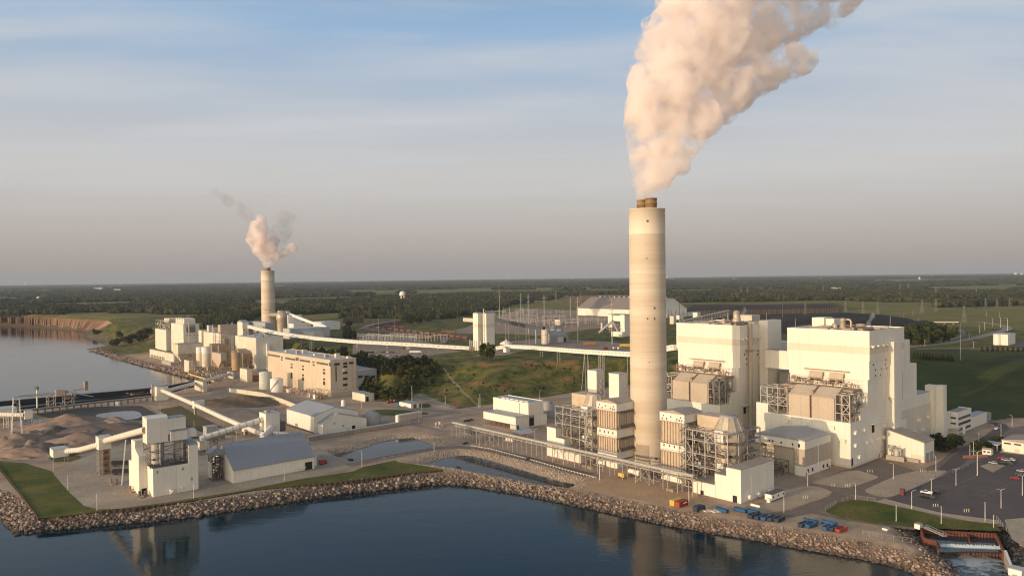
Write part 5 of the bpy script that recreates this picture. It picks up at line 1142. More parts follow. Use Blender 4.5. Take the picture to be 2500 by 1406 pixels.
tr.obj('stair_back',M_ORANGE,t);stairs(MB(),b*.4,b-.4,.1,a-.2,0,zb,zb/8,.14).obj('stair',M_STEEL,t);T1=f2.W(b*.3,a*.5,(zb+zt)/2-1);T1b=f2.W(b*.55,a*.3,(zb+zt)/2+1);[slab('footing',M_CONCRETE,t,x-.7,x+.7,y-.7,y+.7,0,.5) for x in (.4,b-.4) for y in (.4,a-.4)]
T2=f.W(x0,3+ya*.4,zcol(f.W(x0,3+ya*.4),zA((0,335))[1]))
M_RIB=mat('tube_rib',(0.56,0.48,0.38),(0.48,0.40,0.31),scale=.3)  # ribs toned darker than the tube, putting their shadows into the colour
def tube(name,label,pts,r,rib=2.6,legs=(),m=M_PIPE,group='ribbed conveyor tubes'):
    o=Vector((pts[0].x,pts[0].y,0));t=thing(name,label,'conveyor',o,0,group)
    q=[p-o for p in pts];MB().path(q,r,14).obj('tube',m,t)
    if rib:MB().path(q,r*.97,14,rib).obj('rib',M_RIB,t)
    for (s,w,g) in legs:                     # fraction along, leg splay
        L=[(q[i+1]-q[i]).length for i in range(len(q)-1)];d=s*sum(L);i=0
        while i <len(L)-1 and d >L[i]:d -= L[i];i += 1
        p=q[i].lerp(q[i+1],d/L[i]);dr=(q[i+1]-q[i]);dr.z=0;dr.normalize();nn=Vector((-dr.y,dr.x,0));zg=gz(p.x+o.x,p.y+o.y)
        mb=MB()
        for sg in (-1,1):e=p+nn*(sg*w);e.z=zg;mb.beam(p+nn*(sg*r*.7)-Vector((0,0,r*.5)),e,.4)
        if g:
            for sg in (-1,1):e=p+nn*(sg*w)+dr*g;e.z=zg;mb.beam(p+nn*(sg*r*.7)+dr*g-Vector((0,0,r*.5)),e,.4)
            n=max(2,int((p.z-zg)/5))
            for k in range(n):
                za,zb=zg+(p.z-r-zg)*k/n,zg+(p.z-r-zg)*(k+1)/n
                for sg in (-1,1):mb.beam((p.x+nn.x*sg*w*.8,p.y+nn.y*sg*w*.8,za),(p.x+nn.x*sg*w*.8+dr.x*g,p.y+nn.y*sg*w*.8+dr.y*g,zb),.22)
                mb.beam(Vector((p.x,p.y,zb))+nn*w*.8,Vector((p.x,p.y,zb))-nn*w*.8,.22)
        mb.obj('leg',M_STEEL,t)
    return t
tube('conveyor_tube','lower cream ribbed tube from the tail house up to the lattice tower',[T0,T0.lerp(T1,.5)-Vector((0,0,1.1)),T1],1.75,1.7)
tube('conveyor_tube','upper cream ribbed tube from the lattice tower to the silo house',[T1b,T2],1.9,1.7)
# ------------------------------------------------------------------ storage shed
KS=at(*zB((566,1146)));f=Fr(KS);L_=along(f.C,f.ex,zB((1607,0))[0]);he=zcol(f.C,zB((0,978))[1]);yr,zr=f.L(*zB((420,648)))
t=bld('storage_shed','long storage shed with white walls and a steep blue grey roof beside the silo house',f)
MB().extx([(0,0),(0,he),(yr,zr),(2*yr,he),(2*yr,0)],.3,L_-.3).obj('wall',M_WHITE,t)
MB().extx([(-.7,he-.35),(-.7,he+.1),(yr,zr+.55),(2*yr+.7,he+.1),(2*yr+.7,he-.35),(yr,zr+.1)],0,L_).obj('roof',M_ROOFB,t)
for k in range(8):x=.6+(L_-1.2)*k/7;slab('downpipe',M_WHITE2,t,x-.16,x+.16,-.2,.02,0,he-.4)
on_right(f,t,'doorway',M_DARK,zB((1482,878)),zB((1575,972)));x,z=f.Rr(*zB((1445,940)));slab('hood',M_WHITE2,t,x-1.6,x+1.6,-2,0.02,z-.2,z+.5)
slab('end_porch',M_WHITE,t,L_-.28,L_+3,yr*.2,yr*.9,0,he*.9)
c=f.W(-7,yr*.75);fg=Fr(c);t=bld('conveyor_gantry','dark stair gantry with a small hopper roof at the near gable of the storage shed',fg,cat='gantry')
lattice(MB(),0,6,0,6,0,15.5,.35,5).obj('frame',M_DSTEEL,t);clutter(MB(),.5,6,.3,6,0,15,50,17,(.15,.4)).obj('pipework',M_DSTEEL,t);MB().exty([(-2,15.5),(-2,17),(3,20),(7,17),(7,15.5)],-1,6).obj('hopper_roof',M_ROOFB,t);slab('side_panel',M_WHITE,t,-.6,-.05,1,6,2,11)
# dark equipment between silo house and shed
for (px,py,sx,sy,h,m,la) in ((505,1075,8,7,15,M_GREY,'grey steel hopper house between the silo house and the shed'),(488,1092,5,5,9,M_CREAM,'small cream vessel on a frame behind the silo house'),(520,1058,9,5,8,M_ROOFG,'grey low motor house under the rising white tube')):
    t=thing('hopper_house',la,'hopper',at(px,py+20),PHI);slab('body',m,t,0,sx,0,sy,h*.4,h);lattice(MB(),.2,sx-.2,.2,sy-.2,0,h*.4,.3,2).obj('frame',M_DSTEEL,t);slab('roof',M_ROOFG,t,-.2,sx+.2,-.2,sy+.2,h,h+.3)
# ------------------------------------------------------------------ transfer tower and tubes
KT=at(650,1079);f=Fr(KT);t,b,a,zb,zt=tubebox(f,'transfer_tower','white windowless transfer tower where three tubes meet behind the shed',zB((907,0))[0],zB((1165,0))[0],zB((0,264))[1],1079,cat='tower')
MB().box(b*.2,b*.5,a*.3,a*.7,zt+.25,zt+1.6).obj('roof_unit',M_ROOFG,t);slab('recess',M_DSTEEL,t,-.05,.02,a*.35,a*.6,0,8);slab('side_bay',M_DSTEEL,t,b+.02,b+5,1,a,6,13)
Tt=f.W(0,a*.5,zcol(f.W(0,a*.5),zB((0,330))[1]));e=at(490,1098);Te=Vector((e.x,e.y,zcol(e,1071)))
tube('conveyor_tube','white ribbed tube rising from behind the silo house to the transfer tower',[Te,Tt],2.0,5.0,[(.12,.8,0),(.5,.8,0)],M_WHITE2)
B=[(392,975,951),(478,1012,988),(540,1040,1017),(600,1061,1043),(652,1083,1064)]
bp_=[Vector((at(x,y).x,at(x,y).y,zcol(at(x,y),r))) for x,y,r in B]
tube('conveyor_tube','long cream ribbed tube running down from the shore house to the transfer tower',bp_,1.9,2.4,[(.2,.8,0),(.45,.8,0),(.7,.8,0)])
for (x,y,r),w_,la in ((B[1],9,'small white transfer box on the long cream tube, upper one'),(B[3],6,'small white transfer box on the long cream tube, lower one')):
    p=at(x,y);t=thing('transfer_box',la,'conveyor house',p,PHI);z=zcol(p,r);slab('wall',M_WHITE,t,-2,w_-2,-2.4,2.4,z-3,z+3.4);slab('roof',M_ROOFW,t,-2.2,w_-1.8,-2.6,2.6,z+3.4,z+3.6);MB().beam((0,0,0),(0,0,z-3),2.4).obj('pier',M_CONCRETE,t)
s1=f.W(b*.35,-.1,9);tube('conveyor_tube','short white tube elbow dropping from the transfer tower towards the shed roof',[f.W(b*.45,0,zcol(f.W(b*.45,0),1043)),Vector((at(640,1098).x,at(640,1098).y,zcol(at(640,1098),1069)))],1.9,0,(),M_WHITE2);tube('conveyor_tube','short white tube leaving the transfer tower low to the right',[f.W(b*.5,-.2,6),f.W(b+6,-6,3.4)],1.8,2.4,())
# ------------------------------------------------------------------ warehouse and grey tank
KW=at(*zC((795,1287)));f=Fr(KW);a_=along(f.C,f.ey,zC((435,0))[0]);he=zcol(f.C,zC((0,1062))[1]);xr,zr=f.Rr(*zC((1065,940)));xe,ze=f.Rr(*zC((1370,988)))
t=bld('warehouse','white warehouse with a grey gable roof and lower front gable, beside the grey tank',f)
MB().exty([(0,0),(0,he),(xr,zr),(xe,ze),(xe,0)],0,a_).obj('wall',M_WHITE,t);MB().exty([(-.5,he-.1),(-.5,he+.3),(xr,zr+.5),(xe+.3,ze+.3),(xe+.3,ze-.1),(xr,zr+.1)],-.4,a_+.4).obj('roof',M_ROOFG,t)
KX=at(*zC((910,1302)));l=f.loc(KX);fx=Fr(KX);hx=zcol(KX,zC((0,1172))[1]);xq,zq=fx.Rr(*zC((1110,1028)));xw,zw=fx.Rr(*zC((1485,1085)))
MB().exty([(l.x,0),(l.x,hx),(l.x+xq,zq),(l.x+xw,zw),(l.x+xw,0)],l.y,-.02).obj('front_wing',M_WHITE,t);MB().exty([(l.x-.3,hx),(l.x-.3,hx+.3),(l.x+xq,zq+.4),(l.x+xw+.3,zw+.3),(l.x+xw+.3,zw),(l.x+xq,zq+.05)],l.y-.3,-.03).obj('wing_roof',M_ROOFG,t)
(x0,z1),(x1,z0)=fx.Rr(*zC((1293,1182))),fx.Rr(*zC((1337,1237)));slab('doorway',M_DARK,t,l.x+x0,l.x+x1,l.y-.1,l.y+.02,0.2,z1);slab('plinth',mat('dark_base_course',(0.16,0.12,0.085),rough=.9),t,-.08,.02,0,a_,0,1.0)
for p in ((1175,1185),(1062,1150),(1245,1235)):x,z=fx.Rr(*zC(p));slab('louvre',M_STEEL,t,l.x+x-.7,l.x+x+.7,l.y-.08,l.y+.02,z-.8,z+.8)
c=at(908,1034);r=21.5/FPX*c.y;t=thing('tank','grey domed tank beside the warehouse','tank',c);h=zcol(c,1013);MB().lathe([(r,0),(r,h),(r*.55,h+2.6),(.8,h+3.6),(.8,h+4.6),(0,h+4.7)],32).obj('shell',M_GREY,t);MB().lathe([(r+.15,h-.4),(r+.15,h)],32).obj('rim',M_STEEL,t)
# concrete flood wall with walkway along the upper pond
P=[at(x,y) for x,y in ((752,1077),(800,1068),(900,1052),(975,1040))];t=thing('flood_wall','long concrete wall with a pale coping along the upper settling pond','wall',P[0]);mb=MB();cp=MB();bt=MB()
for p,q in zip(P[:-1],P[1:]):mb.beam(p-P[0]+Vector((0,0,1.2)),q-P[0]+Vector((0,0,1.2)),.8,3.6);cp.beam(p-P[0]+Vector((0,0,3.2)),q-P[0]+Vector((0,0,3.2)),2.0,.4)
mb.obj('wall',M_CONCRETE,t);cp.obj('coping',M_ROOFW,t);d=(P[-1]-P[0]);n=22
for k in range(n):p=d*(k/n);bt.beam(p+Vector((.2,-1.2,-.2)),p+Vector((.2,-1.2,3)),.4,.5)
bt.obj('buttress',M_CONCRETE,t)
P=[at(x,y) for x,y in ((560,957),(600,962),(640,968),(690,984),(735,1003))];t=thing('retaining_wall','sunlit tan retaining wall below the concrete office and tanks','wall',P[0]);mb=MB()
for p,q in zip(P[:-1],P[1:]):mb.beam(p-P[0]+Vector((0,0,2)),q-P[0]+Vector((0,0,2)),.8,4.4)
mb.obj('wall',M_CREAM,t);mb=MB();[mb.beam(p-P[0]+Vector((0,0,4.3)),q-P[0]+Vector((0,0,4.3)),1,.25) for p,q in zip(P[:-1],P[1:])];mb.obj('coping',M_CONCRETE,t)
# ------------------------------------------------------------------ concrete crusher building with windows
KC=at(*zC((1015,792)));f=Fr(KC);b_,a_,h_=f.box(0,0,zC((185,0))[0],zC((1357,0))[0],zC((0,327))[1])
t=bld('concrete_building','weathered tan concrete building with ribbon windows under its roof and a flat pale roof',f)
slab('wall',mat('weathered_concrete',(0.60,0.50,0.375),(0.53,0.43,0.31),scale=.05,streak=.6,dirt=(.33,.21,.11)),t,0,b_,0,a_,0,h_);rf=slab('roof',M_ROOFW,t,.4,b_-.4,.4,a_-.4,h_,h_+.15);MB().box(0,b_,0,.4,h_,h_+.7).box(0,.4,.4,a_,h_,h_+.7).box(b_-.4,b_,.4,a_,h_,h_+.7).box(.4,b_-.4,a_-.4,a_,h_,h_+.7).obj('parapet',MATS['weathered_concrete'],t)
for p,q in (((205,240),(342,280)),((412,283),(545,322)),((602,312),(740,345)),((828,348),(978,380))):
    (y0,z0),(y1,z1)=f.L(*zC(p)),f.L(*zC(q));MB().box(-.1,.02,min(y0,y1),max(y0,y1),(z0+z1)/2-1.0,(z0+z1)/2+1.0).obj('window',M_GLASS,t)
for x,y,w,h in ((197,245,8,20),(570,305,20,24),(1000,375,11,26),(368,282,12,14),(368,314,12,12),(785,345,14,13),(788,383,14,13),(497,373,12,13),(497,413,13,17),(497,520,13,42),(648,400,13,13),(648,440,14,15),(648,517,12,16),(648,568,14,26),(927,447,14,14),(927,490,15,17),(927,570,14,16),(927,622,15,28)):on_left(f,t,'window',M_GLASS,zC((x-w,y-h)),zC((x+w,y+h)))
for x,y,w in ((1095,372,36),(1205,363,28),(1285,355,28),(1205,404,27),(1205,485,30),(1205,565,30),(1205,645,30),(1205,722,30)):on_right(f,t,'window',M_GLASS,zC((x-w,y-13)),zC((x+w,y+13)))
on_right(f,t,'sign_panel',M_DSTEEL,zC((1074,405)),zC((1096,600)));on_right(f,t,'balcony',M_WHITE2,zC((1168,430)),zC((1190,470)),0,1.2)
for k,(yy,xx) in enumerate(((.78,.25),(.62,.3),(.6,.5),(.38,.4),(.2,.35),(.14,.6),(.03,.75))):MB().box(b_*xx,b_*xx+3+k % 3,a_*yy,a_*yy+3.4,h_+.15,h_+2.4+(k % 3)).obj('roof_unit',(M_CREAM,M_STEEL,M_CREAM)[k % 3],rf)
ba=along(f.C,f.ex,zC((1625,0))[0]);ha=f.Rr(*zC((1500,447)))[1];slab('annex',M_GREY,t,b_+.02,ba,.5,a_*.34,0,ha);slab('annex_roof',M_ROOFW,t,b_+.1,ba+.1,.4,a_*.34,ha,ha+.3)
for x in (1405,1488,1570):on_right(f,t,'annex_window',M_GLASS,zC((x-30,523)),zC((x+30,553)),.5)
on_right(f,t,'annex_window',M_GLASS,zC((1380,678)),zC((1432,712)),.5);slab('base_annex',MATS['weathered_concrete'],t,-3,b_*.95,-7,-.02,0,h_*.13)
# tanks and boxes at its foot
for (cx,by,rx,ty),la in (((648.5,950,15,909),'taller pale green grey tank at the left corner of the concrete building'),((675.8,956,15.5,925),'shorter white tank with a diagonal stair beside the taller one')):
    c=at(cx,by);r=rx/FPX*c.y;h=zcol(c,ty);t=thing('tank',la,'tank',c,0,'tanks by the concrete building');MB().lathe([(r,0),(r,h),(r*.5,h+1.2),(0,h+1.5)],32).obj('shell',M_WHITE2 if cx >660 else mat('pale_green_tank',(0.55,0.56,0.47),(0.47,0.47,0.39),scale=.2,streak=.5),t);MB().lathe([(r+.12,h-.3),(r+.12,h)],32).obj('rim',M_WHITE2,t)
    if cx >660:mb=MB();[mb.beam(((r+.5)*math.cos(-2.6+k*.13),(r+.5)*math.sin(-2.6+k*.13),h*k/12),((r+.5)*math.cos(-2.47+k*.13),(r+.5)*math.sin(-2.47+k*.13),h*(k+1)/12),.8,.3) for k in range(12)];mb.obj('stair',M_STEEL,t)
def simple(name,label,cx,cy,xl,xr,top,m,roof=M_ROOFG,z0=0,group=None,pitch=0,cat='building',feats=None,a=None):
    f,b,aa,h=corner(cx,cy,xl,xr,top,z0);aa=a or aa;t=bld(name,label,f,group,cat)
    slab('wall',m,t,0,b,0,aa,0,h)
    if pitch:MB().extx([(-.3,h),(-.3,h+.25),(aa/2,h+pitch+.25),(aa+.3,h+.25),(aa+.3,h)],-.3,b+.3).obj('roof',roof,t)
    else:slab('roof',roof,t,-.15,b+.15,-.15,aa+.15,h,h+.3)
    return f,t,b,aa,h
f,t,b,a,h=simple('workshop','small cream workshop with a dark doorway before the trees',*zC((1465,868)),zC((1298,0))[0],zC((1588,0))[0],zC((0,772))[1],M_CREAM)
on_right(f,t,'doorway',M_DARK,zC((1480,803)),zC((1514,868)))
f,t,b,a,h=simple('storage_hut','low white hut with a grey roof and barred door beside a blue skip',*zI((920,1000)),zI((735,0))[0],zI((1043,0))[0],zI((0,935))[1],M_WHITE);on_right(f,t,'door',M_DSTEEL,zI((955,938)),zI((1003,992)))
t=skip(at(*zI((735,1003))),PHI+R(60),mat('light_blue_paint',(0.10,0.33,0.42),rough=.5),'light blue skip in front of the low white hut');t['group']='steel skips along the shore'
t['group']='yard skips'
for p,m,la in (((560,925),M_RED,'red tractor parked by the trees near the low hut'),((660,905),MATS['light_blue_paint'],'pale blue trailer parked by the trees near the low hut')):
    t=thing('farm_vehicle',la,'vehicle',at(*zI(p)),PHI);slab('body',m,t,0,6,0,2.4,.8,2.2);slab('cab',m if m is M_RED else M_STEEL,t,3.4,5.4,.2,2.2,2.2,3.4)
    for x in (1,4.8):
        for y in (-.1,2.1):MB().cyl((x,y,.7),(x,y+.4,.7),.7,n=14).obj('wheel',M_BLACK,t)
c=at(*zC((1180,925)));t=thing('tank','small white upright tank in the yard before the workshop','tank',c);MB().lathe([(2.0,0),(2.0,5.2),(.8,6.0),(0,6.1)],20).obj('shell',M_WHITE2,t);slab('base',M_CONCRETE,t,-2.6,2.6,-2.6,2.6,0,.3)
for p,la in (((738,815),'white transformer with bushings at the foot of the concrete building, left one'),((808,838),'white transformer with bushings at the foot of the concrete building, right one')):
    t=thing('transformer',la,'transformer',at(*zC(p)),PHI,'transformers by the concrete building');slab('tank',M_WHITE2,t,0,3.5,0,4.6,.4,4.6);slab('base',M_CONCRETE,t,-1,4.5,-1,5.6,0,.4)
    for k in range(3):MB().beam((1.8,1+k*1.3,4.6),(1.8,1+k*1.3,7.0+k),.25).obj('bushing',M_BROWNSTEEL,t)
t=thing('switchyard','brown clutter of poles and pipes before the sunlit face of the concrete building','switchyard',at(*zC((860,850))),PHI);truss(MB(),[0,5,10],[0,7,14,21],[0,5,9],.28).obj('frame',M_BROWNSTEEL,t);clutter(MB(),0,10,0,30,0,6,90,44,(.12,.4)).obj('pipework',M_BROWNSTEEL,t)
t=thing('yard_pipework','tan pipes and low boxes between the tanks and the concrete building','pipework',at(*zC((560,780))),PHI);clutter(MB(),0,10,0,26,0,4.5,60,45,(.2,.6)).obj('pipework',M_BEIGE,t);slab('cabinet',M_CREAM,t,1,5,20,26,0,3.6)
# ------------------------------------------------------------------ the old power station
OG='blocks of the old power station'
f,t,b,a,h=simple('boiler_block','tall white block of the old power station with rounded roof hoods and a grid window',*zD((630,790)),zD((440,0))[0],zD((880,0))[0],zD((0,330))[1],M_OLD,M_ROOFG,group=OG)
for k in range(4):
    MB().extx([(a*.0+k*11+1,h+.3),(k*11+1,h+6),(k*11+3,h+9),(k*11+9,h+9),(k*11+10.5,h+6),(k*11+10.5,h+.3)],2,b-6+k*1).obj('roof_hood',M_OLD,t)
on_right(f,t,'grid_window',M_DSTEEL,zD((672,375)),zD((812,455)),0,.2);on_right(f,t,'upper_screen',M_GREY,zD((672,340)),zD((812,372)),0,.15)
gw=MB();(x0,z0),(x1,z1)=f.Rr(*zD((672,455))),f.Rr(*zD((812,375)))
for k in range(6):x=x0+(x1-x0)*k/5;gw.box(x-.15,x+.15,-.35,-.2,z0,z1);z=z0+(z1-z0)*k/5;gw.box(x0,x1,-.35,-.2,z-.15,z+.15)
gw.obj('window_grid',M_STEEL,t)
for x in (685,728,792,848):on_right(f,t,'window',M_GLASS,zD((x-10,495)),zD((x+10,505)))
f,t,b,a,h=simple('boiler_block','plain white sunlit block with roof steelwork, leftmost block of the old power station',*zD((360,745)),zD((190,0))[0],zD((445,0))[0],zD((0,418))[1],M_OLD,M_ROOFG,group=OG)
truss(MB(),[1,9,18],[1,a*.35,a*.68,a-1],[h,h+8,h+15],.55,[('L',0,0),('L',1,1),('R',0,0)]).obj('roof_frame',M_STEEL,t);clutter(MB(),2,18,2,a-2,h,h+13,60,3,(.3,.9)).obj('roof_pipework',M_CREAM,t)
for k in range(3):MB().extx([(3+k*9,h+12),(3+k*9,h+17),(5+k*9,h+19.5),(9+k*9,h+19.5),(11+k*9,h+17),(11+k*9,h+12)],6,34).obj('roof_hood',M_CREAM,t)
f,t,b,a,h=simple('pump_hall','long low cream hall by the seawall road, left front of the old power station',*zD((484,925)),zD((100,0))[0],zD((540,0))[0],zD((0,795))[1],M_CREAM,M_ROOFT,group=OG)
for k in range(9):slab('bay_opening',M_DSTEEL,t,-.08,.02,a*.38+a*.6*k/9,a*.38+a*.6*k/9+a*.045,.2,h*.36)
def hopper(name,label,cx,cy,xl,xr,top,hfrac,m,roof=M_ROOFT,seed=1):
    f,b,a,h=corner(cx,cy,xl,xr,top);t=bld(name,label,f,OG);z=h*hfrac
    slab('upper_body',m,t,0,b,0,a,z,h);slab('roof',roof,t,-.2,b+.2,-.2,a+.2,h,h+.4)
    n=max(1,int(b/12));hp=MB()
    for k in range(n):
        x0,x1=b*k/n,b*(k+1)/n;q=[(x0+.2,.2,z),(x1-.2,.2,z),(x1-.2,a-.2,z),(x0+.2,a-.2,z)];mx,my=(x0+x1)/2,a/2;w=1.2
        hp.add([(mx-w,my-w,z*.45),(mx+w,my-w,z*.45),(mx+w,my+w,z*.45),(mx-w,my+w,z*.45)]+q,[(3,2,1,0),(0,1,5,4),(1,2,6,5),(2,3,7,6),(3,0,4,7)])
    hp.obj('hopper',m,t);truss(MB(),[.5,b/2,b-.5],[.5,a-.5],[0,z*.5,z],.5,[('L',0,0),('R',0,0)]).obj('legs',M_BROWNSTEEL,t);clutter(MB(),1,b-1,.5,a-.5,0,z,40,seed,(.2,.6)).obj('pipework',M_BROWNSTEEL,t);return f,t,b,a,h
hopper('precipitator','large brown stained precipitator on legs before the tall white block',*zD((548,1045)),zD((470,0))[0],zD((930,0))[0],zD((0,645))[1],.62,M_CREAM,seed=2)
f,t,b,a,h=simple('turbine_block','white wing with a tall fin wall right of the tall white block',*zD((912,800)),zD((866,0))[0],zD((1000,0))[0],zD((0,428))[1],M_OLD,M_ROOFW,group=OG)
f,t,b,a,h=simple('turbine_block','cream block in the middle of the old power station with a curved duct below',*zD((1122,850)),zD((945,0))[0],zD((1190,0))[0],zD((0,468))[1],M_CREAM,M_ROOFW,group=OG)
simple('turbine_block','slim white roof tower beside the cream middle block',*zD((1025,800)),zD((998,0))[0],zD((1072,0))[0],zD((0,350))[1],M_OLD,M_ROOFW,group=OG)
f,t,b,a,h=simple('turbine_block','broad beige upper block with a dark panel joint, middle of the old power station',*zD((1208,850)),zD((1170,0))[0],zD((1470,0))[0],zD((0,342))[1],M_BEIGE,M_ROOFT,group=OG)
f,t,b,a,h=simple('stair_frame_tower','weathered tower wrapped in open stairs before the beige block',*zD((1212,960)),zD((1135,0))[0],zD((1330,0))[0],zD((0,470))[1],M_CREAM,M_BROWNSTEEL,group=OG)
truss(MB(),[-2.5,b*.5,b+2.5],[-2.5,a+2.5],[h*k/8 for k in range(9)],.5).obj('stair_frame',M_STEEL,t)
f,t,b,a,h=simple('turbine_block','dark brown lower block with a rusty arched roof, middle front',*zD((1185,1000)),zD((1030,0))[0],zD((1340,0))[0],zD((0,660))[1],mat('sooty_brown',(0.27,0.18,0.11),(0.40,0.29,0.19),scale=.1,streak=.4),M_BROWNSTEEL,group=OG)
hopper('precipitator','pale box hopper on a tall steel frame right of the twin silos',*zD((1215,1120)),zD((1075,0))[0],zD((1300,0))[0],zD((0,790))[1],.66,M_BEIGE,seed=6)
f,t,b,a,h=simple('head_house','white conveyor head house with a pointed roof, top end of the long gallery',*zD((1555,880)),zD((1475,0))[0],zD((1650,0))[0],zD((0,302))[1],M_OLD,M_ROOFG,group=OG,pitch=3);slab('side_bay',M_WHITE2,t,-6,-.02,3,a*.6,h*.3,h*.62)
HH=f.W(b*.9,-.1,0)
f,t,b,a,h=simple('turbine_hall','large grey and cream slab sided hall at the right end of the old power station',*zD((1765,1040)),zD((1440,0))[0],692,zD((0,548))[1],M_OLD,M_ROOFW,group=OG)
slab('sunlit_panel',M_CREAM,t,-.12,-.01,a*.02,a*.98,h*.45,h-.2);slab('stub_tower',M_WHITE2,t,b*.35,b*.45,-4,-.02,0,h*.8);clutter(MB(),3,b-3,3,a-3,h+.3,h+7,36,14,(.3,.7)).obj('roof_pipework',M_DSTEEL,t)
simple('turbine_block','grey wall block behind the head house and gallery',*zD((1910,900)),zD((1650,0))[0],zD((2045,0))[0],zD((0,310))[1],M_GREY,M_ROOFW,group=OG)
f,t,b,a,h=simple('crusher_house','brown gabled house with a rusty roof before the large grey hall',*zD((1560,1040)),zD((1370,0))[0],zD((1755,0))[0],zD((0,790))[1],MATS['sooty_brown'],M_BROWNSTEEL,group=OG,pitch=5)
clutter(MB(),0,b,-5,0,0,h*.8,60,8,(.2,.6)).obj('front_pipework',M_BROWNSTEEL,t)
f,t,b,a,h=simple('pump_house','plain white box house beside the tan silo and tanks',*zD((1620,1238)),zD((1508,0))[0],zD((1703,0))[0],zD((0,1035))[1],M_CREAM,M_ROOFT,group=OG);slab('fence_wall',mat('rust_red_wall',(0.24,0.11,0.07),rough=.8),t,b+.05,b+16,1,2,0,h*.5)
simple('valve_house','small cream house with a stubby tower by the seawall',*zD((715,1080)),zD((640,0))[0],zD((775,0))[0],zD((0,900))[1],M_CREAM,M_ROOFT,group=OG)
f,b,a,h=corner(*zD((1395,1180)),zD((1310,0))[0],zD((1420,0))[0],zD((0,1090))[1]);t=bld('tail_house','white tube tail house at the old power station end of the shore tube',f,None,'conveyor house');slab('wall',M_WHITE,t,0,b,0,a,0,h);slab('roof',M_ROOFW,t,-.2,b+.2,-.2,a+.2,h,h+.3);TE=f.W(0,a/2,h*.75)
for (cx,r,top,by,m),la in (((890,58,685,1060,M_CREAM),'tan silo with white shoulders, left of the twin pair'),((985,66,680,1075,M_CREAM),'tan silo with white shoulders, right of the twin pair'),((1450,62,770,1120,mat('ochre_silo',(0.48,0.31,0.15),(0.38,0.25,0.13),scale=.1,streak=.4)),'single ochre silo with a rusty brown head before the gabled house')):
    px,py=zD((cx,by));c=at(px,py);rr=r*.15647/FPX*c.y;h=zcol(c,zD((0,top))[1]);t=thing('silo',la,'silo',c,PHI,'silos of the old power station')
    MB().lathe([(rr,h*.22),(rr,h-.6),(rr*.9,h),(0,h+.3)],24).obj('shell',m,t);MB().lathe([(rr+.08,h*.74),(rr+.08,h+.05)],24).obj('head_band',M_WHITE2 if cx <1200 else MATS['sooty_brown'],t);lattice(MB(),-rr*.7,rr*.7,-rr*.7,rr*.7,0,h*.22,.5,1).obj('legs',M_BROWNSTEEL,t)
t=thing('sea_works','rust brown pipes, railings and low frames along the seawall below the silos','pipework',at(*zD((830,1120))),PHI);clutter(MB(),0,14,-70,40,0,5,160,23,(.2,.6)).obj('pipework',M_BROWNSTEEL,t);clutter(MB(),0,14,-70,40,0,4,60,24,(.2,.5)).obj('fittings',M_CREAM,t)
P=[at(*zD(p)) for p in ((700,1112),(990,1200),(1100,1232))];t=thing('seawall_rail','sunlit yellow steel rail along the seawall of the old power station','barrier',P[0]);mb=MB();[mb.beam(a-P[0]+Vector((0,0,1)),b-P[0]+Vector((0,0,1)),.7,1.6) for a,b in zip(P[:-1],P[1:])];mb.obj('rail',mat('pale_yellow_steel',(0.62,0.45,0.20),rough=.6),t)
f,t,b,a,h=simple('shelter','small open steel shelter on the seawall road',*zD((430,975)),zD((285,0))[0],zD((470,0))[0],zD((0,925))[1],M_STEEL,M_ROOFW,group=OG)
for (cx,by,xl,xr,tp,m),la in (((1330,900,1300,1420,500,M_OLD),'pale block with a sooty corner between the stair tower and the large hall'),((760,770,700,850,560,M_CREAM),'low cream roof block before the tall white block'),((1110,760,1068,1170,380,M_OLD),'white roof house between the slim tower and the beige block'),((1010,1100,985,1050,1000,M_BROWNSTEEL),'rusty hut at the foot of the twin silos'),((1270,960,1240,1345,560,MATS['sooty_brown']),'sooty brown shaft right of the stair tower'),((1560,900,1540,1600,400,M_OLD),'narrow white shaft before the conveyor head house')):simple('turbine_block',la,*zD((cx,by)),zD((xl,0))[0],zD((xr,0))[0],zD((0,tp))[1],m,M_ROOFT,group=OG)
for (cx,by,h_,r_),la in (((1090,740,12,1.2),'thin vent pipe on the roofs of the old power station, left'),((1395,700,16,1.0),'thin vent pipe on the roofs of the old power station, right'),((720,700,14,.8),'thin mast behind the tall white block')):c=at(*zD((cx,by+100)));t=thing('vent_pipe',la,'pipe',c);MB().cyl((0,0,0),(0,0,zcol(c,zD((0,by-400))[1])),r_,n=10).obj('pipe',M_STEEL,t)
# shore house and tube to the old station
f,b,a,h=corner(*zF((2070,425)),zF((2050,0))[0],zF((2225,0))[0],zF((0,240))[1]);t=bld('shore_house','white shore house with a grey roof where the two tubes meet at the harbour',f,None,'conveyor house');slab('wall',M_WHITE,t,0,b,0,a+4,0,h);MB().exty([(-.3,h),(-.3,h+.4),(b+.3,h+1.6),(b+.3,h)],-.3,a+4.3).obj('roof',M_ROOFB,t);slab('stack',M_CONCRETE,t,-2.5,-1,6,8,0,h*1.15)
tube('conveyor_tube','white ribbed tube climbing from the shore house to the old power station',[f.W(b*.6,1,h*.6),TE],1.9,5,[(.3,.8,0),(.62,.8,0)],M_WHITE2)
f,t,b,a,h=simple('intake_house','cream intake house with a conveyor stub beyond the rising shore tube',*zD((935,1385)),zD((800,0))[0],zD((998,0))[0],zD((0,1235))[1],M_CREAM,M_ROOFT)
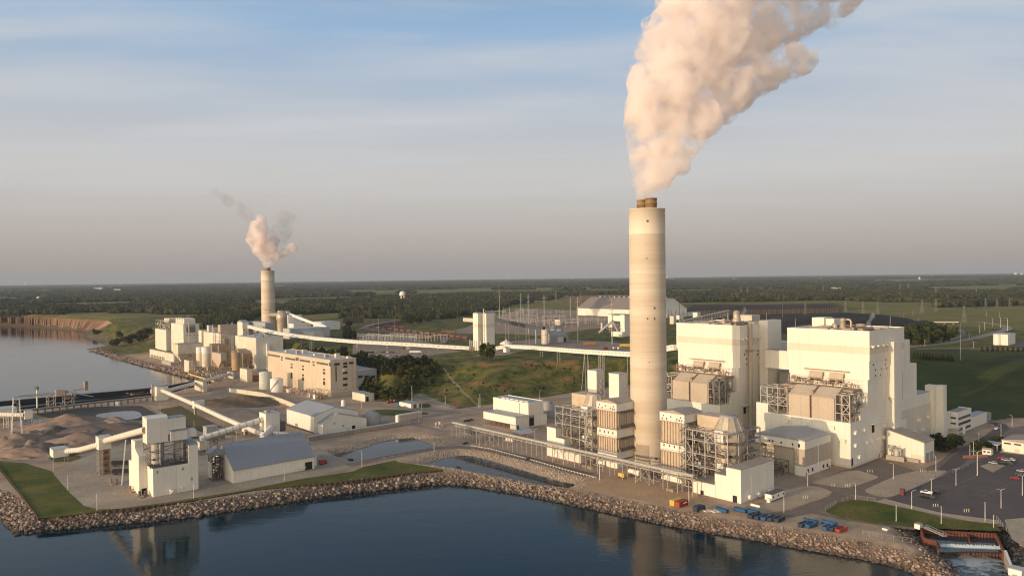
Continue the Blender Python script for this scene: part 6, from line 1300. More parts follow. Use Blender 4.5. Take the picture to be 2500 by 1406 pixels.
# ------------------------------------------------------------------ harbour
P=[at(x,y,ZW) for x,y in ((-60,994),(0,988),(150,974),(330,958),(400,951),(450,941),(520,931))];t=thing('breakwater','thin black steel breakwater across the harbour mouth','breakwater',(P[0].x,P[0].y,0));mb=MB();o=Vector((P[0].x,P[0].y,0));[mb.beam(a-o+Vector((0,0,.2)),b-o+Vector((0,0,.2)),3.0,6.5) for a,b in zip(P[:-1],P[1:])];mb.obj('wall',M_BLACK,t)
mb=MB();[mb.beam(a-o+Vector((0,0,3.45)),b-o+Vector((0,0,3.45)),3.4,.4) for a,b in zip(P[:-1],P[1:])];mb.obj('cap',M_DSTEEL,t)
A,B_=at(-60,1030),at(375,979);f=Fr(A,math.atan2((B_-A).y,(B_-A).x));L_=(B_-A).length
t=bld('dock_conveyor','long dark conveyor gallery on posts along the harbour dock',f,cat='conveyor');slab('gallery',M_DSTEEL,t,0,L_,0,3.4,4.2,5.0);slab('belt_cover',M_STEEL,t,0,L_*.72,.5,2.9,5.0,5.7);mb=MB()
for k in range(26):x=L_*k/25;mb.beam((x,.2,0),(x,.2,4.2),.5);mb.beam((x,3.2,0),(x,3.2,4.2),.5)
mb.obj('post',M_DSTEEL,t);mb=MB();mb.beam((0,0,6.1),(L_,0,6.1),.1);[mb.beam((L_*k/60,0,5),(L_*k/60,0,6.1),.1) for k in range(61)];mb.obj('railing',M_STEEL,t)
t=thing('dock_wall','dark dock wall facing the harbour basin','wall',A);mb=MB();o=A;tl=[Vector((p[0],p[1],0)) for p in toe_left[7:]];[mb.beam(a-o+Vector((0,0,-2.4)),b-o+Vector((0,0,-2.4)),2,5.6) for a,b in zip(tl[:-1],tl[1:])];mb.obj('wall',M_BLACK,t)
c=at(*zF((640,505)));t=thing('ship_unloader','tan coal reclaimer machine with a long boom and counterweight on the dock','machine',c,f.phi)
truss(MB(),[0,6],[0,7],[0,5,9],.5,[('L',0,0),('R',0,0)]).obj('portal',M_BEIGE,t);truss(MB(),[14,22],[0,7],[0,6,12],.5,[('L',0,0),('R',0,0)]).obj('portal',M_BEIGE,t);slab('machine_house',M_BEIGE,t,7,14,1,6,9,15);clutter(MB(),12,26,0,7,5,13,40,9,(.2,.5)).obj('machinery',M_BROWNSTEEL,t)
mb=MB();mb.beam((14,3,11),(-24,3,12.5),.9);mb.beam((14,4,13),(-24,4,13),.5);[mb.beam((14-k*3.8,3,11),(12-k*3.8,4,13),.3) for k in range(10)];mb.beam((24,3,10),(40,3,5),.9);mb.beam((22,3,13),(34,3,14),.9);mb.obj('boom',M_STEEL,t);slab('counterweight',M_BROWNSTEEL,t,32,35,1,5,12,21)
c=at(*zF((490,512)));t=thing('navigation_mast','white navigation mast with a lamp head on the dock','mast',c);MB().beam((0,0,0),(0,0,17),.9).obj('pole',M_WHITE2,t);slab('lamp_head',M_DSTEEL,t,-1.3,1.3,-1,1,17,20)
for (px,py,tx,ty),la in (((200,868,255,380),'slim lattice mast leaning over the gravel yard near the dock'),):
    c=at(*zF((225,860)));h=zcol(c,zF((0,380))[1]);t=thing('lattice_mast',la,'mast',c,PHI);mb=MB()
    for x,y in ((-3.5,-1.5),(3.5,-1.5),(-3.5,3),(3.5,3)):mb.beam((x,y,0),(x*.55,y*.4,h),.3)
    for k in range(7):s=1-.45*k/7;mb.beam((-3.5*s,-1.5*s,h*k/7),(3.5*s,-1.5*s,h*(k+1)/7),.18);mb.beam((-3.5*s,-1.5*s,h*k/7),(3.5*s,-1.5*s,h*k/7),.18)
    mb.obj('lattice',M_WHITE2,t);slab('top_platform',M_STEEL,t,-2.4,2.4,-1,1.6,h,h+.6)
c=at(*zF((1850,395)),ZW);t=thing('barge','red barge with a tan deckhouse moored in the harbour corner','barge',(c.x,c.y,ZW),f.phi);MB().extx([(0,.2),(-.6,3.4),(9.6,3.4),(9,.2)],-14,14).obj('hull',mat('red_hull',(0.26,0.05,0.035),rough=.7),t);slab('deckhouse',M_BEIGE,t,13,26,2,8,3.4,8);clutter(MB(),-12,12,1,8,3.4,6,16,4,(.2,.4)).obj('deck_gear',M_BROWNSTEEL,t)
for k,x in enumerate((1478,1540,1560)):t=thing('dock_cabinet',('white dock cabinet standing alone by the dock conveyor','white dock cabinet, left of a touching pair','white dock cabinet, right of a touching pair')[k],'cabinet',at(*zF((x,490))),f.phi);slab('body',M_WHITE2,t,-.9,.9,-.8,.8,.2,4.0);slab('base',M_CONCRETE,t,-1.1,1.1,-1,1,0,.2)
# small white conveyor at the far left edge
c=at(*zF((345,815)));f3=Fr(at(*zF((330,790))));t,b,a,zb,zt=tubebox(f3,'conveyor_house','white conveyor house on thin legs at the left edge, above the pale pond',zF((320,0))[0],zF((435,0))[0],zF((0,560))[1],zF((0,668))[1]);lattice(MB(),.3,b-.3,.3,a+4,0,zb,.25,3).obj('leg',M_DSTEEL,t);mb=MB();mb.beam((b,1,zb),(b,1,zb-4),1).obj('chute',M_WHITE2,t)
e=f3.W(0,a*.5+.5,(zb+zt)/2);e2=at(*zF((-160,780)));tube('conveyor_tube','short cream ribbed tube at the left edge of the picture',[e,Vector((e2.x,e2.y,zcol(e2,zF((0,600))[1])))],1.8,2.2,[(.4,1.5,4)])
t=thing('left_house','white house cut by the left edge of the picture behind the short tube','building',at(*zF((-30,720))),PHI);slab('wall',M_WHITE,t,0,14,0,20,4,11);slab('roof',M_ROOFW,t,-.2,14.2,-.2,20.2,11,11.3);lattice(MB(),.3,13.7,.3,19.7,0,4,.3,1).obj('frame',M_DSTEEL,t)
# ------------------------------------------------------------------ heaps, ash and pale ponds
sheet('ash_pavement',[(80,1010),(200,994),(345,990),(395,1017),(345,1026),(240,1024),(120,1020)],0.08,mat('dark_ash',(0.055,0.047,0.043),(0.085,0.07,0.06),scale=.06,rough=.9))
sheet('settling_pond',[(238,1010),(290,1004),(335,1002),(350,1015),(330,1024),(270,1026),(232,1018)],0.11,mat('pale_slurry',(0.24,0.225,0.21),(0.17,0.16,0.155),scale=.08,rough=.25),smooth=1)
sheet('settling_pond',[(33,1033),(70,1026),(118,1024),(105,1032),(70,1044),(48,1042)],0.06,MATS['pale_slurry'],smooth=1)
sheet('rough_grass',[(385,1000),(440,990),(480,1012),(560,1050),(590,1062),(520,1062),(450,1042)],0.06,mat('dry_grass',(0.17,0.115,0.05),(0.075,0.075,0.025),scale=.07,rough=.95,fine=.2))
sheet('paved_yard',[(470,975),(520,965),(560,985),(640,1008),(690,1028),(640,1030),(560,1018)],0.05,M_GRAVEL)
M_HEAP=mat('sand_and_gravel',(0.37,0.255,0.18),(0.24,0.165,0.12),scale=.12,rough=.95,fine=.15,bump=.4);M_HEAPG=mat('grey_gravel_heap',(0.15,0.12,0.105),(0.10,0.082,0.072),scale=.1,rough=.95,fine=.15,bump=.4);M_COAL=mat('coal',(0.014,0.013,0.013),(0.024,0.021,0.02),scale=.05,rough=.9,bump=.4)
def heap(label,c,rx,ry,h,m,rz=0,seed=1,sharp=1.0,name='gravel_heap',n=46,flat=0,ridge=.6):
    X,Y=np.meshgrid(np.linspace(-1.15,1.15,n),np.linspace(-1.15,1.15,n));r=np.hypot(X,Y);r=r*(1+(fbm(X*4+seed*9,Y*4,1.3,3,seed)-.5)*.7)
    Z=np.clip(1-r**sharp,-.05,1);Z=Z*(1-ridge*.6+ridge*1.2*fbm(X*5+seed,Y*5+seed,2.2,3,seed+3)) if ridge else Z
    if flat:Z=np.minimum(Z,flat+.1*fbm(X*4,Y*4,1,3,seed))
    Z=np.clip(Z,-.05,1);v=np.stack([X*rx,Y*ry,Z*h-.05],-1).reshape(-1,3);i=np.arange(n-1)[None]+np.arange(n-1)[:,None]*n;f=np.stack([i,i+1,i+n+1,i+n],-1).reshape(-1,4)
    f=[q for q in f.tolist() if max(v[k][2] for k in q) >-.04*h-.04]
    mb=MB();mb.v=[tuple(p) for p in v];mb.f=[tuple(q) for q in f];mb.sm=[True]*len(f);o=mb.obj(name,m);o.location=c;o.rotation_euler=(0,0,rz);return tag(o,label,'heap','gravel heaps' if name =='gravel_heap' else None)
heap('tan gravel heap with a sunlit left flank at the far left',at(*zF((200,990))),30,20,8,M_HEAP,.4,1,ridge=1.0)
heap('tallest brown gravel heap behind the others',at(*zF((900,770))),42,26,12,M_HEAP,.2,2,.9,ridge=1.0)
heap('long grey gravel heap on the right, next to the silo house',at(*zF((1560,860))),64,24,10,M_HEAPG,-.25,3,1.2,ridge=.9)
heap('smooth brown sand heap before the tallest heap',at(*zF((1050,1010))),30,22,10,M_HEAP,.1,4,1.1,ridge=.3)
heap('low brown heap nearest the tail house',at(*zF((330,1130))),24,14,6,M_HEAP,0,5);heap('low grey heap just behind the tail house',at(*zF((560,1100))),24,14,7,M_HEAPG,.3,6)
heap('broad low pinkish spread of gravel between the heaps',at(*zF((640,960))),46,30,5,M_HEAPG,0,7,.8);heap('reddish small heap with a sunlit crest behind the grey heap',at(*zF((1500,740))),20,13,7,M_HEAP,0,8)
heap('dry brush covered earth heap on the middle yard',at(590,982),46,30,7,mat('brushy_earth',(0.27,0.17,0.10),(0.16,0.11,0.06),scale=.3,rough=.95,fine=.3),-.3,9,.9)
for k,(x,y,rx,ry,h_,m) in enumerate(((430,880,14,9,5,M_HEAP),(700,850,16,10,6,M_HEAPG),(780,930,12,8,4,M_HEAP),(420,1010,15,9,4.5,M_HEAP),(160,1075,12,8,4,M_HEAP),(1240,730,16,9,6,M_HEAP),(1330,900,22,10,6,M_HEAPG),(900,1120,14,8,4,M_HEAPG),(60,1000,14,9,6,M_HEAP),(1150,900,15,9,5,M_HEAP))):heap('small rough gravel mound among the big heaps',at(*zF((x,y))),rx,ry,h_,m,k*.7,20+k,1.0,n=26,ridge=.9)
# ------------------------------------------------------------------ upper plateau: silos, gallery, sheds
def cornerp(cx,cy,xl,xr,top):return corner(cx,cy,xl,xr,top,ZP)
f,b,a,h=cornerp(*zG((1985,975)),zG((1910,0))[0],zG((2060,0))[0],zG((0,408))[1]);C_=zG((2112,978));f2,b2,a2,h2=cornerp(*C_,zG((2060,0))[0],zG((2237,0))[0],zG((0,412))[1])
t=bld('silo_tower','tall white windowless twin silo tower standing by the long white gallery',f,cat='tower');l=f.loc(f2.C)
slab('wall',M_WHITE,t,0,max(b,l.x+1),0,a,0,h);slab('front_wall',M_WHITE,t,l.x,l.x+b2,l.y,l.y+a2+.01,0,h2);slab('colour_band',M_BAND,t,-.06,b-.1,-.06,a+.06,h*.62,h*.72);slab('front_band',M_BAND,t,l.x-.06,l.x+b2+.06,l.y-.06,l.y+a2-.1,h2*.62,h2*.72)
MB().extx([(-.2,h),(a*.5,h+1.6),(a+.2,h)],-.2,b).obj('roof',M_ROOFG,t);MB().extx([(l.y-.2,h2),(l.y+a2*.5,h2+2.0),(l.y+a2+.2,h2)],l.x-.2,l.x+b2+.2).obj('front_roof',M_ROOFG,t);MB().beam((l.x-1,l.y+a2*.6,0),(l.x-1,l.y+a2*.6,h+6),.8).obj('vent_stack',M_WHITE2,t)
for k,(px,by,r,tp) in enumerate(((1862,975,9,808),(1892,978,8,815),(2020,975,9,830),(2075,965,11,820))):
    c=at(*zG((px,by)),ZP);rr=r*.16/FPX*c.y;hh=zcol(c,zG((0,tp))[1])-ZP;t=thing('small_silo',('slim steel silo at the left foot of the twin silo tower, leftmost of four','slim steel silo at the left foot of the twin silo tower, second of four','stout cream silo between the two halves of the silo tower','stout yellowish silo at the front of the silo tower, behind the round tree')[k],'silo',c,0,'small silos by the twin tower');MB().lathe([(rr*.4,0),(rr,hh*.2),(rr,hh-.8),(rr*.5,hh),(0,hh+.2)],18).obj('shell',M_STEEL if k <2 else M_CREAM,t);MB().lathe([(rr+.1,hh*.5),(rr+.1,hh*.5+.4)],18).obj('ring',M_STEEL,t)
    lattice(MB(),-rr*.7,rr*.7,-rr*.7,rr*.7,0,hh*.22,.3,1).obj('legs',M_STEEL,t)
# long white gallery from the old station across the plateau to the boiler houses
G=[(607,797,1120),(677,813,1095),(770,826,1062),(871,834.5,1032),(1000,841,1008),(1146,850,985)]
G2=[(1212,850,978),(1237,845.5,972),(1293,848,925),(1420,858,800),(1540,865,700),(1651,848,606)]
def gallery(label,pts,legs):
    q=[atY(*p) for p in pts];o=Vector((q[0].x,q[0].y,0));t=thing('conveyor_gallery',label,'conveyor',o,0,'long white conveyor gallery');wl=MB();rf=MB();sl=MB()
    for a,b in zip(q[:-1],q[1:]):
        a,b=a-o,b-o;wl.beam(a,b,4.4,4.2);rf.beam(a+Vector((0,0,2.2)),b+Vector((0,0,2.2)),4.8,.35);d=(b-a).normalized();s=d.cross(Vector((0,0,1))).normalized();n=int((b-a).length/7)
        for k in range(n):p=a.lerp(b,(k+.5)/n)+s*2.25+Vector((0,0,.7));sl.beam(p-d*1.6,p+d*1.6,.14,.8)
    wl.obj('gallery_wall',M_PIPE,t);rf.obj('gallery_roof',M_WHITE2,t);sl.obj('window_strip',M_GREY,t)
    for px,kind in legs:
        for a,b in zip(q[:-1],q[1:]):
            pa,pb=proj(a)[0],proj(b)[0]
            if pa <= px <= pb:
                p=a.lerp(b,(px-pa)/(pb-pa));zg=gz(p.x,p.y);mb=MB();p=p-o;d=(b-a).normalized();d.z=0;d.normalize();s=Vector((-d.y,d.x,0))
                if kind =='A':
                    for sg in (-1,1):
                        for e in (-1,1):mb.beam(p+s*sg*1.6-Vector((0,0,2)),Vector((p.x,p.y,zg))+s*sg*3+d*e*5,.55)
                elif kind =='L':
                    n=max(2,int((p.z-zg)/5))
                    for e in (-2,2):
                        for sg in (-2,2):mb.beam(p+d*e+s*sg-Vector((0,0,2)),Vector((p.x,p.y,zg))+d*e+s*sg,.5)
                    for k in range(n):
                        z0,z1=zg+(p.z-2-zg)*k/n,zg+(p.z-2-zg)*(k+1)/n;c0,c1=Vector((p.x,p.y,z0)),Vector((p.x,p.y,z1));e=2*(-1)**k
                        for sg in (-2,2):mb.beam(c0-d*e+s*sg,c1+d*e+s*sg,.3);mb.beam(c1+d*2+s*sg,c1-d*2+s*sg,.3)
                        mb.beam(c0+d*2+s*e,c1+d*2-s*e,.3)
                else:
                    for sg in (-1.6,1.6):mb.beam(p+s*sg-Vector((0,0,2)),Vector((p.x,p.y,zg))+s*sg,.45)
                mb.obj('leg',M_STEEL,t)
gallery('long white enclosed conveyor gallery running from the old power station to the silo tower',G,[(735,'P'),(760,'L'),(872,'P'),(945,'P'),(997,'L'),(1070,'P')])
gallery('white enclosed conveyor gallery climbing from the silo tower towards the boiler houses',G2,[(1325,'P'),(1368,'P'),(1432,'A'),(1472,'L'),(1536,'P')])
MBp=None
c=at(1235,846,ZP);t=thing('transfer_shed','white low domed transfer shed at the bend of the gallery by the silo tower','shed',at(1236,840,ZP),PHI);MB().lathe([(9,0),(9,1.2),(6,3.4),(1.6,4.8),(1.6,6),(0,6.2)],20).obj('dome',M_WHITE2,t);MB().beam((0,0,6),(0,0,8.5),.3).obj('vent',M_STEEL,t)
t=thing('gable_shed','small white gabled transfer house hanging under the gallery bend','shed',at(1232,860,ZP),PHI);MB().extx([(-3,0),(-3,4),(0,6.5),(3,4),(3,0)],0,6).obj('wall',M_WHITE,t);MB().extx([(-3.4,4),(0,7),(3.4,4),(0,6.55)],-.3,6.3).obj('roof',M_ROOFW,t)
# dark conveyor from the silo tower to the grey shed
q=[atY(*zH((590,438)),1040),atY(*zH((1130,545)),1010),atY(*zH((1240,548)),1000)];o=Vector((q[0].x,q[0].y,0));t=thing('dark_conveyor','dark sloping conveyor from the silo tower down to the grey shed','conveyor',o);mb=MB();[mb.beam(a-o,b-o,4,4.4) for a,b in zip(q[:-1],q[1:])];mb.obj('gallery',M_BELT,t)
for s in (.3,.55,.8):p=q[0].lerp(q[1],s)-o;mb=MB();mb.beam((p.x-1.5,p.y,p.z-2),(p.x-2.5,p.y,ZP),.5);mb.beam((p.x+1.5,p.y,p.z-2),(p.x+2.5,p.y,ZP),.5);mb.obj('leg',M_STEEL,t)
f,b,a,h=cornerp(*zH((1330,750)),zH((1300,0))[0],zH((1565,0))[0],zH((0,655))[1]);t=bld('grey_shed','grey shed with a cream door and stepped roof beside a steel silo on the plateau',f);slab('wall',M_GREY,t,0,b,0,16,0,h);MB().extx([(0,h),(8,h+7),(16,h)],0,b*.9).obj('roof',M_GREY,t);slab('upper_house',M_GREY,t,b*.4,b*.86,7,15,h+5,h+13);slab('roof_box',M_WHITE2,t,b*.5,b*.72,5,9,h+5,h+9);slab('door',M_CREAM,t,b*.38,b*.68,-.1,.02,.2,h*.8);slab('door',M_DARK,t,b*.74,b*.86,-.1,.02,.2,h*.6)
for cx,rr,top,m,la in ((1252,46,558,M_CREAM,'tall steel silo left of the grey shed on the plateau'),(1135,12,540,M_ROOFB,'slim blue grey support tower under the dark conveyor'),(2008,15,475,M_CREAM,'slim tan silo before the steep conveyor house')):
    by=758 if cx <2000 else 600;c=at(*zH((cx,by)),ZP);r=rr*.184/FPX*c.y;hh=zcol(c,zH((0,top))[1])-ZP;t=thing('plateau_silo',la,'silo',c);MB().lathe([(r,0),(r,hh-1),(r*.6,hh),(0,hh+.3)],20).obj('shell',m,t);MB().lathe([(r+.1,hh*.6),(r+.1,hh*.6+.5)],20).obj('ring',M_STEEL,t)
f,b,a,h=cornerp(*zH((2310,660)),zH((2090,0))[0],zH((2420,0))[0],zH((0,375))[1]);t=bld('coal_transfer_house','white coal transfer house with open middle and steep crossing conveyors, left of the chimney',f);slab('right_wall',M_WHITE,t,0,b,0,a*.25,0,h);slab('left_wall',M_WHITE,t,0,b*.7,a*.72,a,h*.4,h);slab('head',M_WHITE,t,1,b*.7,a*.26,a*.71,h*.7,h-1);slab('roof',M_ROOFG,t,-.3,b,-.3,a+.3,h,h+.6);slab('base',M_WHITE,t,-8,-.1,-2,a*.6,0,h*.22)
mb=MB();mb.beam((-3,a*.2,2),(2,a*.8,h*.8),3,3);mb.beam((-2,a*1.5,4),(0,a*.7,h*.7),3,3);mb.obj('conveyor',M_ROOFB,t);clutter(MB(),-5,3,a*.1,a*.9,0,h*.6,50,33,(.3,.8)).obj('frame',M_BROWNSTEEL,t)
# coal barn
f,b,a,h=cornerp(1598,777,1409,1677,757.5);t=bld('coal_barn','huge cream storage barn with a broad pale brown roof behind the chimney',f);zr=zcol(f.W(b*.5,a*.5),727)-ZP
a0=a
MB().exty([(0,0),(0,h),(b*.42,zr),(b*.58,zr),(b,h),(b,0)],0,a0).obj('wall',M_WHITE,t);MB().exty([(-.8,h-.4),(-.8,h+.3),(b*.42,zr+.7),(b*.58,zr+.7),(b+.8,h+.3),(b+.8,h-.4),(b*.58,zr+.05),(b*.42,zr+.05)],-.8,a0+.8).obj('roof',mat('tan_roof_sheet',(0.27,0.222,0.185),(0.245,0.20,0.168),scale=.02,rough=.6),t)
for k in range(14):MB().lathe([(1.6,zr+.7),(1.6,zr+2.2),(2.2,zr+2.6),(0,zr+4)],10,(b*.5,a0*(.06+.065*k))).obj('roof_vent',M_WHITE2,t)
slab('side_lean',M_WHITE,t,b*.2,b*1.2,-14,-.1,0,h*.5)
# conveyor truss behind boiler house one
q=[atY(*z2((310,232)),980),atY(*z2((930,92)),1010)];o=Vector((q[0].x,q[0].y,0));t=thing('truss_conveyor','inclined truss conveyor rising behind the nearer boiler house','conveyor',o);a,b=q[0]-o,q[1]-o;mb=MB();mb.beam(a,b,3,1.6);mb.obj('belt_gallery',M_ROOFB,t);mb=MB();dz=Vector((0,0,-7));mb.beam(a+dz*.4,b+dz,.6);n=18
for k in range(n):p0,p1=a.lerp(b,k/n),a.lerp(b,(k+1)/n);d0,d1=dz*(.4+.6*k/n),dz*(.4+.6*(k+1)/n);mb.beam(p0,p1+d1,.4);mb.beam(p1,p1+d1,.4)
for s in (.3,.65,.98):p=a.lerp(b,s);mb.beam(p,(p.x-2,p.y,ZP),.7);mb.beam(p,(p.x+3,p.y,ZP),.7)
mb.obj('truss',M_STEEL,t);
for (px,py,w,hh,m),la in (((250,245,9,15,M_CREAM),'small cream house at the foot of the truss conveyor'),((555,170,12,12,M_WHITE),'white box house behind the truss conveyor'),((330,190,12,9,M_WHITE),'white lean-to between poles right of the chimney'),((1280,225,30,14,M_CREAM),'tan open sided shed behind the riser pipe of the nearer boiler house')):
    p=at(*z2((px,py+20)),ZP);t=thing('plateau_house',la,'building',p,PHI);slab('wall',m,t,-w/2,w/2,0,w,0,hh);slab('roof',M_ROOFW,t,-w/2-.3,w/2+.3,-.3,w+.3,hh,hh+.5)
# coal pile and wind fence
heap('great black coal pile behind the boiler houses',at(2050,802,ZP),200,125,27,M_COAL,.15,12,1.5,'coal_pile',60,0,.12)
heap('dark coal spread left of the great pile, seen between the boiler houses',at(1930,800,ZP),90,60,12,M_COAL,.1,13,1.6,'coal_pile',40,0,.15)
A,B_=at(1690,771,ZP),at(2045,764,ZP);t=thing('wind_fence','long tall brown mesh wind fence beyond the coal yard','fence',A);d=(B_-A);mb=MB();mb.beam(Vector((0,0,5.5)),d+Vector((0,0,5.5)),.3,11);mb.obj('mesh',mat('brown_netting',(0.055,0.044,0.036),(0.085,0.066,0.054),scale=.05,rough=.95,streak=.4),t);mb=MB();[mb.beam(d*(k/60),d*(k/60)+Vector((0,0,12.5)),.4) for k in range(61)];mb.obj('post',M_BROWNSTEEL,t)
A,B_=at(836,790,ZP),at(888,787,ZP);t=thing('wind_fence','shorter brown mesh wind fence by the rail loop','fence',A);d=(B_-A);mb=MB();mb.beam(Vector((0,0,6)),d+Vector((0,0,6)),.3,12);mb.obj('mesh',MATS['brown_netting'],t);mb=MB();[mb.beam(d*(k/24),d*(k/24)+Vector((0,0,13)),.5) for k in range(25)];mb.obj('post',M_BROWNSTEEL,t)
# far chimney and its scrubber works
Yf=1345.;pf=atY(654,700,Yf);cf=Vector((pf.x,Yf,gz(pf.x,Yf)));zt=zcol(cf,661)-cf.z;rf_=31.5/FPX*Yf/2
chimney('chimney','distant concrete chimney with a stubby flue cluster behind the old power station',cf,rf_,zt,zcol(cf,684)-cf.z,[(1.2,3.6,5.2),(-1.2,-3.6,4.6)],[(648,756,2,2),(653,756,2,2),(658,757,2,2),(650,668,1.5,2),(657,680,1.3,2)],M_CONC,M_CONC2,.03,4.6)
def at_far(px,py,Y=1300.):p=atY(px,py,Y);return Vector((p.x,p.y,gz(p.x,p.y)))
c=at_far(*zE((605,740)),1330);h=zcol(c,zE((0,562))[1])-c.z;r=66*.21333/FPX*1330;t=thing('absorber_vessel','bulging lagged scrubber vessel right of the distant chimney','absorber',c);MB().lathe([(r*.9,0),(r*.9,h*.6),(r,h*.66),(r,h*.86),(r*.5,h),(0,h)],24).obj('vessel',M_LAG,t);MB().cyl((-r*2.2,0,h*.84),(0,0,h*.84),r*.42,n=18).obj('duct',M_LAG,t)
for (cx,xl,xr,top,by,Y),m,la in (((675,668,833,608,745,1300),M_WHITE2,'stepped white scrubber house right of the distant chimney'),((660,556,700,566,700,1350),M_WHITE2,'white duct house behind the scrubber vessel'),((735,680,935,708,770,1270),M_WHITE2,'long white low house below the sloping tube'),((700,615,1150,768,850,1210),M_ROOFW,'broad pale roofed hall behind the head house'),((965,800,1080,808,850,1190),M_CREAM,'tan low wall building behind the gallery'),((1085,960,1270,690,745,1420),M_WHITE2,'grey white metal barn with a bright roof on the plateau'),((2040,1990,2130,0,0,0),None,'')):
    if not m:continue
    c=at_far(zE((cx,by))[0],zE((cx,by))[1],Y);f=Fr(c);b=along(f.C,f.ex,zE((xr,0))[0]);a=along(f.C,f.ey,zE((xl,0))[0]);h=zcol(f.C,zE((0,top))[1])-c.z;t=bld('plateau_building',la,f,'low buildings around the distant chimney');slab('wall',m,t,0,b,0,a,0,h);slab('roof',M_ROOFW,t,-.2,b+.2,-.2,a+.2,h,h+.5)
    if xl ==668:slab('step',m,t,b+.02,b+14,0,a*.6,0,h*.55)
q=[atY(*zE((700,600)),1310),atY(*zE((935,690)),1280),atY(*zE((1115,745)),1260)];tube('conveyor_tube','grey white sloping tube right of the distant chimney',q,2.6,0,[(.5,1.5,0),(.9,1.5,0)],M_WHITE2)
for k,(px,h_) in enumerate(((1322,700),(1350,730))):c=at(*zE((px,785)),ZP);t=thing('plateau_silo',('slim brown tank by the substation, left of a pair','slim cream tank by the substation, right of a pair')[k],'silo',c);hh=zcol(c,zE((0,h_))[1])-ZP;MB().lathe([(2.6,0),(2.6,hh-1),(0,hh)],14).obj('shell',M_BROWNSTEEL if k ==0 else M_CREAM,t);MB().lathe([(2.7,hh*.5),(2.7,hh*.5+.5)],14).obj('ring',M_STEEL,t)
# ------------------------------------------------------------------ coal train
car0=None;M_RAIL=mat('rusty_rail_car',(0.20,0.105,0.07),(0.14,0.075,0.052),scale=.4,streak=.5)
tr_px=[zG((x,612+(x-340)*.105+(x-340)**2*.00001)) for x in range(360,1830,95)]
for k,p in enumerate(tr_px):
    a=at(p[0],p[1]+4,ZP);nx=tr_px[min(k+1,len(tr_px)-1)];pr=tr_px[max(k-1,0)];d=at(nx[0],nx[1]+4,ZP)-at(pr[0],pr[1]+4,ZP);an=math.atan2(d.y,d.x);la='rusty coal wagon %s' % ('at the front end of the long train, right end' if k ==len(tr_px)-1 else 'at the tail of the long train, left end' if k ==0 else 'within the long train on the rail loop')
    if car0 is None:
        car0=thing('rail_wagon',la,'rail wagon',a+Vector((0,0,.5)),an,'coal wagons of the long train');L=8.2
        MB().extx([(-1.2,1.1),(-1.6,1.9),(-1.6,4.6),(-1.35,4.6),(-1.3,2.2),(1.3,2.2),(1.35,4.6),(1.6,4.6),(1.6,1.9),(1.2,1.1)],-L,L).box(-L,-L+.2,-1.5,1.5,1.2,4.6).box(L-.2,L,-1.5,1.5,1.2,4.6).obj('body',M_RAIL,car0);rb_=MB();[rb_.box(-L+k2*1.8,-L+k2*1.8+.25,-1.75,-1.58,1.9,4.6) for k2 in range(10)];rb_.obj('ribs',M_RAIL,car0);slab('load',M_COAL,car0,-L+.3,L-.3,-1.3,1.3,2.3,3.9)
        for x in (-5.6,5.6):
            bg=MB();[bg.cyl((x+e,-1.1,.55),(x+e,1.1,.55),.5,n=10) for e in (-1,1)];bg.obj('bogie',M_DSTEEL,car0)
    else:dup(car0,a+Vector((0,0,.5)),an,label=la)
for k,(px,py) in enumerate(((600,600),(690,612),(780,622),(1500,690),(1570,700))):dup(car0,at(*zG((px,py+20)),ZP)+Vector((0,0,.5)),R(-15),label='rusty coal wagon in the short second row behind the long train')
for (px,py,m),la in (((1840,772,M_ORANGE),'orange brown tank wagon on the plateau tracks before the grass bank'),((2330,795,M_YELLOW),'yellow hopper wagon on the plateau tracks left of the chimney')):
    r=dup(car0,at(*zH((px,py+12)),ZP)+Vector((0,0,.3)),R(4),label=la,group='wagons on the plateau tracks',mats={'body':m,'ribs':m})
# ------------------------------------------------------------------ vehicles
def car(kind,m):
    t=thing('parked_car','','car',(0,0,0));L,w=(4.7,1.85) if kind =='car' else (5.6,2.0)
    if kind =='car':
        MB().extx([(-w/2,.35),(-w/2,.95),(-w/2+.08,1.0),(w/2-.08,1.0),(w/2,.95),(w/2,.35)],-L/2,L/2).obj('body',m,t);cb=[(-1.9,1.0),(-1.25,1.52),(.55,1.52),(1.25,1.0)]
    else:
        MB().extx([(-w/2,.5),(-w/2,1.15),(w/2,1.15),(w/2,.5)],-L/2,L/2).box(-L/2,-.4,-w/2,-w/2+.12,1.15,1.4).box(-L/2,-.4,w/2-.12,w/2,1.15,1.4).obj('body',m,t);cb=[(-.5,1.15),(-.35,1.85),(1.0,1.85),(1.6,1.15)]
    MB().exty([(x,z) for x,z in cb],-w/2+.12,w/2-.12).obj('window_band',M_GLASS,t);MB().exty([(cb[1][0]-.02,cb[1][1]-.02),(cb[1][0]+.05,cb[1][1]+.06),(cb[2][0]-.05,cb[2][1]+.06),(cb[2][0]+.02,cb[2][1]-.02)],-w/2+.1,w/2-.1).obj('roof',m,t)
    for x in (-L*.3,L*.3):
        for y in (-w/2,w/2-.22):MB().cyl((x,y-.01,.34),(x,y+.23,.34),.34,n=14).obj('wheel',M_BLACK,t)
    for y in (-w/2+.1,w/2-.45):MB().box(L/2-.02,L/2+.03,y,y+.35,.65,.82).obj('headlight',M_WHITE2,t)
    return t
CARM={'white':mat('white_car_paint',(0.75,0.75,0.73),rough=.3),'black':mat('black_car_paint',(0.015,0.015,0.017),rough=.25),'red':mat('red_car_paint',(0.38,0.02,0.02),rough=.3),'silver':mat('silver_car_paint',(0.42,0.42,0.42),rough=.35),'dark':mat('dark_grey_car_paint',(0.06,0.06,0.065),rough=.3)}
PROTO={}
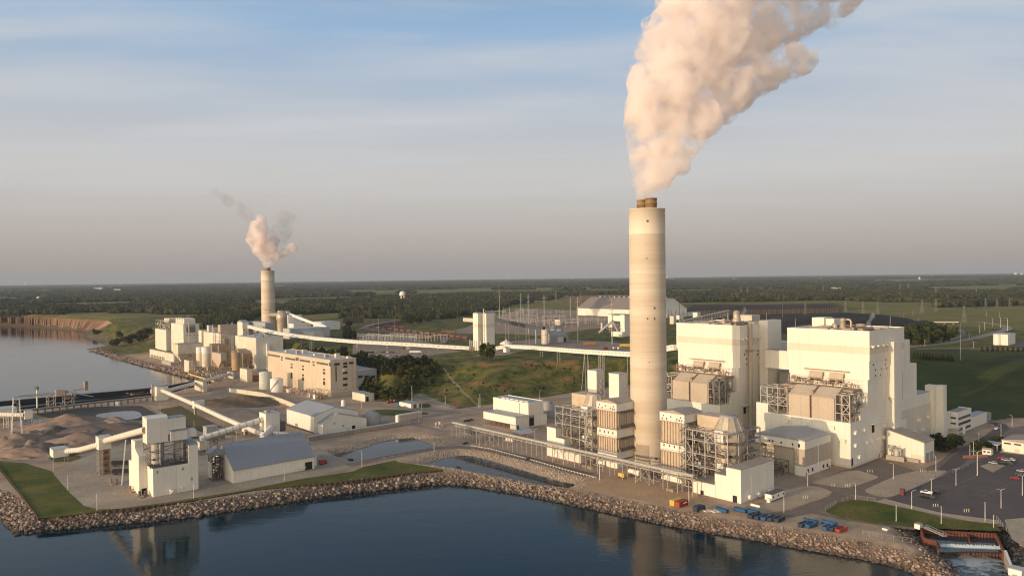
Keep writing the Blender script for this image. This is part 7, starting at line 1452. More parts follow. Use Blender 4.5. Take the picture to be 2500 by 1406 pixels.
def put_car(px,py,kind,col,label,rz=None,z=0,group='parked cars'):
    p=at(px,py,z);rz=PHI if rz is None else rz;q=p+Vector((0,0,.1 if z ==0 else .2))
    if (kind,col) not in PROTO:
        t=car(kind,CARM[col]);PROTO[(kind,col)]=t;t.location=q;t.rotation_euler=(0,0,rz);t['label']=label;t['group']=group;t['category']='pickup' if kind =='pickup' else 'car';return t
    return dup(PROTO[(kind,col)],q,rz,label=label,group=group)
R9=PHI+R(90)
for a in ((2262,1205,'pickup','white','white pickup parked alone among dark cars near the first lamp',R9),(2283,1204,'car','black','black car just right of the lone white pickup',R9),(2259,1215,'car','black','black car in front of the lone white pickup',R9),(2272,1217,'car','dark','dark grey car in front of the white pickup, by the lamp',R9),(2446,1121,'car','red','red car at the left of the back parking row',R9),(2456,1125,'car','silver','silver car next to the red one in the back parking row',R9),(2468,1124,'car','white','white car in the back parking row near the gatehouse building',R9),(2425,1132,'car','silver','silver car alone below the brick drive corner',R9),(2452,1133,'car','black','black car, left one in the front of the back row',R9),(2463,1134,'car','dark','dark car, right one in the front of the back row',R9),(2478,1170,'car','red','dark red car parked alone near the right edge',R9),(2490,1160,'car','dark','dark car at the right edge behind the dark red one',R9),(2494,1152,'car','silver','silver car at the right edge, topmost of the edge cars',R9),
          (2434,1048,'pickup','white','white pickup on the drive by the end of the offices',PHI),(1136,1084,'car','dark','dark car driving past the corner of the lower settling pond',PHI),(856,1124,'car','black','black car on the shore road beside the storage shed',R9),(1140,1029,'pickup','black','black truck parked left of the loading wing',PHI),(1149,1027,'pickup','dark','dark truck parked beside the black one near the loading wing',PHI),(1290,1122,'car','dark','dark car under the right part of the pipe rack',PHI)):
    put_car(*a)
zi=lambda x,y:zI((x,y))
LOT=[(360,130,'white','white car in the plateau lot, first bright one from the left'),(455,132,'red','bright red car in the plateau lot'),(550,134,'white','white car in the plateau lot right of the bright red car'),(600,134,'red','dark red car in the plateau lot behind the second white car'),(640,138,'black','black car right of the dark red car in the plateau lot'),(705,134,'silver','silver car at the right end of the back row in the plateau lot'),(240,134,'black','black car in the plateau lot, leftmost of the back row'),(275,136,'dark','dark car second from the left in the back row of the plateau lot'),(318,132,'black','black car left of the first white car in the plateau lot'),(505,130,'dark','dark car between the bright red and second white car'),(200,172,'silver','silver car in the front row of the plateau lot, left end'),(330,180,'white','white car in the front row of the plateau lot, left half'),(410,186,'silver','silver car in the front row of the plateau lot, middle'),(560,186,'white','white car in the front row of the plateau lot under the red ones'),(690,196,'black','black car in the front row of the plateau lot, right end'),(800,78,'red','dark red car near the lattice leg of the gallery')]
for x,y,col,la in LOT:put_car(*zi(x,y),'car',col,la,R9,ZP+.2,'cars in the plateau lot')
for (px,py),m,L,z,la in ((zI((985,140)),M_WHITE2,15,ZP+.3,'long white bus parked in the plateau lot near the lattice leg'),(zH((2050,832)),M_RED,8,ZP+.3,'red fire engine on the plateau yard left of the chimney'),(zH((2180,830)),M_CREAM,6,ZP+.3,'cream truck right of the red fire engine'),(zH((2240,832)),M_CREAM,5.5,ZP+.3,'second cream truck next to the first, nearer the chimney'),(zB((1710,900)),M_RED,5,.1,'dark red loader parked at the end of the storage shed'),((1707,1247),M_NAVY,7.5,.1,'black covered trailer between the red container and the skips')):
    t=thing('truck',la,'truck',at(px,py,z),PHI if L != 15 else R(5),'trucks and plant vehicles');slab('body',m,t,-L/2,L/2-1.9,-1.25,1.25,.8,3.1);MB().exty([(L/2-1.8,.6),(L/2-1.8,2.6),(L/2-.5,2.6),(L/2,1.6),(L/2,.6)],-1.2,1.2).obj('cab',m,t);slab('windscreen',M_GLASS,t,L/2-1.6,L/2-.45,-1.22,1.22,1.7,2.3)
    for x in (-L*.3,L*.32):
        for y in (-1.3,1.0):MB().cyl((x,y,.5),(x,y+.3,.5),.5,n=12).obj('wheel',M_BLACK,t)
# dark pipe stacks on the silo yard
for p,la in (((965,760),'dark box trailer behind the leaning pole on the silo yard, farther one'),((980,860),'dark tank trailer on the silo yard, nearer one')):t=thing('trailer',la,'trailer',at(*zA(p)),PHI-R(40));slab('body',M_BLACK,t,-6.5,6.5,-1.3,1.3,1,3.2);slab('deck',M_DSTEEL,t,-6.8,6.8,-1.2,1.2,.7,.98);[MB().cyl((x,y,.5),(x,y+.3,.5),.5,n=12).obj('wheel',M_BLACK,t) for x in (-5,-3.8,4.6) for y in (-1.3,1.0)]
for p,la in (((1190,1128),'heap of dark scrap at the roller door of the silo house'),((1075,1065),'rust coloured valve cluster at the left foot of the silo house'),((850,975),'tan crate beside the leaning pole on the silo yard')):t=thing('scrap_heap',la,'equipment',at(*zA(p)),PHI);clutter(MB(),-1.5,2.5,-3,3,0,1.4,22,61,(.15,.4)).obj('parts',M_BROWNSTEEL if 'rust' in la or 'tan' in la else M_DSTEEL,t);slab('pallet',M_CREAM,t,-1,2,-2,2,0,.2)
t=thing('raft','small dark raft floating on the lower settling pond','raft',at(1118,1143,-2.2),.4);slab('deck',M_DSTEEL,t,-2,2,-1.2,1.2,.05,.5);slab('box',M_NAVY,t,-.8,.8,-.6,.6,.5,1.3)
# ------------------------------------------------------------------ lamp posts, poles, bollards, guard rail
def lamp_post(arms,h,wood=False):
    t=thing('lamp_post','','lamp post',(0,0,0));MB().cyl((0,0,0),(0,0,h),.17,.11,n=8).obj('pole',M_WHITE2 if not wood else M_BARK,t);MB().cyl((0,0,0),(0,0,.7),.38,n=8).obj('base',M_CONCRETE,t)
    for s in arms:
        MB().path([(0,0,h-.3),(s*.8,0,h+.5),(s*2.2,0,h+.8)],.09,6).obj('arm',M_WHITE2,t);MB().box(min(s*1.9,s*3.1),max(s*1.9,s*3.1),-.25,.25,h+.68,h+.92).obj('lamp_head',M_STEEL,t)
    if not arms:MB().box(-.3,.3,-.25,.25,h,h+.35).obj('lamp_head',M_STEEL,t)
    return t
LP={}
def put_lamp(px,py,top,kind,label,z=0,rz=R(10)):
    c=at(px,py,z);h=zcol(c,top)-z;arms={'2':(-1,1),'1':(-1,),'r':(1,),'0':()}[kind]
    if kind not in LP:t=lamp_post(arms,12.0);LP[kind]=t
    else:t=dup(LP[kind],c)
    t.location=c;t.rotation_euler=(0,0,rz);s=h/12.0;t.scale=(max(s,.8),max(s,.8),s);t['label']=label;t['group']='lamp posts around the plant'
for a in ((2334,1185,1146,'2','double armed lamp post in the car park, middle of the upper row'),(2386,1161,1104,'2','double armed lamp post by the small pad in the car park'),(2274,1210,1170,'2','double armed lamp post beside the lone white pickup'),(2444,1240,1196,'2','double armed lamp post standing in the open lower car park'),(2496,1209,1162,'2','double armed lamp post at the right edge of the car park'),(2089,1220,1180,'1','lamp post at the tip of the oval lawn'),(2181,1170,1132,'1','lamp post on the asphalt before the annex'),(2226,1243,1199,'r','lamp post between the oval lawn and the car park entrance'),(2188,1272,1232,'0','plain pole in the middle of the oval lawn'),(2298,1278,1236,'0','plain pole at the lower right part of the oval lawn'),(2405,1272,1226,'0','plain pole on the path below the car park'),(2426,1287,1257,'0','short pole at the right tip of the oval lawn'),(1972,1187,1150,'0','pole at the pad corner before the banded service building'),(1914,1250,1212,'1','lamp post in front of the trailer office'),(2285,1151,1113,'1','lamp post at the edge of the right hand pad before the annex door'),(2390,1080,1056,'1','lamp post by the drive below the offices'),(2444,1068,1036,'1','tall lamp post on the curving drive left of the gatehouse building'),(2471,1041,1014,'1','lamp post at the top of the drive by the green slope'),(2368,1116,1086,'0','left one of two plain poles by the brick planter wall'),(2377,1112,1078,'0','right one of two plain poles by the brick planter wall'),
          (166,1197,1160,'0','plain pole on the kerb of the silo yard, middle of three'),(237,1245,1205,'0','plain pole on the kerb of the silo yard nearest the water'),(130,1152,1122,'0','plain pole under the conveyor tail house'),(473,1216,1180,'0','plain pole before the right tower of the silo house'),(694,1175,1142,'0','plain pole before the long wall of the storage shed'),(884,1140,1102,'1','lamp post on the lawn right of the storage shed'),(1060,1104,1078,'0','plain pole on the causeway between the two ponds'),(1170,1092,1062,'0','plain pole at the upper corner of the lower settling pond'),(1464,1173,1120,'0','tall plain pole at the end of the guard rail'),(1306,1076,1049,'r','lamp post beside the white tent'),(1318,975,953,'r','lamp post behind the dewatering building on the slope road'),(1682,1233,1178,'0','pole at the right end of the pipe rack by the red container'),(1030,1008,985,'0','pole on the lawn before the low white hut'),(1006,981,943,'0','tall pole behind the low white hut'),(1087,988,965,'1','pole at the foot of the slope by the slope road'),(883,998,975,'0','pole before the small cream workshop'),(577,1076,1050,'0','pole behind the ridge of the storage shed'),(391,1013,985,'0','pole by the road at the dry field near the ash pond'),(149,1006,984,'0','pole on the dock in front of the ship unloader'),(98,1049,1024,'0','pole between the pale pond and the tallest heap'),(474,1051,1026,'0','pole in the dry field left of the long tube'),(1172,995,962,'0','pole left of the dewatering building, taller of two'),(1168,996,972,'0','pole left of the dewatering building, shorter of two')):
    put_lamp(*a)
c=at(*zA((955,985)));t=thing('leaning_pole','long pale leaning prop under the upper conveyor tube','pole',c);e=atY(*zA((1003,450)),c.y+1);MB().beam((0,0,0),e-c,.6).obj('pole',M_WHITE2,t);slab('base',M_CONCRETE,t,-.9,.9,-.9,.9,0,.3)
b0=None;kb=0
BG=[((733,50),3,'behind the triangular pad near the annex'),((1330,45),3,'at the back edge of the right hand pad'),((330,210),2,'at the left curb of the middle pad'),((480,215),3,'at the front curb of the middle pad'),((5,348),3,'beside the trailer office pad, upper cluster'),((1475,440),3,'around the car park lamp island'),((1825,500),3,'around a pole base in the lower car park')]
for (x,y),n,where in BG:
    for k in range(n):
        c=at(*zk((x+k*26,y+8)));la='short pale yellow bollard %s' % where
        if b0 is None:b0=thing('bollard',la,'bollard',c,0,'yellow bollards');MB().cyl((0,0,0),(0,0,1.5),.17,n=10).obj('post',mat('pale_yellow',(0.60,0.50,0.33)),b0);MB().lathe([(.18,1.5),(.1,1.62),(0,1.65)],10).obj('cap',M_WHITE2,b0)
        else:dup(b0,c,label=la)
for (x,y),n,where in (((1115,500),9,'in the row before the finned tower under the pipe rack'),((2140,790),6,'in the curved row at the right end of the pipe rack'),((560,0),0,'')):
    for k in range(n):dup(b0,at(1200+(x+k*14)*.2,1040+(y+k*4)*.2),label='short pale yellow bollard %s' % where)
P=[at(x,y) for x,y in ((1152,1090),(1200,1098),(1290,1122),(1380,1148),(1456,1168))];t=thing('guard_rail','pale guard rail along the road above the lower settling pond','barrier',P[0]);ra=MB();po=MB()
for a,b in zip(P[:-1],P[1:]):
    a,b=a-P[0],b-P[0];ra.beam(a+Vector((0,0,.75)),b+Vector((0,0,.75)),.1,.4);n=int((b-a).length/2.6)
    for k in range(n):p=a.lerp(b,k/n);po.beam(p,p+Vector((0,0,.95)),.3,.5)
ra.obj('rail',M_STEEL,t);po.obj('post',M_WHITE2,t)
def fence(label,pts,h=2.2,z=0.0):
    P=[at(x,y,z) for x,y in pts];t=thing('mesh_fence',label,'fence',P[0]);po=MB();ra=MB()
    for a,b in zip(P[:-1],P[1:]):
        a,b=a-P[0],b-P[0];n=max(1,int((b-a).length/3))
        for k in range(n+1):p=a.lerp(b,k/n);po.beam(p,p+Vector((0,0,h)),.1)
        for q in (.1,.35,.6,.85,1):ra.beam(a+Vector((0,0,h*q)),b+Vector((0,0,h*q)),.05)
    po.obj('post',M_STEEL,t);ra.obj('wire',M_STEEL,t)
fence('wire fence along the car park edge of the right hand pad',[zk((1120,300)),zk((1500,130)),zk((1870,0))]);fence('wire fence around the left tip of the oval lawn',[zk((255,495)),zk((400,405)),zk((560,362)),zk((820,392))]);fence('wire fence along the shore behind the right end of the riprap',[(2105,1305),(2160,1316),(2225,1325)]);fence('wire fence between the outfall and the quay pavement',[zk((2190,600)),zk((2280,700)),zk((2400,830))])
c=at(*zk((1127,312)));t=thing('gate_post','rusty orange gate pillar at the corner of the right hand pad','gate',c,PHI);slab('pillar',M_SHEET,t,-1,1,-1,1,0,3);slab('cap',M_SHEET,t,-1.1,1.1,-1.1,1.1,3,3.2)
# steel sheet-pile edge along the lawn
sheetpile('shore_edge_wall','low rusty sheet pile edging between lawn and riprap along the front shore',[(250,1248),(330,1242),(460,1225),(620,1198),(860,1175),(1000,1157),(1082,1149)],-1.5,.6,0,M_SHEETD,pitch=3.0,cap=False);sheetpile('shore_edge_wall','low dark sheet pile edging along the left side of the lawn',[(-40,1100),(0,1143),(50,1205),(92,1263)],-1.5,.5,0,M_SHEETD,pitch=2.0,cap=False)
# ------------------------------------------------------------------ substations and transmission towers
def gantry(w,h,bays):
    t=thing('substation_gantry','','gantry',(0,0,0));mb=MB()
    for k in range(bays+1):mb.beam((k*w,0,0),(k*w,0,h*1.25),.7)
    mb.beam((0,0,h),(bays*w,0,h),.6);mb.beam((0,0,h*.78),(bays*w,0,h*.78),.4);mb.obj('frame',M_STEEL,t);q=MB()
    for k in range(bays*3):q.beam((k*w/3+w/6,0,h*.97),(k*w/3+w/6,0,h*.80),.3)
    q.obj('insulators',M_BROWNSTEEL,t);return t
GA=[gantry(16,16,3),gantry(12,11,4)];first=[True,True]
GL=[(690,350,0,'front gantry row of the substation right of the silo tower, left part'),(590,395,0,'gantry just right of the silo tower in the substation'),(860,372,1,'low gantry in the middle of the right substation'),(1050,352,0,'gantry below the twin monopoles in the right substation'),(1220,385,1,'low gantry near the right end of the right substation'),(700,300,0,'back gantry of the right substation, left part'),(900,290,1,'back gantry of the right substation, middle part'),(1400,330,0,'gantry standing before the coal barn'),(1620,420,1,'low gantry under the long wall of the coal barn'),(1800,420,1,'low gantry left of the coal transfer house'),(640,440,1,'low front gantry next to the silo tower'),(980,450,1,'low front gantry over the brown gravel'),(1350,470,1,'low front gantry by the cream control house'),(460,340,0,'gantry half hidden behind the silo tower')]
for x,y,k,la in GL:
    p=at(*zH((x,y+75)),ZP);t=GA[k] if first[k] else dup(GA[k],p);first[k]=False;t.location=p;t.rotation_euler=(0,0,R(-4));t['label']=la;t['group']='gantries of the right substation'
gz_=[(150,760,'leftmost low gantry of the switchyard behind the gallery'),(330,770,'second low gantry of the switchyard behind the gallery'),(520,775,'third low gantry of the switchyard behind the gallery'),(720,785,'fourth low gantry of the switchyard behind the gallery'),(930,800,'rightmost low gantry of the switchyard behind the gallery')]
for x,y,la in gz_:dup(GA[1],at(*zG((x,y+40)),ZP),R(-10),.7,la,'gantries of the left switchyard')
bus0=None
for k in range(40):
    if k <26:p=at(*zH((640+52*(k % 26)+random.uniform(-15,15),480+random.uniform(-20,20))),ZP);la='slender busbar support rack in the right substation';gr='busbar racks of the right substation'
    else:p=at(*zG((170+95*(k-26),812+random.uniform(-15,30))),ZP);la='slender busbar support rack in the left switchyard';gr='busbar racks of the left switchyard'
    if bus0 is None:
        bus0=thing('busbar_rack',la,'busbar',p,R(-4),gr);mb=MB();[mb.beam((x,y,0),(x,y,7),.35) for x in (0,5,10) for y in (0,6)];mb.obj('posts',M_STEEL,bus0);mb=MB();[mb.cyl((x,y,7),(x,y,8.6),.3,n=6) for x in (0,5,10) for y in (0,6)];mb.obj('insulators',M_BROWNSTEEL,bus0);MB().beam((-2,0,8.7),(12,0,8.7),.25).beam((-2,6,8.7),(12,6,8.7),.25).obj('bars',M_STEEL,bus0)
    else:dup(bus0,p,R(-4),1,la,gr)
f,b,a,h=cornerp(*zH((1450,510)),zH((1425,0))[0],zH((1555,0))[0],zH((0,440))[1]);t=bld('control_house','cream control house with grey fins among the substation frames',f);slab('wall',M_CREAM,t,0,b,0,14,0,h);slab('roof',M_ROOFW,t,-.2,b+.2,-.2,14.2,h,h+.3);[slab('cooling_fin',M_STEEL,t,b*.1+k*2.2,b*.1+k*2.2+.8,-1.6,-.05,0,h*.7) for k in range(7)]
f,b,a,h=cornerp(*zH((300,470)),zH((165,0))[0],zH((330,0))[0],zH((0,420))[1]);t=bld('control_house','tan low control house left of the silo tower',f);slab('wall',M_CREAM,t,0,b,0,a,0,h);slab('roof',M_ROOFT,t,-.2,b+.2,-.2,a+.2,h,h+.3)
M_PYL=mat('dull_lattice_steel',(0.24,0.22,0.20),(0.19,0.175,0.16),scale=.5,rough=.7)
def pylon():
    t=thing('transmission_tower','','pylon',(0,0,0));mb=MB();H=40
    lv=[(0,4.2),(10,3.0),(20,1.9),(28,1.2),(34,1.1),(40,.3)]
    for (z0,w0),(z1,w1) in zip(lv[:-1],lv[1:]):
        for sx,sy in ((-1,-1),(1,-1),(1,1),(-1,1)):mb.beam((sx*w0,sy*w0,z0),(sx*w1,sy*w1,z1),.36)
        for (ax,ay),(bx,by) in (((-1,-1),(1,-1)),((1,-1),(1,1)),((1,1),(-1,1)),((-1,1),(-1,-1))):mb.beam((ax*w0,ay*w0,z0),(bx*w1,by*w1,z1),.17);mb.beam((bx*w0,by*w0,z0),(ax*w1,ay*w1,z1),.17)
    mb.obj('lattice',M_PYL,t)
    for z,w in ((24,8),(29.5,9.5),(35,7.5)):m=MB();m.beam((-w,0,z),(0,0,z+1.4),.26);m.beam((w,0,z),(0,0,z+1.4),.26);m.beam((-w,0,z),(w,0,z),.26);m.obj('cross_arm',M_PYL,t)
    return t
py0=pylon();fst=True
PY=[(2354,789,746,'large lattice tower standing nearest on the right hand fields'),(2064,766,735,'lattice tower above the coal pile, left one of three'),(2107,771,735,'lattice tower above the coal pile, middle one of three'),(2143,771,737,'lattice tower above the coal pile, right one of three'),(2251,765,731,'lattice tower at the wood edge, left one of a pair'),(2285,762,728,'lattice tower at the wood edge, right one of a pair'),(2406,751,727,'lattice tower on the far right, left one of three in a line'),(2434,751,727,'lattice tower on the far right, middle one of three in a line'),(2465,750,725,'lattice tower on the far right, right one of three in a line'),(1966,768,737,'lattice tower behind the wind fence'),(1809,723,699,'faint lattice tower in the woods, left one of a pair right of the chimney'),(1825,723,699,'faint lattice tower in the woods, right one of a pair right of the chimney'),(2010,720,697,'faint lattice tower deep in the woods above the coal pile'),(2197,714,693,'faint lattice tower in the far woods, left'),(2217,714,692,'faint lattice tower in the far woods, right'),(1357,736,713,'lattice tower beside the tan field left of the coal barn'),(1418,740,714,'lattice tower close to the left end of the coal barn'),(2285,728,702,'faint lattice tower behind the wood edge pair'),(2384,722,700,'faint lattice tower far off on the right, above the fields'),(900,735,718,'faint lattice tower in the woods left of the mushroom water tower'),(1142,740,722,'faint lattice tower in the woods above the silo tower'),(1052,738,720,'faint lattice tower in the woods right of the mushroom water tower')]
for px,py,tp,la in PY:
    p=at(px,py,ZP);p.z=gz(p.x,p.y);t=py0 if fst else dup(py0,p);fst=False;s=(zcol(p,tp)-p.z)/40;t.location=p;t.scale=(s,s,s);t.rotation_euler=(0,0,R(25));t['label']=la;t['group']='lattice transmission towers'
pole0=None
for (x,b_,tp),wood,la in [((650,430,40),0,'tall steel monopole in the right substation, leftmost'),((935,480,80),0,'steel monopole, left one of the pair with wires'),((1035,610,90),0,'steel monopole, right one of the pair with wires'),((1245,540,110),0,'steel monopole above the steel silo'),((1690,750,140),0,'steel monopole in front of the coal barn corner'),((2145,770,180),0,'steel monopole beside the coal transfer house'),((100,550,165),1,'dark wooden pole with insulators left of the silo tower'),((2357,360,130),1,'dark pole against the barn wall by the chimney'),((1592,450,130),0,'thin steel pole left of the barn corner')]+[((-860+x*.87,0,0),0,'') for x in ()]:
    p=at(*zH((x,b_)),ZP);h=zcol(p,zH((0,tp))[1])-ZP
    if pole0 is None:pole0=thing('monopole',la,'pole',p,0,'poles on the plateau');MB().cyl((0,0,0),(0,0,40),.75,.35,n=8).obj('shaft',M_STEEL,pole0);[MB().beam((-3.2,0,z),(3.2,0,z+.4),.3).obj('arm',M_STEEL,pole0) for z in (31,36)];pole0.scale=(1,1,h/40)
    else:t=dup(pole0,p,0,1,la,mats={'shaft':M_BARK,'arm':M_BARK} if wood else None);t.scale=(1,1,h/40)
for (px,py,tp),wood,la in (((871,833,786),1,'dark pole crossing the gallery near the concrete building'),((1003,780,736),1,'dark wooden pole with a cross arm in the left woods'),((925,828,776),0,'steel pole in the left switchyard'),((850,790,735),1,'dark lattice like mast with lamps left of the rail loop'),((911,806,782),0,'slim lamp pole by the rail loop, left'),((963,812,772),0,'slim lamp pole by the rail loop, right'),((2345,880,789),0,'tall slim steel pole at the edge of the big field'),((1911,775,742),0,'thin mast rising behind the nearer boiler house'),((2207,785,764),0,'pale concrete pole left of the right hand road bridge'),((2243,790,775),0,'pale concrete pole by the right hand road bridge')):
    p=at(px,py,ZP);h=zcol(p,tp)-ZP;t=dup(pole0,p,R(20),1,la,mats={'shaft':M_BARK,'arm':M_BARK} if wood else {'shaft':M_PYL,'arm':M_PYL});t.scale=(.55,.55,h/40)
# dark poles right of the chimney
for k,x in enumerate((310,165,205,255,355,405)):
    p=at(*z2((x,235)),ZP);t=dup(pole0,p,R(20),1,('tallest dark pole right of the chimney, before the barn gable','dark pole right of the chimney, first from the left','dark pole right of the chimney, second from the left','dark pole right of the chimney, just left of the tallest','dark pole right of the tallest one by the chimney','dark pole farthest from the chimney by the white lean-to')[k],mats={'shaft':M_BARK,'arm':M_BARK});h=zcol(p,700 if k ==0 else z2((0,75+k*6))[1])-ZP;t.scale=(.9,.9,h/40)
# right hand road: bridge, white tank building, lamps
f,b,a,h=cornerp(*(2461,843),2425,2479,817);t=bld('tank_building','white round ended tank building by the right hand road',f);slab('wall',M_WHITE,t,0,b,0,a,0,h);slab('roof',M_ROOFW,t,-.2,b+.2,-.2,a+.2,h,h+.3);MB().lathe([(a*.25,0),(a*.25,h),(0,h+.1)],20,(0,a*.75)).obj('round_end',M_WHITE,t)
A,B_=at(2250,792,ZP),at(2336,792,ZP);t=thing('road_bridge','pale concrete road bridge over the rail loop on the right','bridge',A);d=B_-A;MB().beam(Vector((0,0,4)),d+Vector((0,0,4)),12,1.2).obj('deck',M_CONCRETE,t);MB().beam(Vector((0,-6,5)),d+Vector((0,-6,5)),.4,.8).obj('parapet',M_WHITE2,t);[MB().beam(d*s,d*s+Vector((0,0,3.4)),2).obj('pier',M_CONCRETE,t) for s in (.12,.4,.65,.9)]
for k in range(6):dup(car0,at(2290+k*9,800+k*3.3,ZP)+Vector((0,0,.4)),R(-62-4*k),label='rusty coal wagon on the curve beyond the right hand road bridge',group='wagons beyond the bridge')
RL=[(2258,845,827,'road lamp before the dark grove, left'),(2377,850,834,'road lamp below the fork of the right hand road'),(2366,828,812,'road lamp at the fork of the right hand road'),(2392,815,795,'road lamp near the lattice tower, lower'),(2404,806,786,'road lamp near the lattice tower, middle'),(2424,798,778,'road lamp near the lattice tower, upper'),(2443,800,776,'road lamp on the far side of the right hand road, left'),(2460,808,778,'road lamp on the far side of the right hand road, right'),(2408,772,760,'small road lamp on the distant field road, left'),(2441,774,762,'small road lamp on the distant field road, right'),(2229,770,758,'small road lamp by the distant field road near the poles')]
for px,py,tp,la in RL:put_lamp(px,py,tp,'1',la,ZP)
# ------------------------------------------------------------------ trees
def leaf_mat(name,cols):
    m=bpy.data.materials.new(name);m.use_nodes=True;nt=m.node_tree;p=nt.nodes['Principled BSDF'];p.inputs['Roughness'].default_value=.9;p.inputs['Specular IOR Level'].default_value=.08
    g=node(nt,'ShaderNodeNewGeometry');oi=node(nt,'ShaderNodeObjectInfo');n=node(nt,'ShaderNodeTexNoise',i_Scale=.5,i_Detail=5.0);nt.links.new(g.outputs['Position'],n.inputs['Vector'])
    c=ramp(nt,mth(nt,'ADD',mth(nt,'MULTIPLY',n.outputs['Fac'],.7),mth(nt,'MULTIPLY',oi.outputs['Random'],.4)),cols);nt.links.new(c,p.inputs['Base Color']);MATS[name]=m;return m
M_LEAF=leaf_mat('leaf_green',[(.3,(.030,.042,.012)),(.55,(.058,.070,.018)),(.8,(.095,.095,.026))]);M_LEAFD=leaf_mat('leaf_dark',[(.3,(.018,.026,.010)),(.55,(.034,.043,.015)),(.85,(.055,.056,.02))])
def crown_mesh(name,seed,r=4.2,h=7.5,z0=2.2,n=620,leaf=.75,cone=False):
    g=np.random.default_rng(seed);nb=14;cs=g.normal(0,1,(nb,3))*[r*.42,r*.42,h*.22]+[0,0,z0+h*.5];rs=g.uniform(.28,.5,nb)*r
    V=[];F=[]
    for k in range(n):
        if cone:z=g.random()**1.3*h;rad=r*(1-z/h)*g.uniform(.75,1.05);an=g.uniform(0,6.28);p=np.array([rad*math.cos(an),rad*math.sin(an),z0+z])
        else:i=g.integers(nb);d=g.normal(0,1,3);d /= np.linalg.norm(d);p=cs[i]+d*rs[i]*g.uniform(.8,1.08)
        u=g.normal(0,1,3);u /= np.linalg.norm(u);w=np.cross(u,g.normal(0,1,3));w /= np.linalg.norm(w);s=leaf*g.uniform(.6,1.5);o=len(V)
        V += [p-u*s-w*s*.6,p+u*s-w*s*.5,p+u*s*.8+w*s*.7,p-u*s*.7+w*s*.6];F.append((o,o+1,o+2,o+3))
    me=bpy.data.meshes.new(name);me.from_pydata([tuple(v) for v in V],[],F);return me
TREES=[]
def make_tree(kind,label):
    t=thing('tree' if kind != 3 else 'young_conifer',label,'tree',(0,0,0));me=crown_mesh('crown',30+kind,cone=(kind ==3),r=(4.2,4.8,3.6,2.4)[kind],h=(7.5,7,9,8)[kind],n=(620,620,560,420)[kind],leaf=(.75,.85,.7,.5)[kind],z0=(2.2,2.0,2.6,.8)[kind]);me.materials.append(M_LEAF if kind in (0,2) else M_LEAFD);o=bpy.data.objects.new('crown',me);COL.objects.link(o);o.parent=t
    tr=MB().cyl((0,0,-.5),(.2,.1,5.5),.38,.16,n=7);[tr.cyl((.1,.05,2.6+k*.6),(1.9*math.cos(k*2.2),1.9*math.sin(k*2.2),4.6+k*.6),.14,.05,n=5) for k in range(4 if kind != 3 else 0)];tr.obj('trunk',M_BARK,t);return t
def plant(kind,px,py,h,label,group):
    p=ong(px,py);base=(10.0,9.2,12,8.8)[kind]
    while len(TREES) <4:TREES.append(None)
    if TREES[kind] is None:t=make_tree(kind,label);TREES[kind]=t;t.location=p;t['group']=group
    else:t=dup(TREES[kind],p,0,1,label,group)
    s=h/base;t.scale=(s*random.uniform(.9,1.2),s*random.uniform(.9,1.2),s);t.rotation_euler=(0,0,random.uniform(0,6));return t
plant(2,1194,880,20,'big round tree standing before the twin silo tower','single trees on the plateau edge');plant(0,1186,879,17,'left half companion of the big round tree by the silo tower','single trees on the plateau edge')
belt=[(872,886),(880,889),(890,893),(902,896),(914,897),(926,899),(940,902),(954,905),(966,904),(980,902),(994,896),(1006,892),(885,905),(900,912),(918,915),(936,918),(952,916)]
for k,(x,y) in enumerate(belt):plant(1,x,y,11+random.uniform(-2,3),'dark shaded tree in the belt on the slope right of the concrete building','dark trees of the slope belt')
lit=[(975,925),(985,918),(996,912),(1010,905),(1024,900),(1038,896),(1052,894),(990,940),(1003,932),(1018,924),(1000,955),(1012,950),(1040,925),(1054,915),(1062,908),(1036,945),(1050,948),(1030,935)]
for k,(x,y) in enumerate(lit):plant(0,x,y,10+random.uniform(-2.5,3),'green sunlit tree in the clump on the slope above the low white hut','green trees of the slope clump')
foot=[(890,955),(897,966),(908,962),(918,972),(930,966),(938,976),(950,970),(960,979),(970,972),(980,980),(990,975),(1000,979),(903,948),(915,950)]
for k,(x,y) in enumerate(foot):plant(0 if k % 3 else 1,x,y,9.5+random.uniform(-2,2.5),'bushy tree at the slope foot between workshop and low white hut','trees at the slope foot')
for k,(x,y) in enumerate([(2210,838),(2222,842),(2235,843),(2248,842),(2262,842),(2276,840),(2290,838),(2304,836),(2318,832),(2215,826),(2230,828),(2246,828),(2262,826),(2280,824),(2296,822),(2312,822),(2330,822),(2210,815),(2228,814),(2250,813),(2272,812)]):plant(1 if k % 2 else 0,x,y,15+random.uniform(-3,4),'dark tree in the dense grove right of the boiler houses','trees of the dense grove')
for k in range(13):plant(3,2232+k*7.6,876+k*.55,7.5,'young conifer in the long row at the top of the big field','row of young conifers')
for k in range(9):plant(3,2398+k*12.5,858+k*.3,6.5,'young conifer in the short row before the white tank building','short row of young conifers')
for k,(x,y) in enumerate([(2286,1099),(2297,1102),(2309,1103),(2320,1100),(2330,1094),(2292,1090)]):plant(1,x,y,8+random.uniform(-1.5,2),'dark round bush tree between the annex and the offices','bush trees by the offices')
for k,(x,y) in enumerate([(2386,1102),(2396,1104),(2406,1100),(2428,1088),(2440,1090),(2452,1088)]):plant(1,x,y,6+random.uniform(-1,1),'dark small tree around the guard booth canopy','small trees by the guard booth')
for k,(x,y) in enumerate([(232,817),(236,818),(277,846),(283,846),(292,827),(305,838),(313,835),(320,832),(328,829),(336,826),(344,823),(352,820),(360,817),(367,814),(318,842),(340,835),(356,830)]):plant(0 if k % 3 else 1,x,y,11+random.uniform(-2,3),'tree on the grassy shore hill left of the old power station','trees of the shore hill')
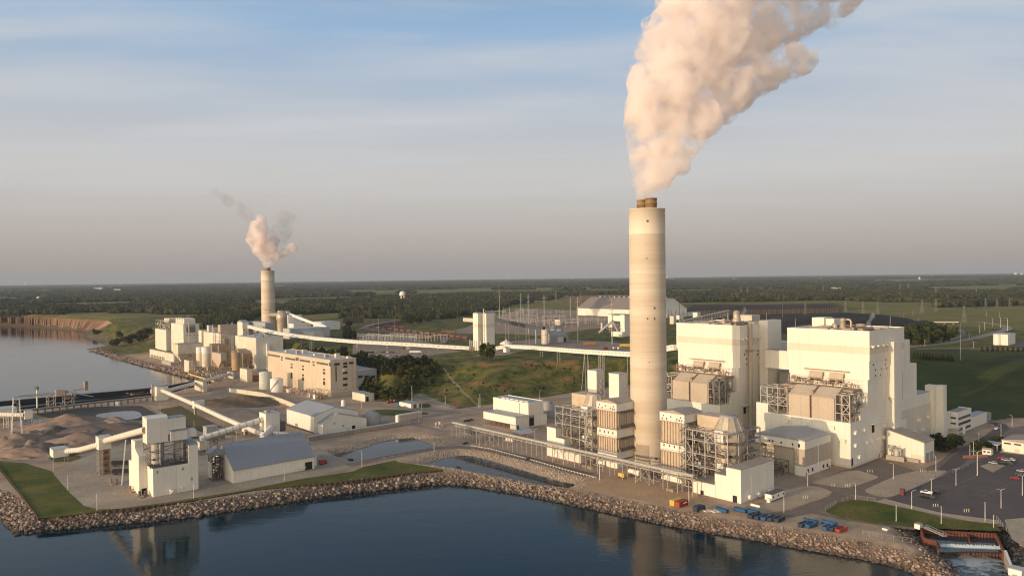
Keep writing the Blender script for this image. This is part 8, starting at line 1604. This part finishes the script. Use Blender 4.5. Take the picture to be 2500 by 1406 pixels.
for k,(x,y) in enumerate([(985,792),(995,788),(1005,792),(1015,786),(1025,790),(1036,784),(1046,788),(1000,781),(1020,779),(1040,777),(850,800),(700,765),(720,768),(760,764),(790,766)]):plant(1 if k % 3 else 0,x,y,14+random.uniform(-3,4),'dark tree in the clump beyond the rail loop','trees beyond the rail loop')
for k in range(46):x=random.uniform(1080,1430);plant(0,x,890+random.uniform(0,70),1.6+random.random()*1.6,'low shrub dotted over the grassy slope','shrubs on the slope')
for k,(x,y) in enumerate(((770,868),(790,870),(812,872),(832,874),(750,866),(835,868))):plant(1,x,y,9+2*(k % 2),'dark tree just behind the roof of the concrete building','trees behind the concrete building')
# ------------------------------------------------------------------ far woods
CLUMP=bpy.data.collections.new('woodland_clumps')
def clump_mesh(k):
    import bmesh
    g=random.Random(50+k);bm=bmesh.new()
    for _ in range(9):
        q=bmesh.ops.create_icosphere(bm,subdivisions=1,radius=1.0,matrix=Matrix.Translation((g.uniform(-.9,.9),g.uniform(-.9,.9),g.uniform(.35,.8))) @ Matrix.Diagonal((g.uniform(.35,.6),g.uniform(.35,.6),g.uniform(.4,.65),1)))
        for v in q['verts']:v.co += Vector((g.uniform(-.13,.13),g.uniform(-.13,.13),g.uniform(-.13,.13)))
    me=bpy.data.meshes.new('wood_clump');bm.to_mesh(me);bm.free();me.materials.append(M_WOOD);o=bpy.data.objects.new('wood_clump',me);CLUMP.objects.link(o)
M_WOOD=leaf_mat('woodland_leaf',[(.25,(.015,.022,.009)),(.55,(.034,.040,.016)),(.9,(.080,.070,.03))])
for k in range(5):clump_mesh(k)
clear_px=[[(862,890),(850,805),(850,795),(930,780),(1060,780),(1150,775),(1225,752),(1330,736),(1440,722),(1700,742),(2060,744),(2200,760),(2600,742),(2700,900),(2000,900),(1400,890)],[(560,830),(560,800),(640,770),(830,775),(870,870)]]
clear_poly=[P2(q,ZP) for q in clear_px]
def woods():
    pts=[];sc_=[]
    for d0,d1,cell,rad,hh in ((850,2200,11,6.5,11),(2200,4200,20,14,13),(4200,9500,48,36,16),(9500,30000,150,120,22)):
        xs=np.arange(-d1*.78,d1*.78,cell);ys=np.arange(d0*.8,d1,cell);X,Y=np.meshgrid(xs,ys);X=X+RNG.uniform(-.5,.5,X.shape)*cell;Y=Y+RNG.uniform(-.5,.5,Y.shape)*cell
        D=np.hypot(X,Y);ok=(D >= d0) & (D <d1) & (np.abs(X) <Y*.76);X,Y=X[ok],Y[ok]
        keep=(sdf(above_crest,X,Y) >6) & (sdf(water_poly,X,Y) <-6)
        for k in ('olive','tan','pale','dark'):
            for q in field_poly[k]:keep &= sdf(q,X,Y) <3
        for q in clear_poly:keep &= sdf(q,X,Y) <0
        keep &= sdf(big_field,X,Y) <0
        w=fbm(X,Y,420 if d0 <4000 else 1500,3,77);keep &= w >.41
        keep &= fbm(X,Y,900,2,31) >.28
        X,Y=X[keep],Y[keep];Z=ground_z(X,Y);pts.append(np.stack([X,Y,Z],-1));s=RNG.uniform(.75,1.35,len(X));sc_.append(np.stack([rad*s,rad*s*RNG.uniform(.8,1.2,len(X)),hh*RNG.uniform(.7,1.25,len(X))],-1))
    P=np.vstack(pts);S=np.vstack(sc_);me=bpy.data.meshes.new('woodland');me.vertices.add(len(P));me.vertices.foreach_set('co',P.ravel());a=me.attributes.new('size','FLOAT_VECTOR','POINT');a.data.foreach_set('vector',S.astype(np.float32).ravel());me.update()
    o=bpy.data.objects.new('woodland',me);COL.objects.link(o);tag(o,'dark broadleaf woods covering the plain to the horizon','woods',kind='stuff')
    ng=bpy.data.node_groups.new('woodland','GeometryNodeTree');ng.interface.new_socket('Geometry',in_out='INPUT',socket_type='NodeSocketGeometry');ng.interface.new_socket('Geometry',in_out='OUTPUT',socket_type='NodeSocketGeometry')
    L=ng.links;gi=ng.nodes.new('NodeGroupInput');go=ng.nodes.new('NodeGroupOutput');ip=ng.nodes.new('GeometryNodeInstanceOnPoints');ci=ng.nodes.new('GeometryNodeCollectionInfo');ci.inputs[0].default_value=CLUMP;ci.inputs['Separate Children'].default_value=True;ci.inputs['Reset Children'].default_value=True
    at_=ng.nodes.new('GeometryNodeInputNamedAttribute');at_.data_type='FLOAT_VECTOR';at_.inputs[0].default_value='size';rv=ng.nodes.new('FunctionNodeRandomValue');rv.data_type='FLOAT_VECTOR';rv.inputs[1].default_value=(0,0,6.28)
    mp=ng.nodes.new('GeometryNodeMeshToPoints');L.new(gi.outputs[0],mp.inputs[0]);L.new(mp.outputs[0],ip.inputs['Points']);L.new(ci.outputs[0],ip.inputs['Instance']);ip.inputs['Pick Instance'].default_value=True;L.new(at_.outputs[0],ip.inputs['Scale']);L.new(rv.outputs[0],ip.inputs['Rotation']);L.new(ip.outputs[0],go.inputs[0])
    md=o.modifiers.new('woodland','NODES');md.node_group=ng;print('woodland clumps',len(P))
woods()
# ------------------------------------------------------------------ water towers and far buildings
def onplain(px,py):p=at(px,py,ZP);p.z=gz(p.x,p.y);return p
p=onplain(983,737);s=27/FPX*p.y;t=thing('water_tower','white mushroom shaped water tower in the woods beyond the rail loop','water tower',p);MB().lathe([(s*.08,s*.55),(s*.3,s*.62),(s*.27,s*.72),(s*.25,s*.86),(s*.14,s*.97),(0,s)],20).obj('tank',M_WHITE2,t);[MB().cyl((s*.2*math.cos(k*1.05),s*.2*math.sin(k*1.05),0),(s*.2*math.cos(k*1.05),s*.2*math.sin(k*1.05),s*.66),s*.02,n=6).obj('leg',M_WHITE2,t) for k in range(6)]
p=onplain(93.5,740);s=17/FPX*p.y;t=thing('water_tower','pale round water tower on legs in the woods at far left','water tower',p);MB().lathe([(0,s*.55),(s*.16,s*.62),(s*.19,s*.78),(s*.14,s*.92),(0,s)],18).obj('tank',M_WHITE2,t);[MB().cyl((s*.15*math.cos(k*1.57),s*.15*math.sin(k*1.57),0),(s*.15*math.cos(k*1.57),s*.15*math.sin(k*1.57),s*.66),s*.02,n=6).obj('leg',M_WHITE2,t) for k in range(4)]
fb0=None
FB=[(237,711,22,5,'long white building in the woods at far left'),(285,712,14,3,'low pale building right of the long white one at far left'),(60,697.5,4,6,'grey block on the skyline at far left'),(293,698,4,4,'pale block on the skyline left of the distant chimney'),(620,692,5,4,'white speck building on the skyline just left of the distant chimney'),(605,693,9,2,'low white building on the skyline left of the distant chimney'),(835,688,4,3,'white speck building on the skyline right of the distant chimney'),(1240,684,3,4,'pale block on the skyline above the substation'),(1628,681,6,4,'white roofed building on the skyline just right of the chimney'),(1640,683.5,12,2,'low white building on the skyline right of the chimney'),(1720,678,26,2,'long pale building on the skyline right of the chimney'),(1795,686,12,3,'white farm building in the far plain above the nearer boiler house'),(2004,686,4,4,'white house in the far plain above the coal pile'),(2046,709,14,2,'white buildings in the far woods above the coal pile'),(2035,708,8,2,'small white building in the far woods above the coal pile'),(2245,684,4,3,'white house in the far plain above the right boiler house'),(2276,683,2,5,'white silo in the far plain on the right'),(2480,675,5,8,'white block in the far plain at the right edge'),(2495,676,6,6,'second white block in the far plain at the right edge'),(2460,674,10,2,'low white building in the far plain near the right edge'),(108,715,6,2,'pale house in the woods near the far left water tower'),(440,737,8,2,'pale house in the woods above the white block'),(875,750,8,3,'white trailer like house in the woods beyond the rail loop'),(955,745,9,2,'pale shed in the woods left of the mushroom water tower'),(1400,681,14,1.5,'low pale building on the skyline left of the chimney'),(1990,705,5,2,'small pale house in the far woods')]
for px,py,w,h,la in FB:
    p=onplain(px,py);s=p.y/FPX
    if fb0 is None:fb0=thing('far_building',la,'building',p,0,'small buildings in the far plain');slab('wall',M_WHITE2,fb0,-.5,.5,0,.6,0,.8);MB().extx([(-.05,.8),(.3,1.0),(.65,.8)],-.52,.52).obj('roof',M_ROOFW,fb0);t=fb0
    else:t=dup(fb0,p,0,1,la)
    t.scale=(w*s,w*s*.7,(h+1.2)*s+6)
# ------------------------------------------------------------------ smoke
def n3(P,s,seed=0):
    """smooth 3-D value noise"""
    q=P/s;i=np.floor(q).astype(np.int64);f=q-i;f=f*f*(3-2*f);out=0
    def h(a,b,c):
        k=(a*374761393+b*668265263+c*2147483647+seed*1442695041) & 0x7fffffff;k=((k ^ (k >> 13))*1274126177) & 0x7fffffff;return ((k ^ (k >> 16)) & 0xffff)/65535.
    for dx in (0,1):
        for dy in (0,1):
            for dz in (0,1):
                w=(f[:,0] if dx else 1-f[:,0])*(f[:,1] if dy else 1-f[:,1])*(f[:,2] if dz else 1-f[:,2]);out=out+w*h(i[:,0]+dx,i[:,1]+dy,i[:,2]+dz)
    return out
def smoke_mat(name,dens,col=(0.985,0.975,0.96),aniso=0.15,noise=None):
    m=bpy.data.materials.new(name);m.use_nodes=True;nt=m.node_tree;nt.nodes.clear();out=node(nt,'ShaderNodeOutputMaterial');v=node(nt,'ShaderNodeVolumePrincipled');v.inputs['Color'].default_value=(*col,1);v.inputs['Density'].default_value=dens;v.inputs['Anisotropy'].default_value=aniso
    nt.links.new(v.outputs[0],out.inputs['Volume'])
    if noise:
        g=node(nt,'ShaderNodeNewGeometry');n=node(nt,'ShaderNodeTexNoise',i_Scale=noise[0],i_Detail=5.0,i_Roughness=.62,i_Distortion=.6);nt.links.new(g.outputs['Position'],n.inputs['Vector']);m.cycles.volume_step_rate=.22;
        nf=n.outputs['Fac']
        if len(noise) >3:sp=node(nt,'ShaderNodeSeparateXYZ');nt.links.new(g.outputs['Position'],sp.inputs[0]);nf=mth(nt,'SUBTRACT',nf,mth(nt,'MULTIPLY',mth(nt,'DIVIDE',mth(nt,'SUBTRACT',sp.outputs[2],noise[3]),noise[4],clamp=True),noise[5]))
        r=ramp(nt,nf,[(noise[1],(0,0,0)),(noise[2],(1,1,1))]);nt.links.new(mth(nt,'MULTIPLY',r,dens),v.inputs['Density'])
    else:m.cycles.homogeneous_volume=True
    return m
def plume(name,label,blobs,voxel,m,amp,seed=0,group=None,rise=0):
    """billowing body: many overlapping puffs fused into one skin, then roughened at three sizes"""
    import bmesh
    bm=bmesh.new();c0=Vector(blobs[0][:3])
    for x,y,z,r in blobs:bmesh.ops.create_icosphere(bm,subdivisions=2,radius=r,matrix=Matrix.Translation(Vector((x,y,z))-c0))
    me=bpy.data.meshes.new('t');bm.to_mesh(me);bm.free();o=bpy.data.objects.new('t',me);COL.objects.link(o)
    def skin(o,vx):
        md=o.modifiers.new('r','REMESH');md.mode='VOXEL';md.voxel_size=vx;md.use_smooth_shade=True
        ev=o.evaluated_get(bpy.context.evaluated_depsgraph_get());q=bpy.data.meshes.new_from_object(ev);bpy.data.objects.remove(o);return q
    def outer(me):
        """drop the inner skins of hollows, keep what bounds the smoke from outside"""
        bm=bmesh.new();bm.from_mesh(me);seen=set();kill=[]
        for f in bm.faces:
            if f.index in seen:continue
            st=[f];isl=[];seen.add(f.index)
            while st:
                q=st.pop();isl.append(q)
                for e in q.edges:
                    for h in e.link_faces:
                        if h.index not in seen:seen.add(h.index);st.append(h)
            if sum(q.calc_center_median().dot(q.normal)*q.calc_area() for q in isl) <60:kill += isl
        bmesh.ops.delete(bm,geom=kill,context='FACES');bm.to_mesh(me);bm.free();return me
    me2=outer(skin(o,voxel*1.5))
    n=len(me2.vertices);P=np.empty(n*3);me2.vertices.foreach_get('co',P);P=P.reshape(-1,3);N=np.empty(n*3);me2.vertices.foreach_get('normal',N);N=N.reshape(-1,3)
    W=P+np.array(c0);d=0
    for s,a in amp:q=np.abs(n3(W,s,seed)*2-1);d=d+a*(1-q*1.5)
    k=np.clip((W[:,2]-W[:,2].min())/rise,.06,1) if rise else 1.0
    P=P+N*(np.maximum(d,-1.0)*k)[:,None];me2.vertices.foreach_set('co',P.ravel());me2.update()
    o=bpy.data.objects.new('t',me2);COL.objects.link(o);me2=outer(skin(o,voxel));me2.materials.clear();me2.materials.append(m)
    for p_ in me2.polygons:p_.use_smooth=True
    ob=bpy.data.objects.new(name,me2);COL.objects.link(ob);ob.location=c0;return tag(ob,label,'smoke',group)
G5=random.Random(5)
def lobes(path,n,spread,k):
    """puffs strewn round a widening centre line: path of (px, py, Y, radius in picture points)"""
    out=[];m=len(path)-1
    for _ in range(n):
        t=G5.random()**.85*m;i=min(int(t),m-1);f=t-i;a,b=path[i],path[i+1];px,py,Y,r=[a[j]*(1-f)+b[j]*f for j in range(4)]
        R_=r/FPX*Y;c=atY(px,py,Y);an=G5.uniform(0,6.28);q=R_*spread*math.sqrt(G5.random());rr=R_*G5.uniform(k[0],k[1]);up=G5.uniform(-1,1)*R_*spread*.9
        out.append((c.x+q*math.cos(an),c.y+q*math.sin(an)*1.0,c.z+up*.6,rr))
    return out
Ys=CS.y
mainp=[(1561,497,Ys+2,12),(1569,470,Ys+3,18),(1576,430,Ys+6,29),(1583,380,Ys+10,39),(1593,320,Ys+14,51),(1606,250,Ys+20,70),(1645,180,Ys+28,84),(1672,110,Ys+36,98),(1705,40,Ys+44,106),(1735,-40,Ys+52,112),(1770,-130,Ys+60,120)]
right=[(1594,494,Ys-2,12),(1606,458,Ys-2,18),(1630,418,Ys,27),(1662,368,Ys+6,35),(1698,316,Ys+14,38),(1742,265,Ys+26,40),(1795,222,Ys+40,40),(1850,178,Ys+55,40),(1905,150,Ys+66,36),(1950,146,Ys+72,26)]
top=[(1775,165,Ys+55,46),(1830,105,Ys+70,56),(1885,62,Ys+85,56),(1940,45,Ys+98,50),(2000,28,Ys+110,42),(2052,-10,Ys+122,44),(2110,-65,Ys+134,56)]
fill=[(1700,190,Ys+60,40),(1760,110,Ys+70,62),(1820,30,Ys+84,76),(1900,-50,Ys+100,90)]
bl=lobes(mainp,420,.72,(.24,.46))+lobes(mainp,130,.3,(.5,.72))+lobes(right,300,.76,(.26,.5))+lobes(right,80,.3,(.45,.66))+lobes(top,190,.8,(.22,.46))+lobes(top,40,.3,(.4,.6))+lobes(fill,120,.7,(.3,.5))
plume('smoke_plume','huge billowing cream steam plume pouring from the tall chimney and drifting right',bl,1.15,smoke_mat('steam',.36,(.992,.955,.928),.2,(.065,.405,.68,185.,130.,.075)),((20,4.6),(9.5,3.0),(4.2,1.5)),3,rise=55)
Yq=1345.
sp=[(651,655,Yq,8),(648,640,Yq,10),(640,620,Yq,14),(630,600,Yq,19),(626,578,Yq+5,22),(632,556,Yq+8,17),(636,536,Yq+8,15)]
sq=[(658,653,Yq,7),(664,636,Yq,10),(674,626,Yq+3,9),(688,618,Yq+8,8),(702,611,Yq+12,10),(716,606,Yq+12,11)]
bl=lobes(sp,70,.7,(.28,.55))+lobes(sp,14,.15,(.5,.75))+lobes(sq,46,.7,(.3,.55))+lobes([(654,640,Yq,8),(657,610,Yq+6,14),(660,582,Yq+8,15)],26,.8,(.3,.6))
plume('smoke_plume','small pinkish steam plume above the distant chimney',bl,1.6,smoke_mat('steam_far',.34,(.99,.935,.905),.2,(.07,.42,.66)),((14,4.4),(6,2.2)),8,rise=30)
bl=lobes([(622,560,Yq+25,20),(604,530,Yq+30,18),(580,505,Yq+34,16),(556,490,Yq+36,13),(535,475,Yq+38,10),(520,466,Yq+40,7)],60,.7,(.3,.6))
plume('smoke_wisp','faint grey wisp trailing up left from the distant chimney',bl,2.4,smoke_mat('thin_smoke',.04,(.60,.60,.62),0,(.045,.42,.68)),((20,5),(9,2.5)),9)
bl=lobes([(672,600,Yq+25,18),(684,570,Yq+30,24),(696,545,Yq+34,22),(700,525,Yq+36,14)],50,.75,(.3,.6))
plume('smoke_wisp','faint grey smoke patch right of the small pink plume',bl,2.4,smoke_mat('thin_smoke2',.026,(.60,.60,.62),0,(.045,.42,.68)),((20,5),(9,2.5)),10)
for (px,py,Y,r0_,la) in ((2118,802,520,8,'small white steam puff on the roof of the right boiler house'),(1806,786,610,7,'small white steam puff on the roof of the nearer boiler house')):
    bl=lobes([(px,py,Y,r0_*.45),(px+4,py-12,Y,r0_*.8),(px+10,py-26,Y,r0_*.9),(px+14,py-38,Y,r0_*.5)],30,.8,(.35,.6));plume('steam_puff',la,bl,.5,smoke_mat('puff',.09),((3,.6),),4)
# ------------------------------------------------------------------ air
hz=MB().box(-44000,44000,-1500,56000,ZW-9,420).obj('haze');hz['kind']='stuff'
m=bpy.data.materials.new('haze');m.use_nodes=True;nt=m.node_tree;nt.nodes.clear();out=node(nt,'ShaderNodeOutputMaterial');v=node(nt,'ShaderNodeVolumePrincipled');v.inputs['Color'].default_value=(.50,.57,.68,1);v.inputs['Density'].default_value=3.8e-5;v.inputs['Anisotropy'].default_value=0.0;nt.links.new(v.outputs[0],out.inputs['Volume']);m.cycles.homogeneous_volume=True;hz.data.materials.append(m)
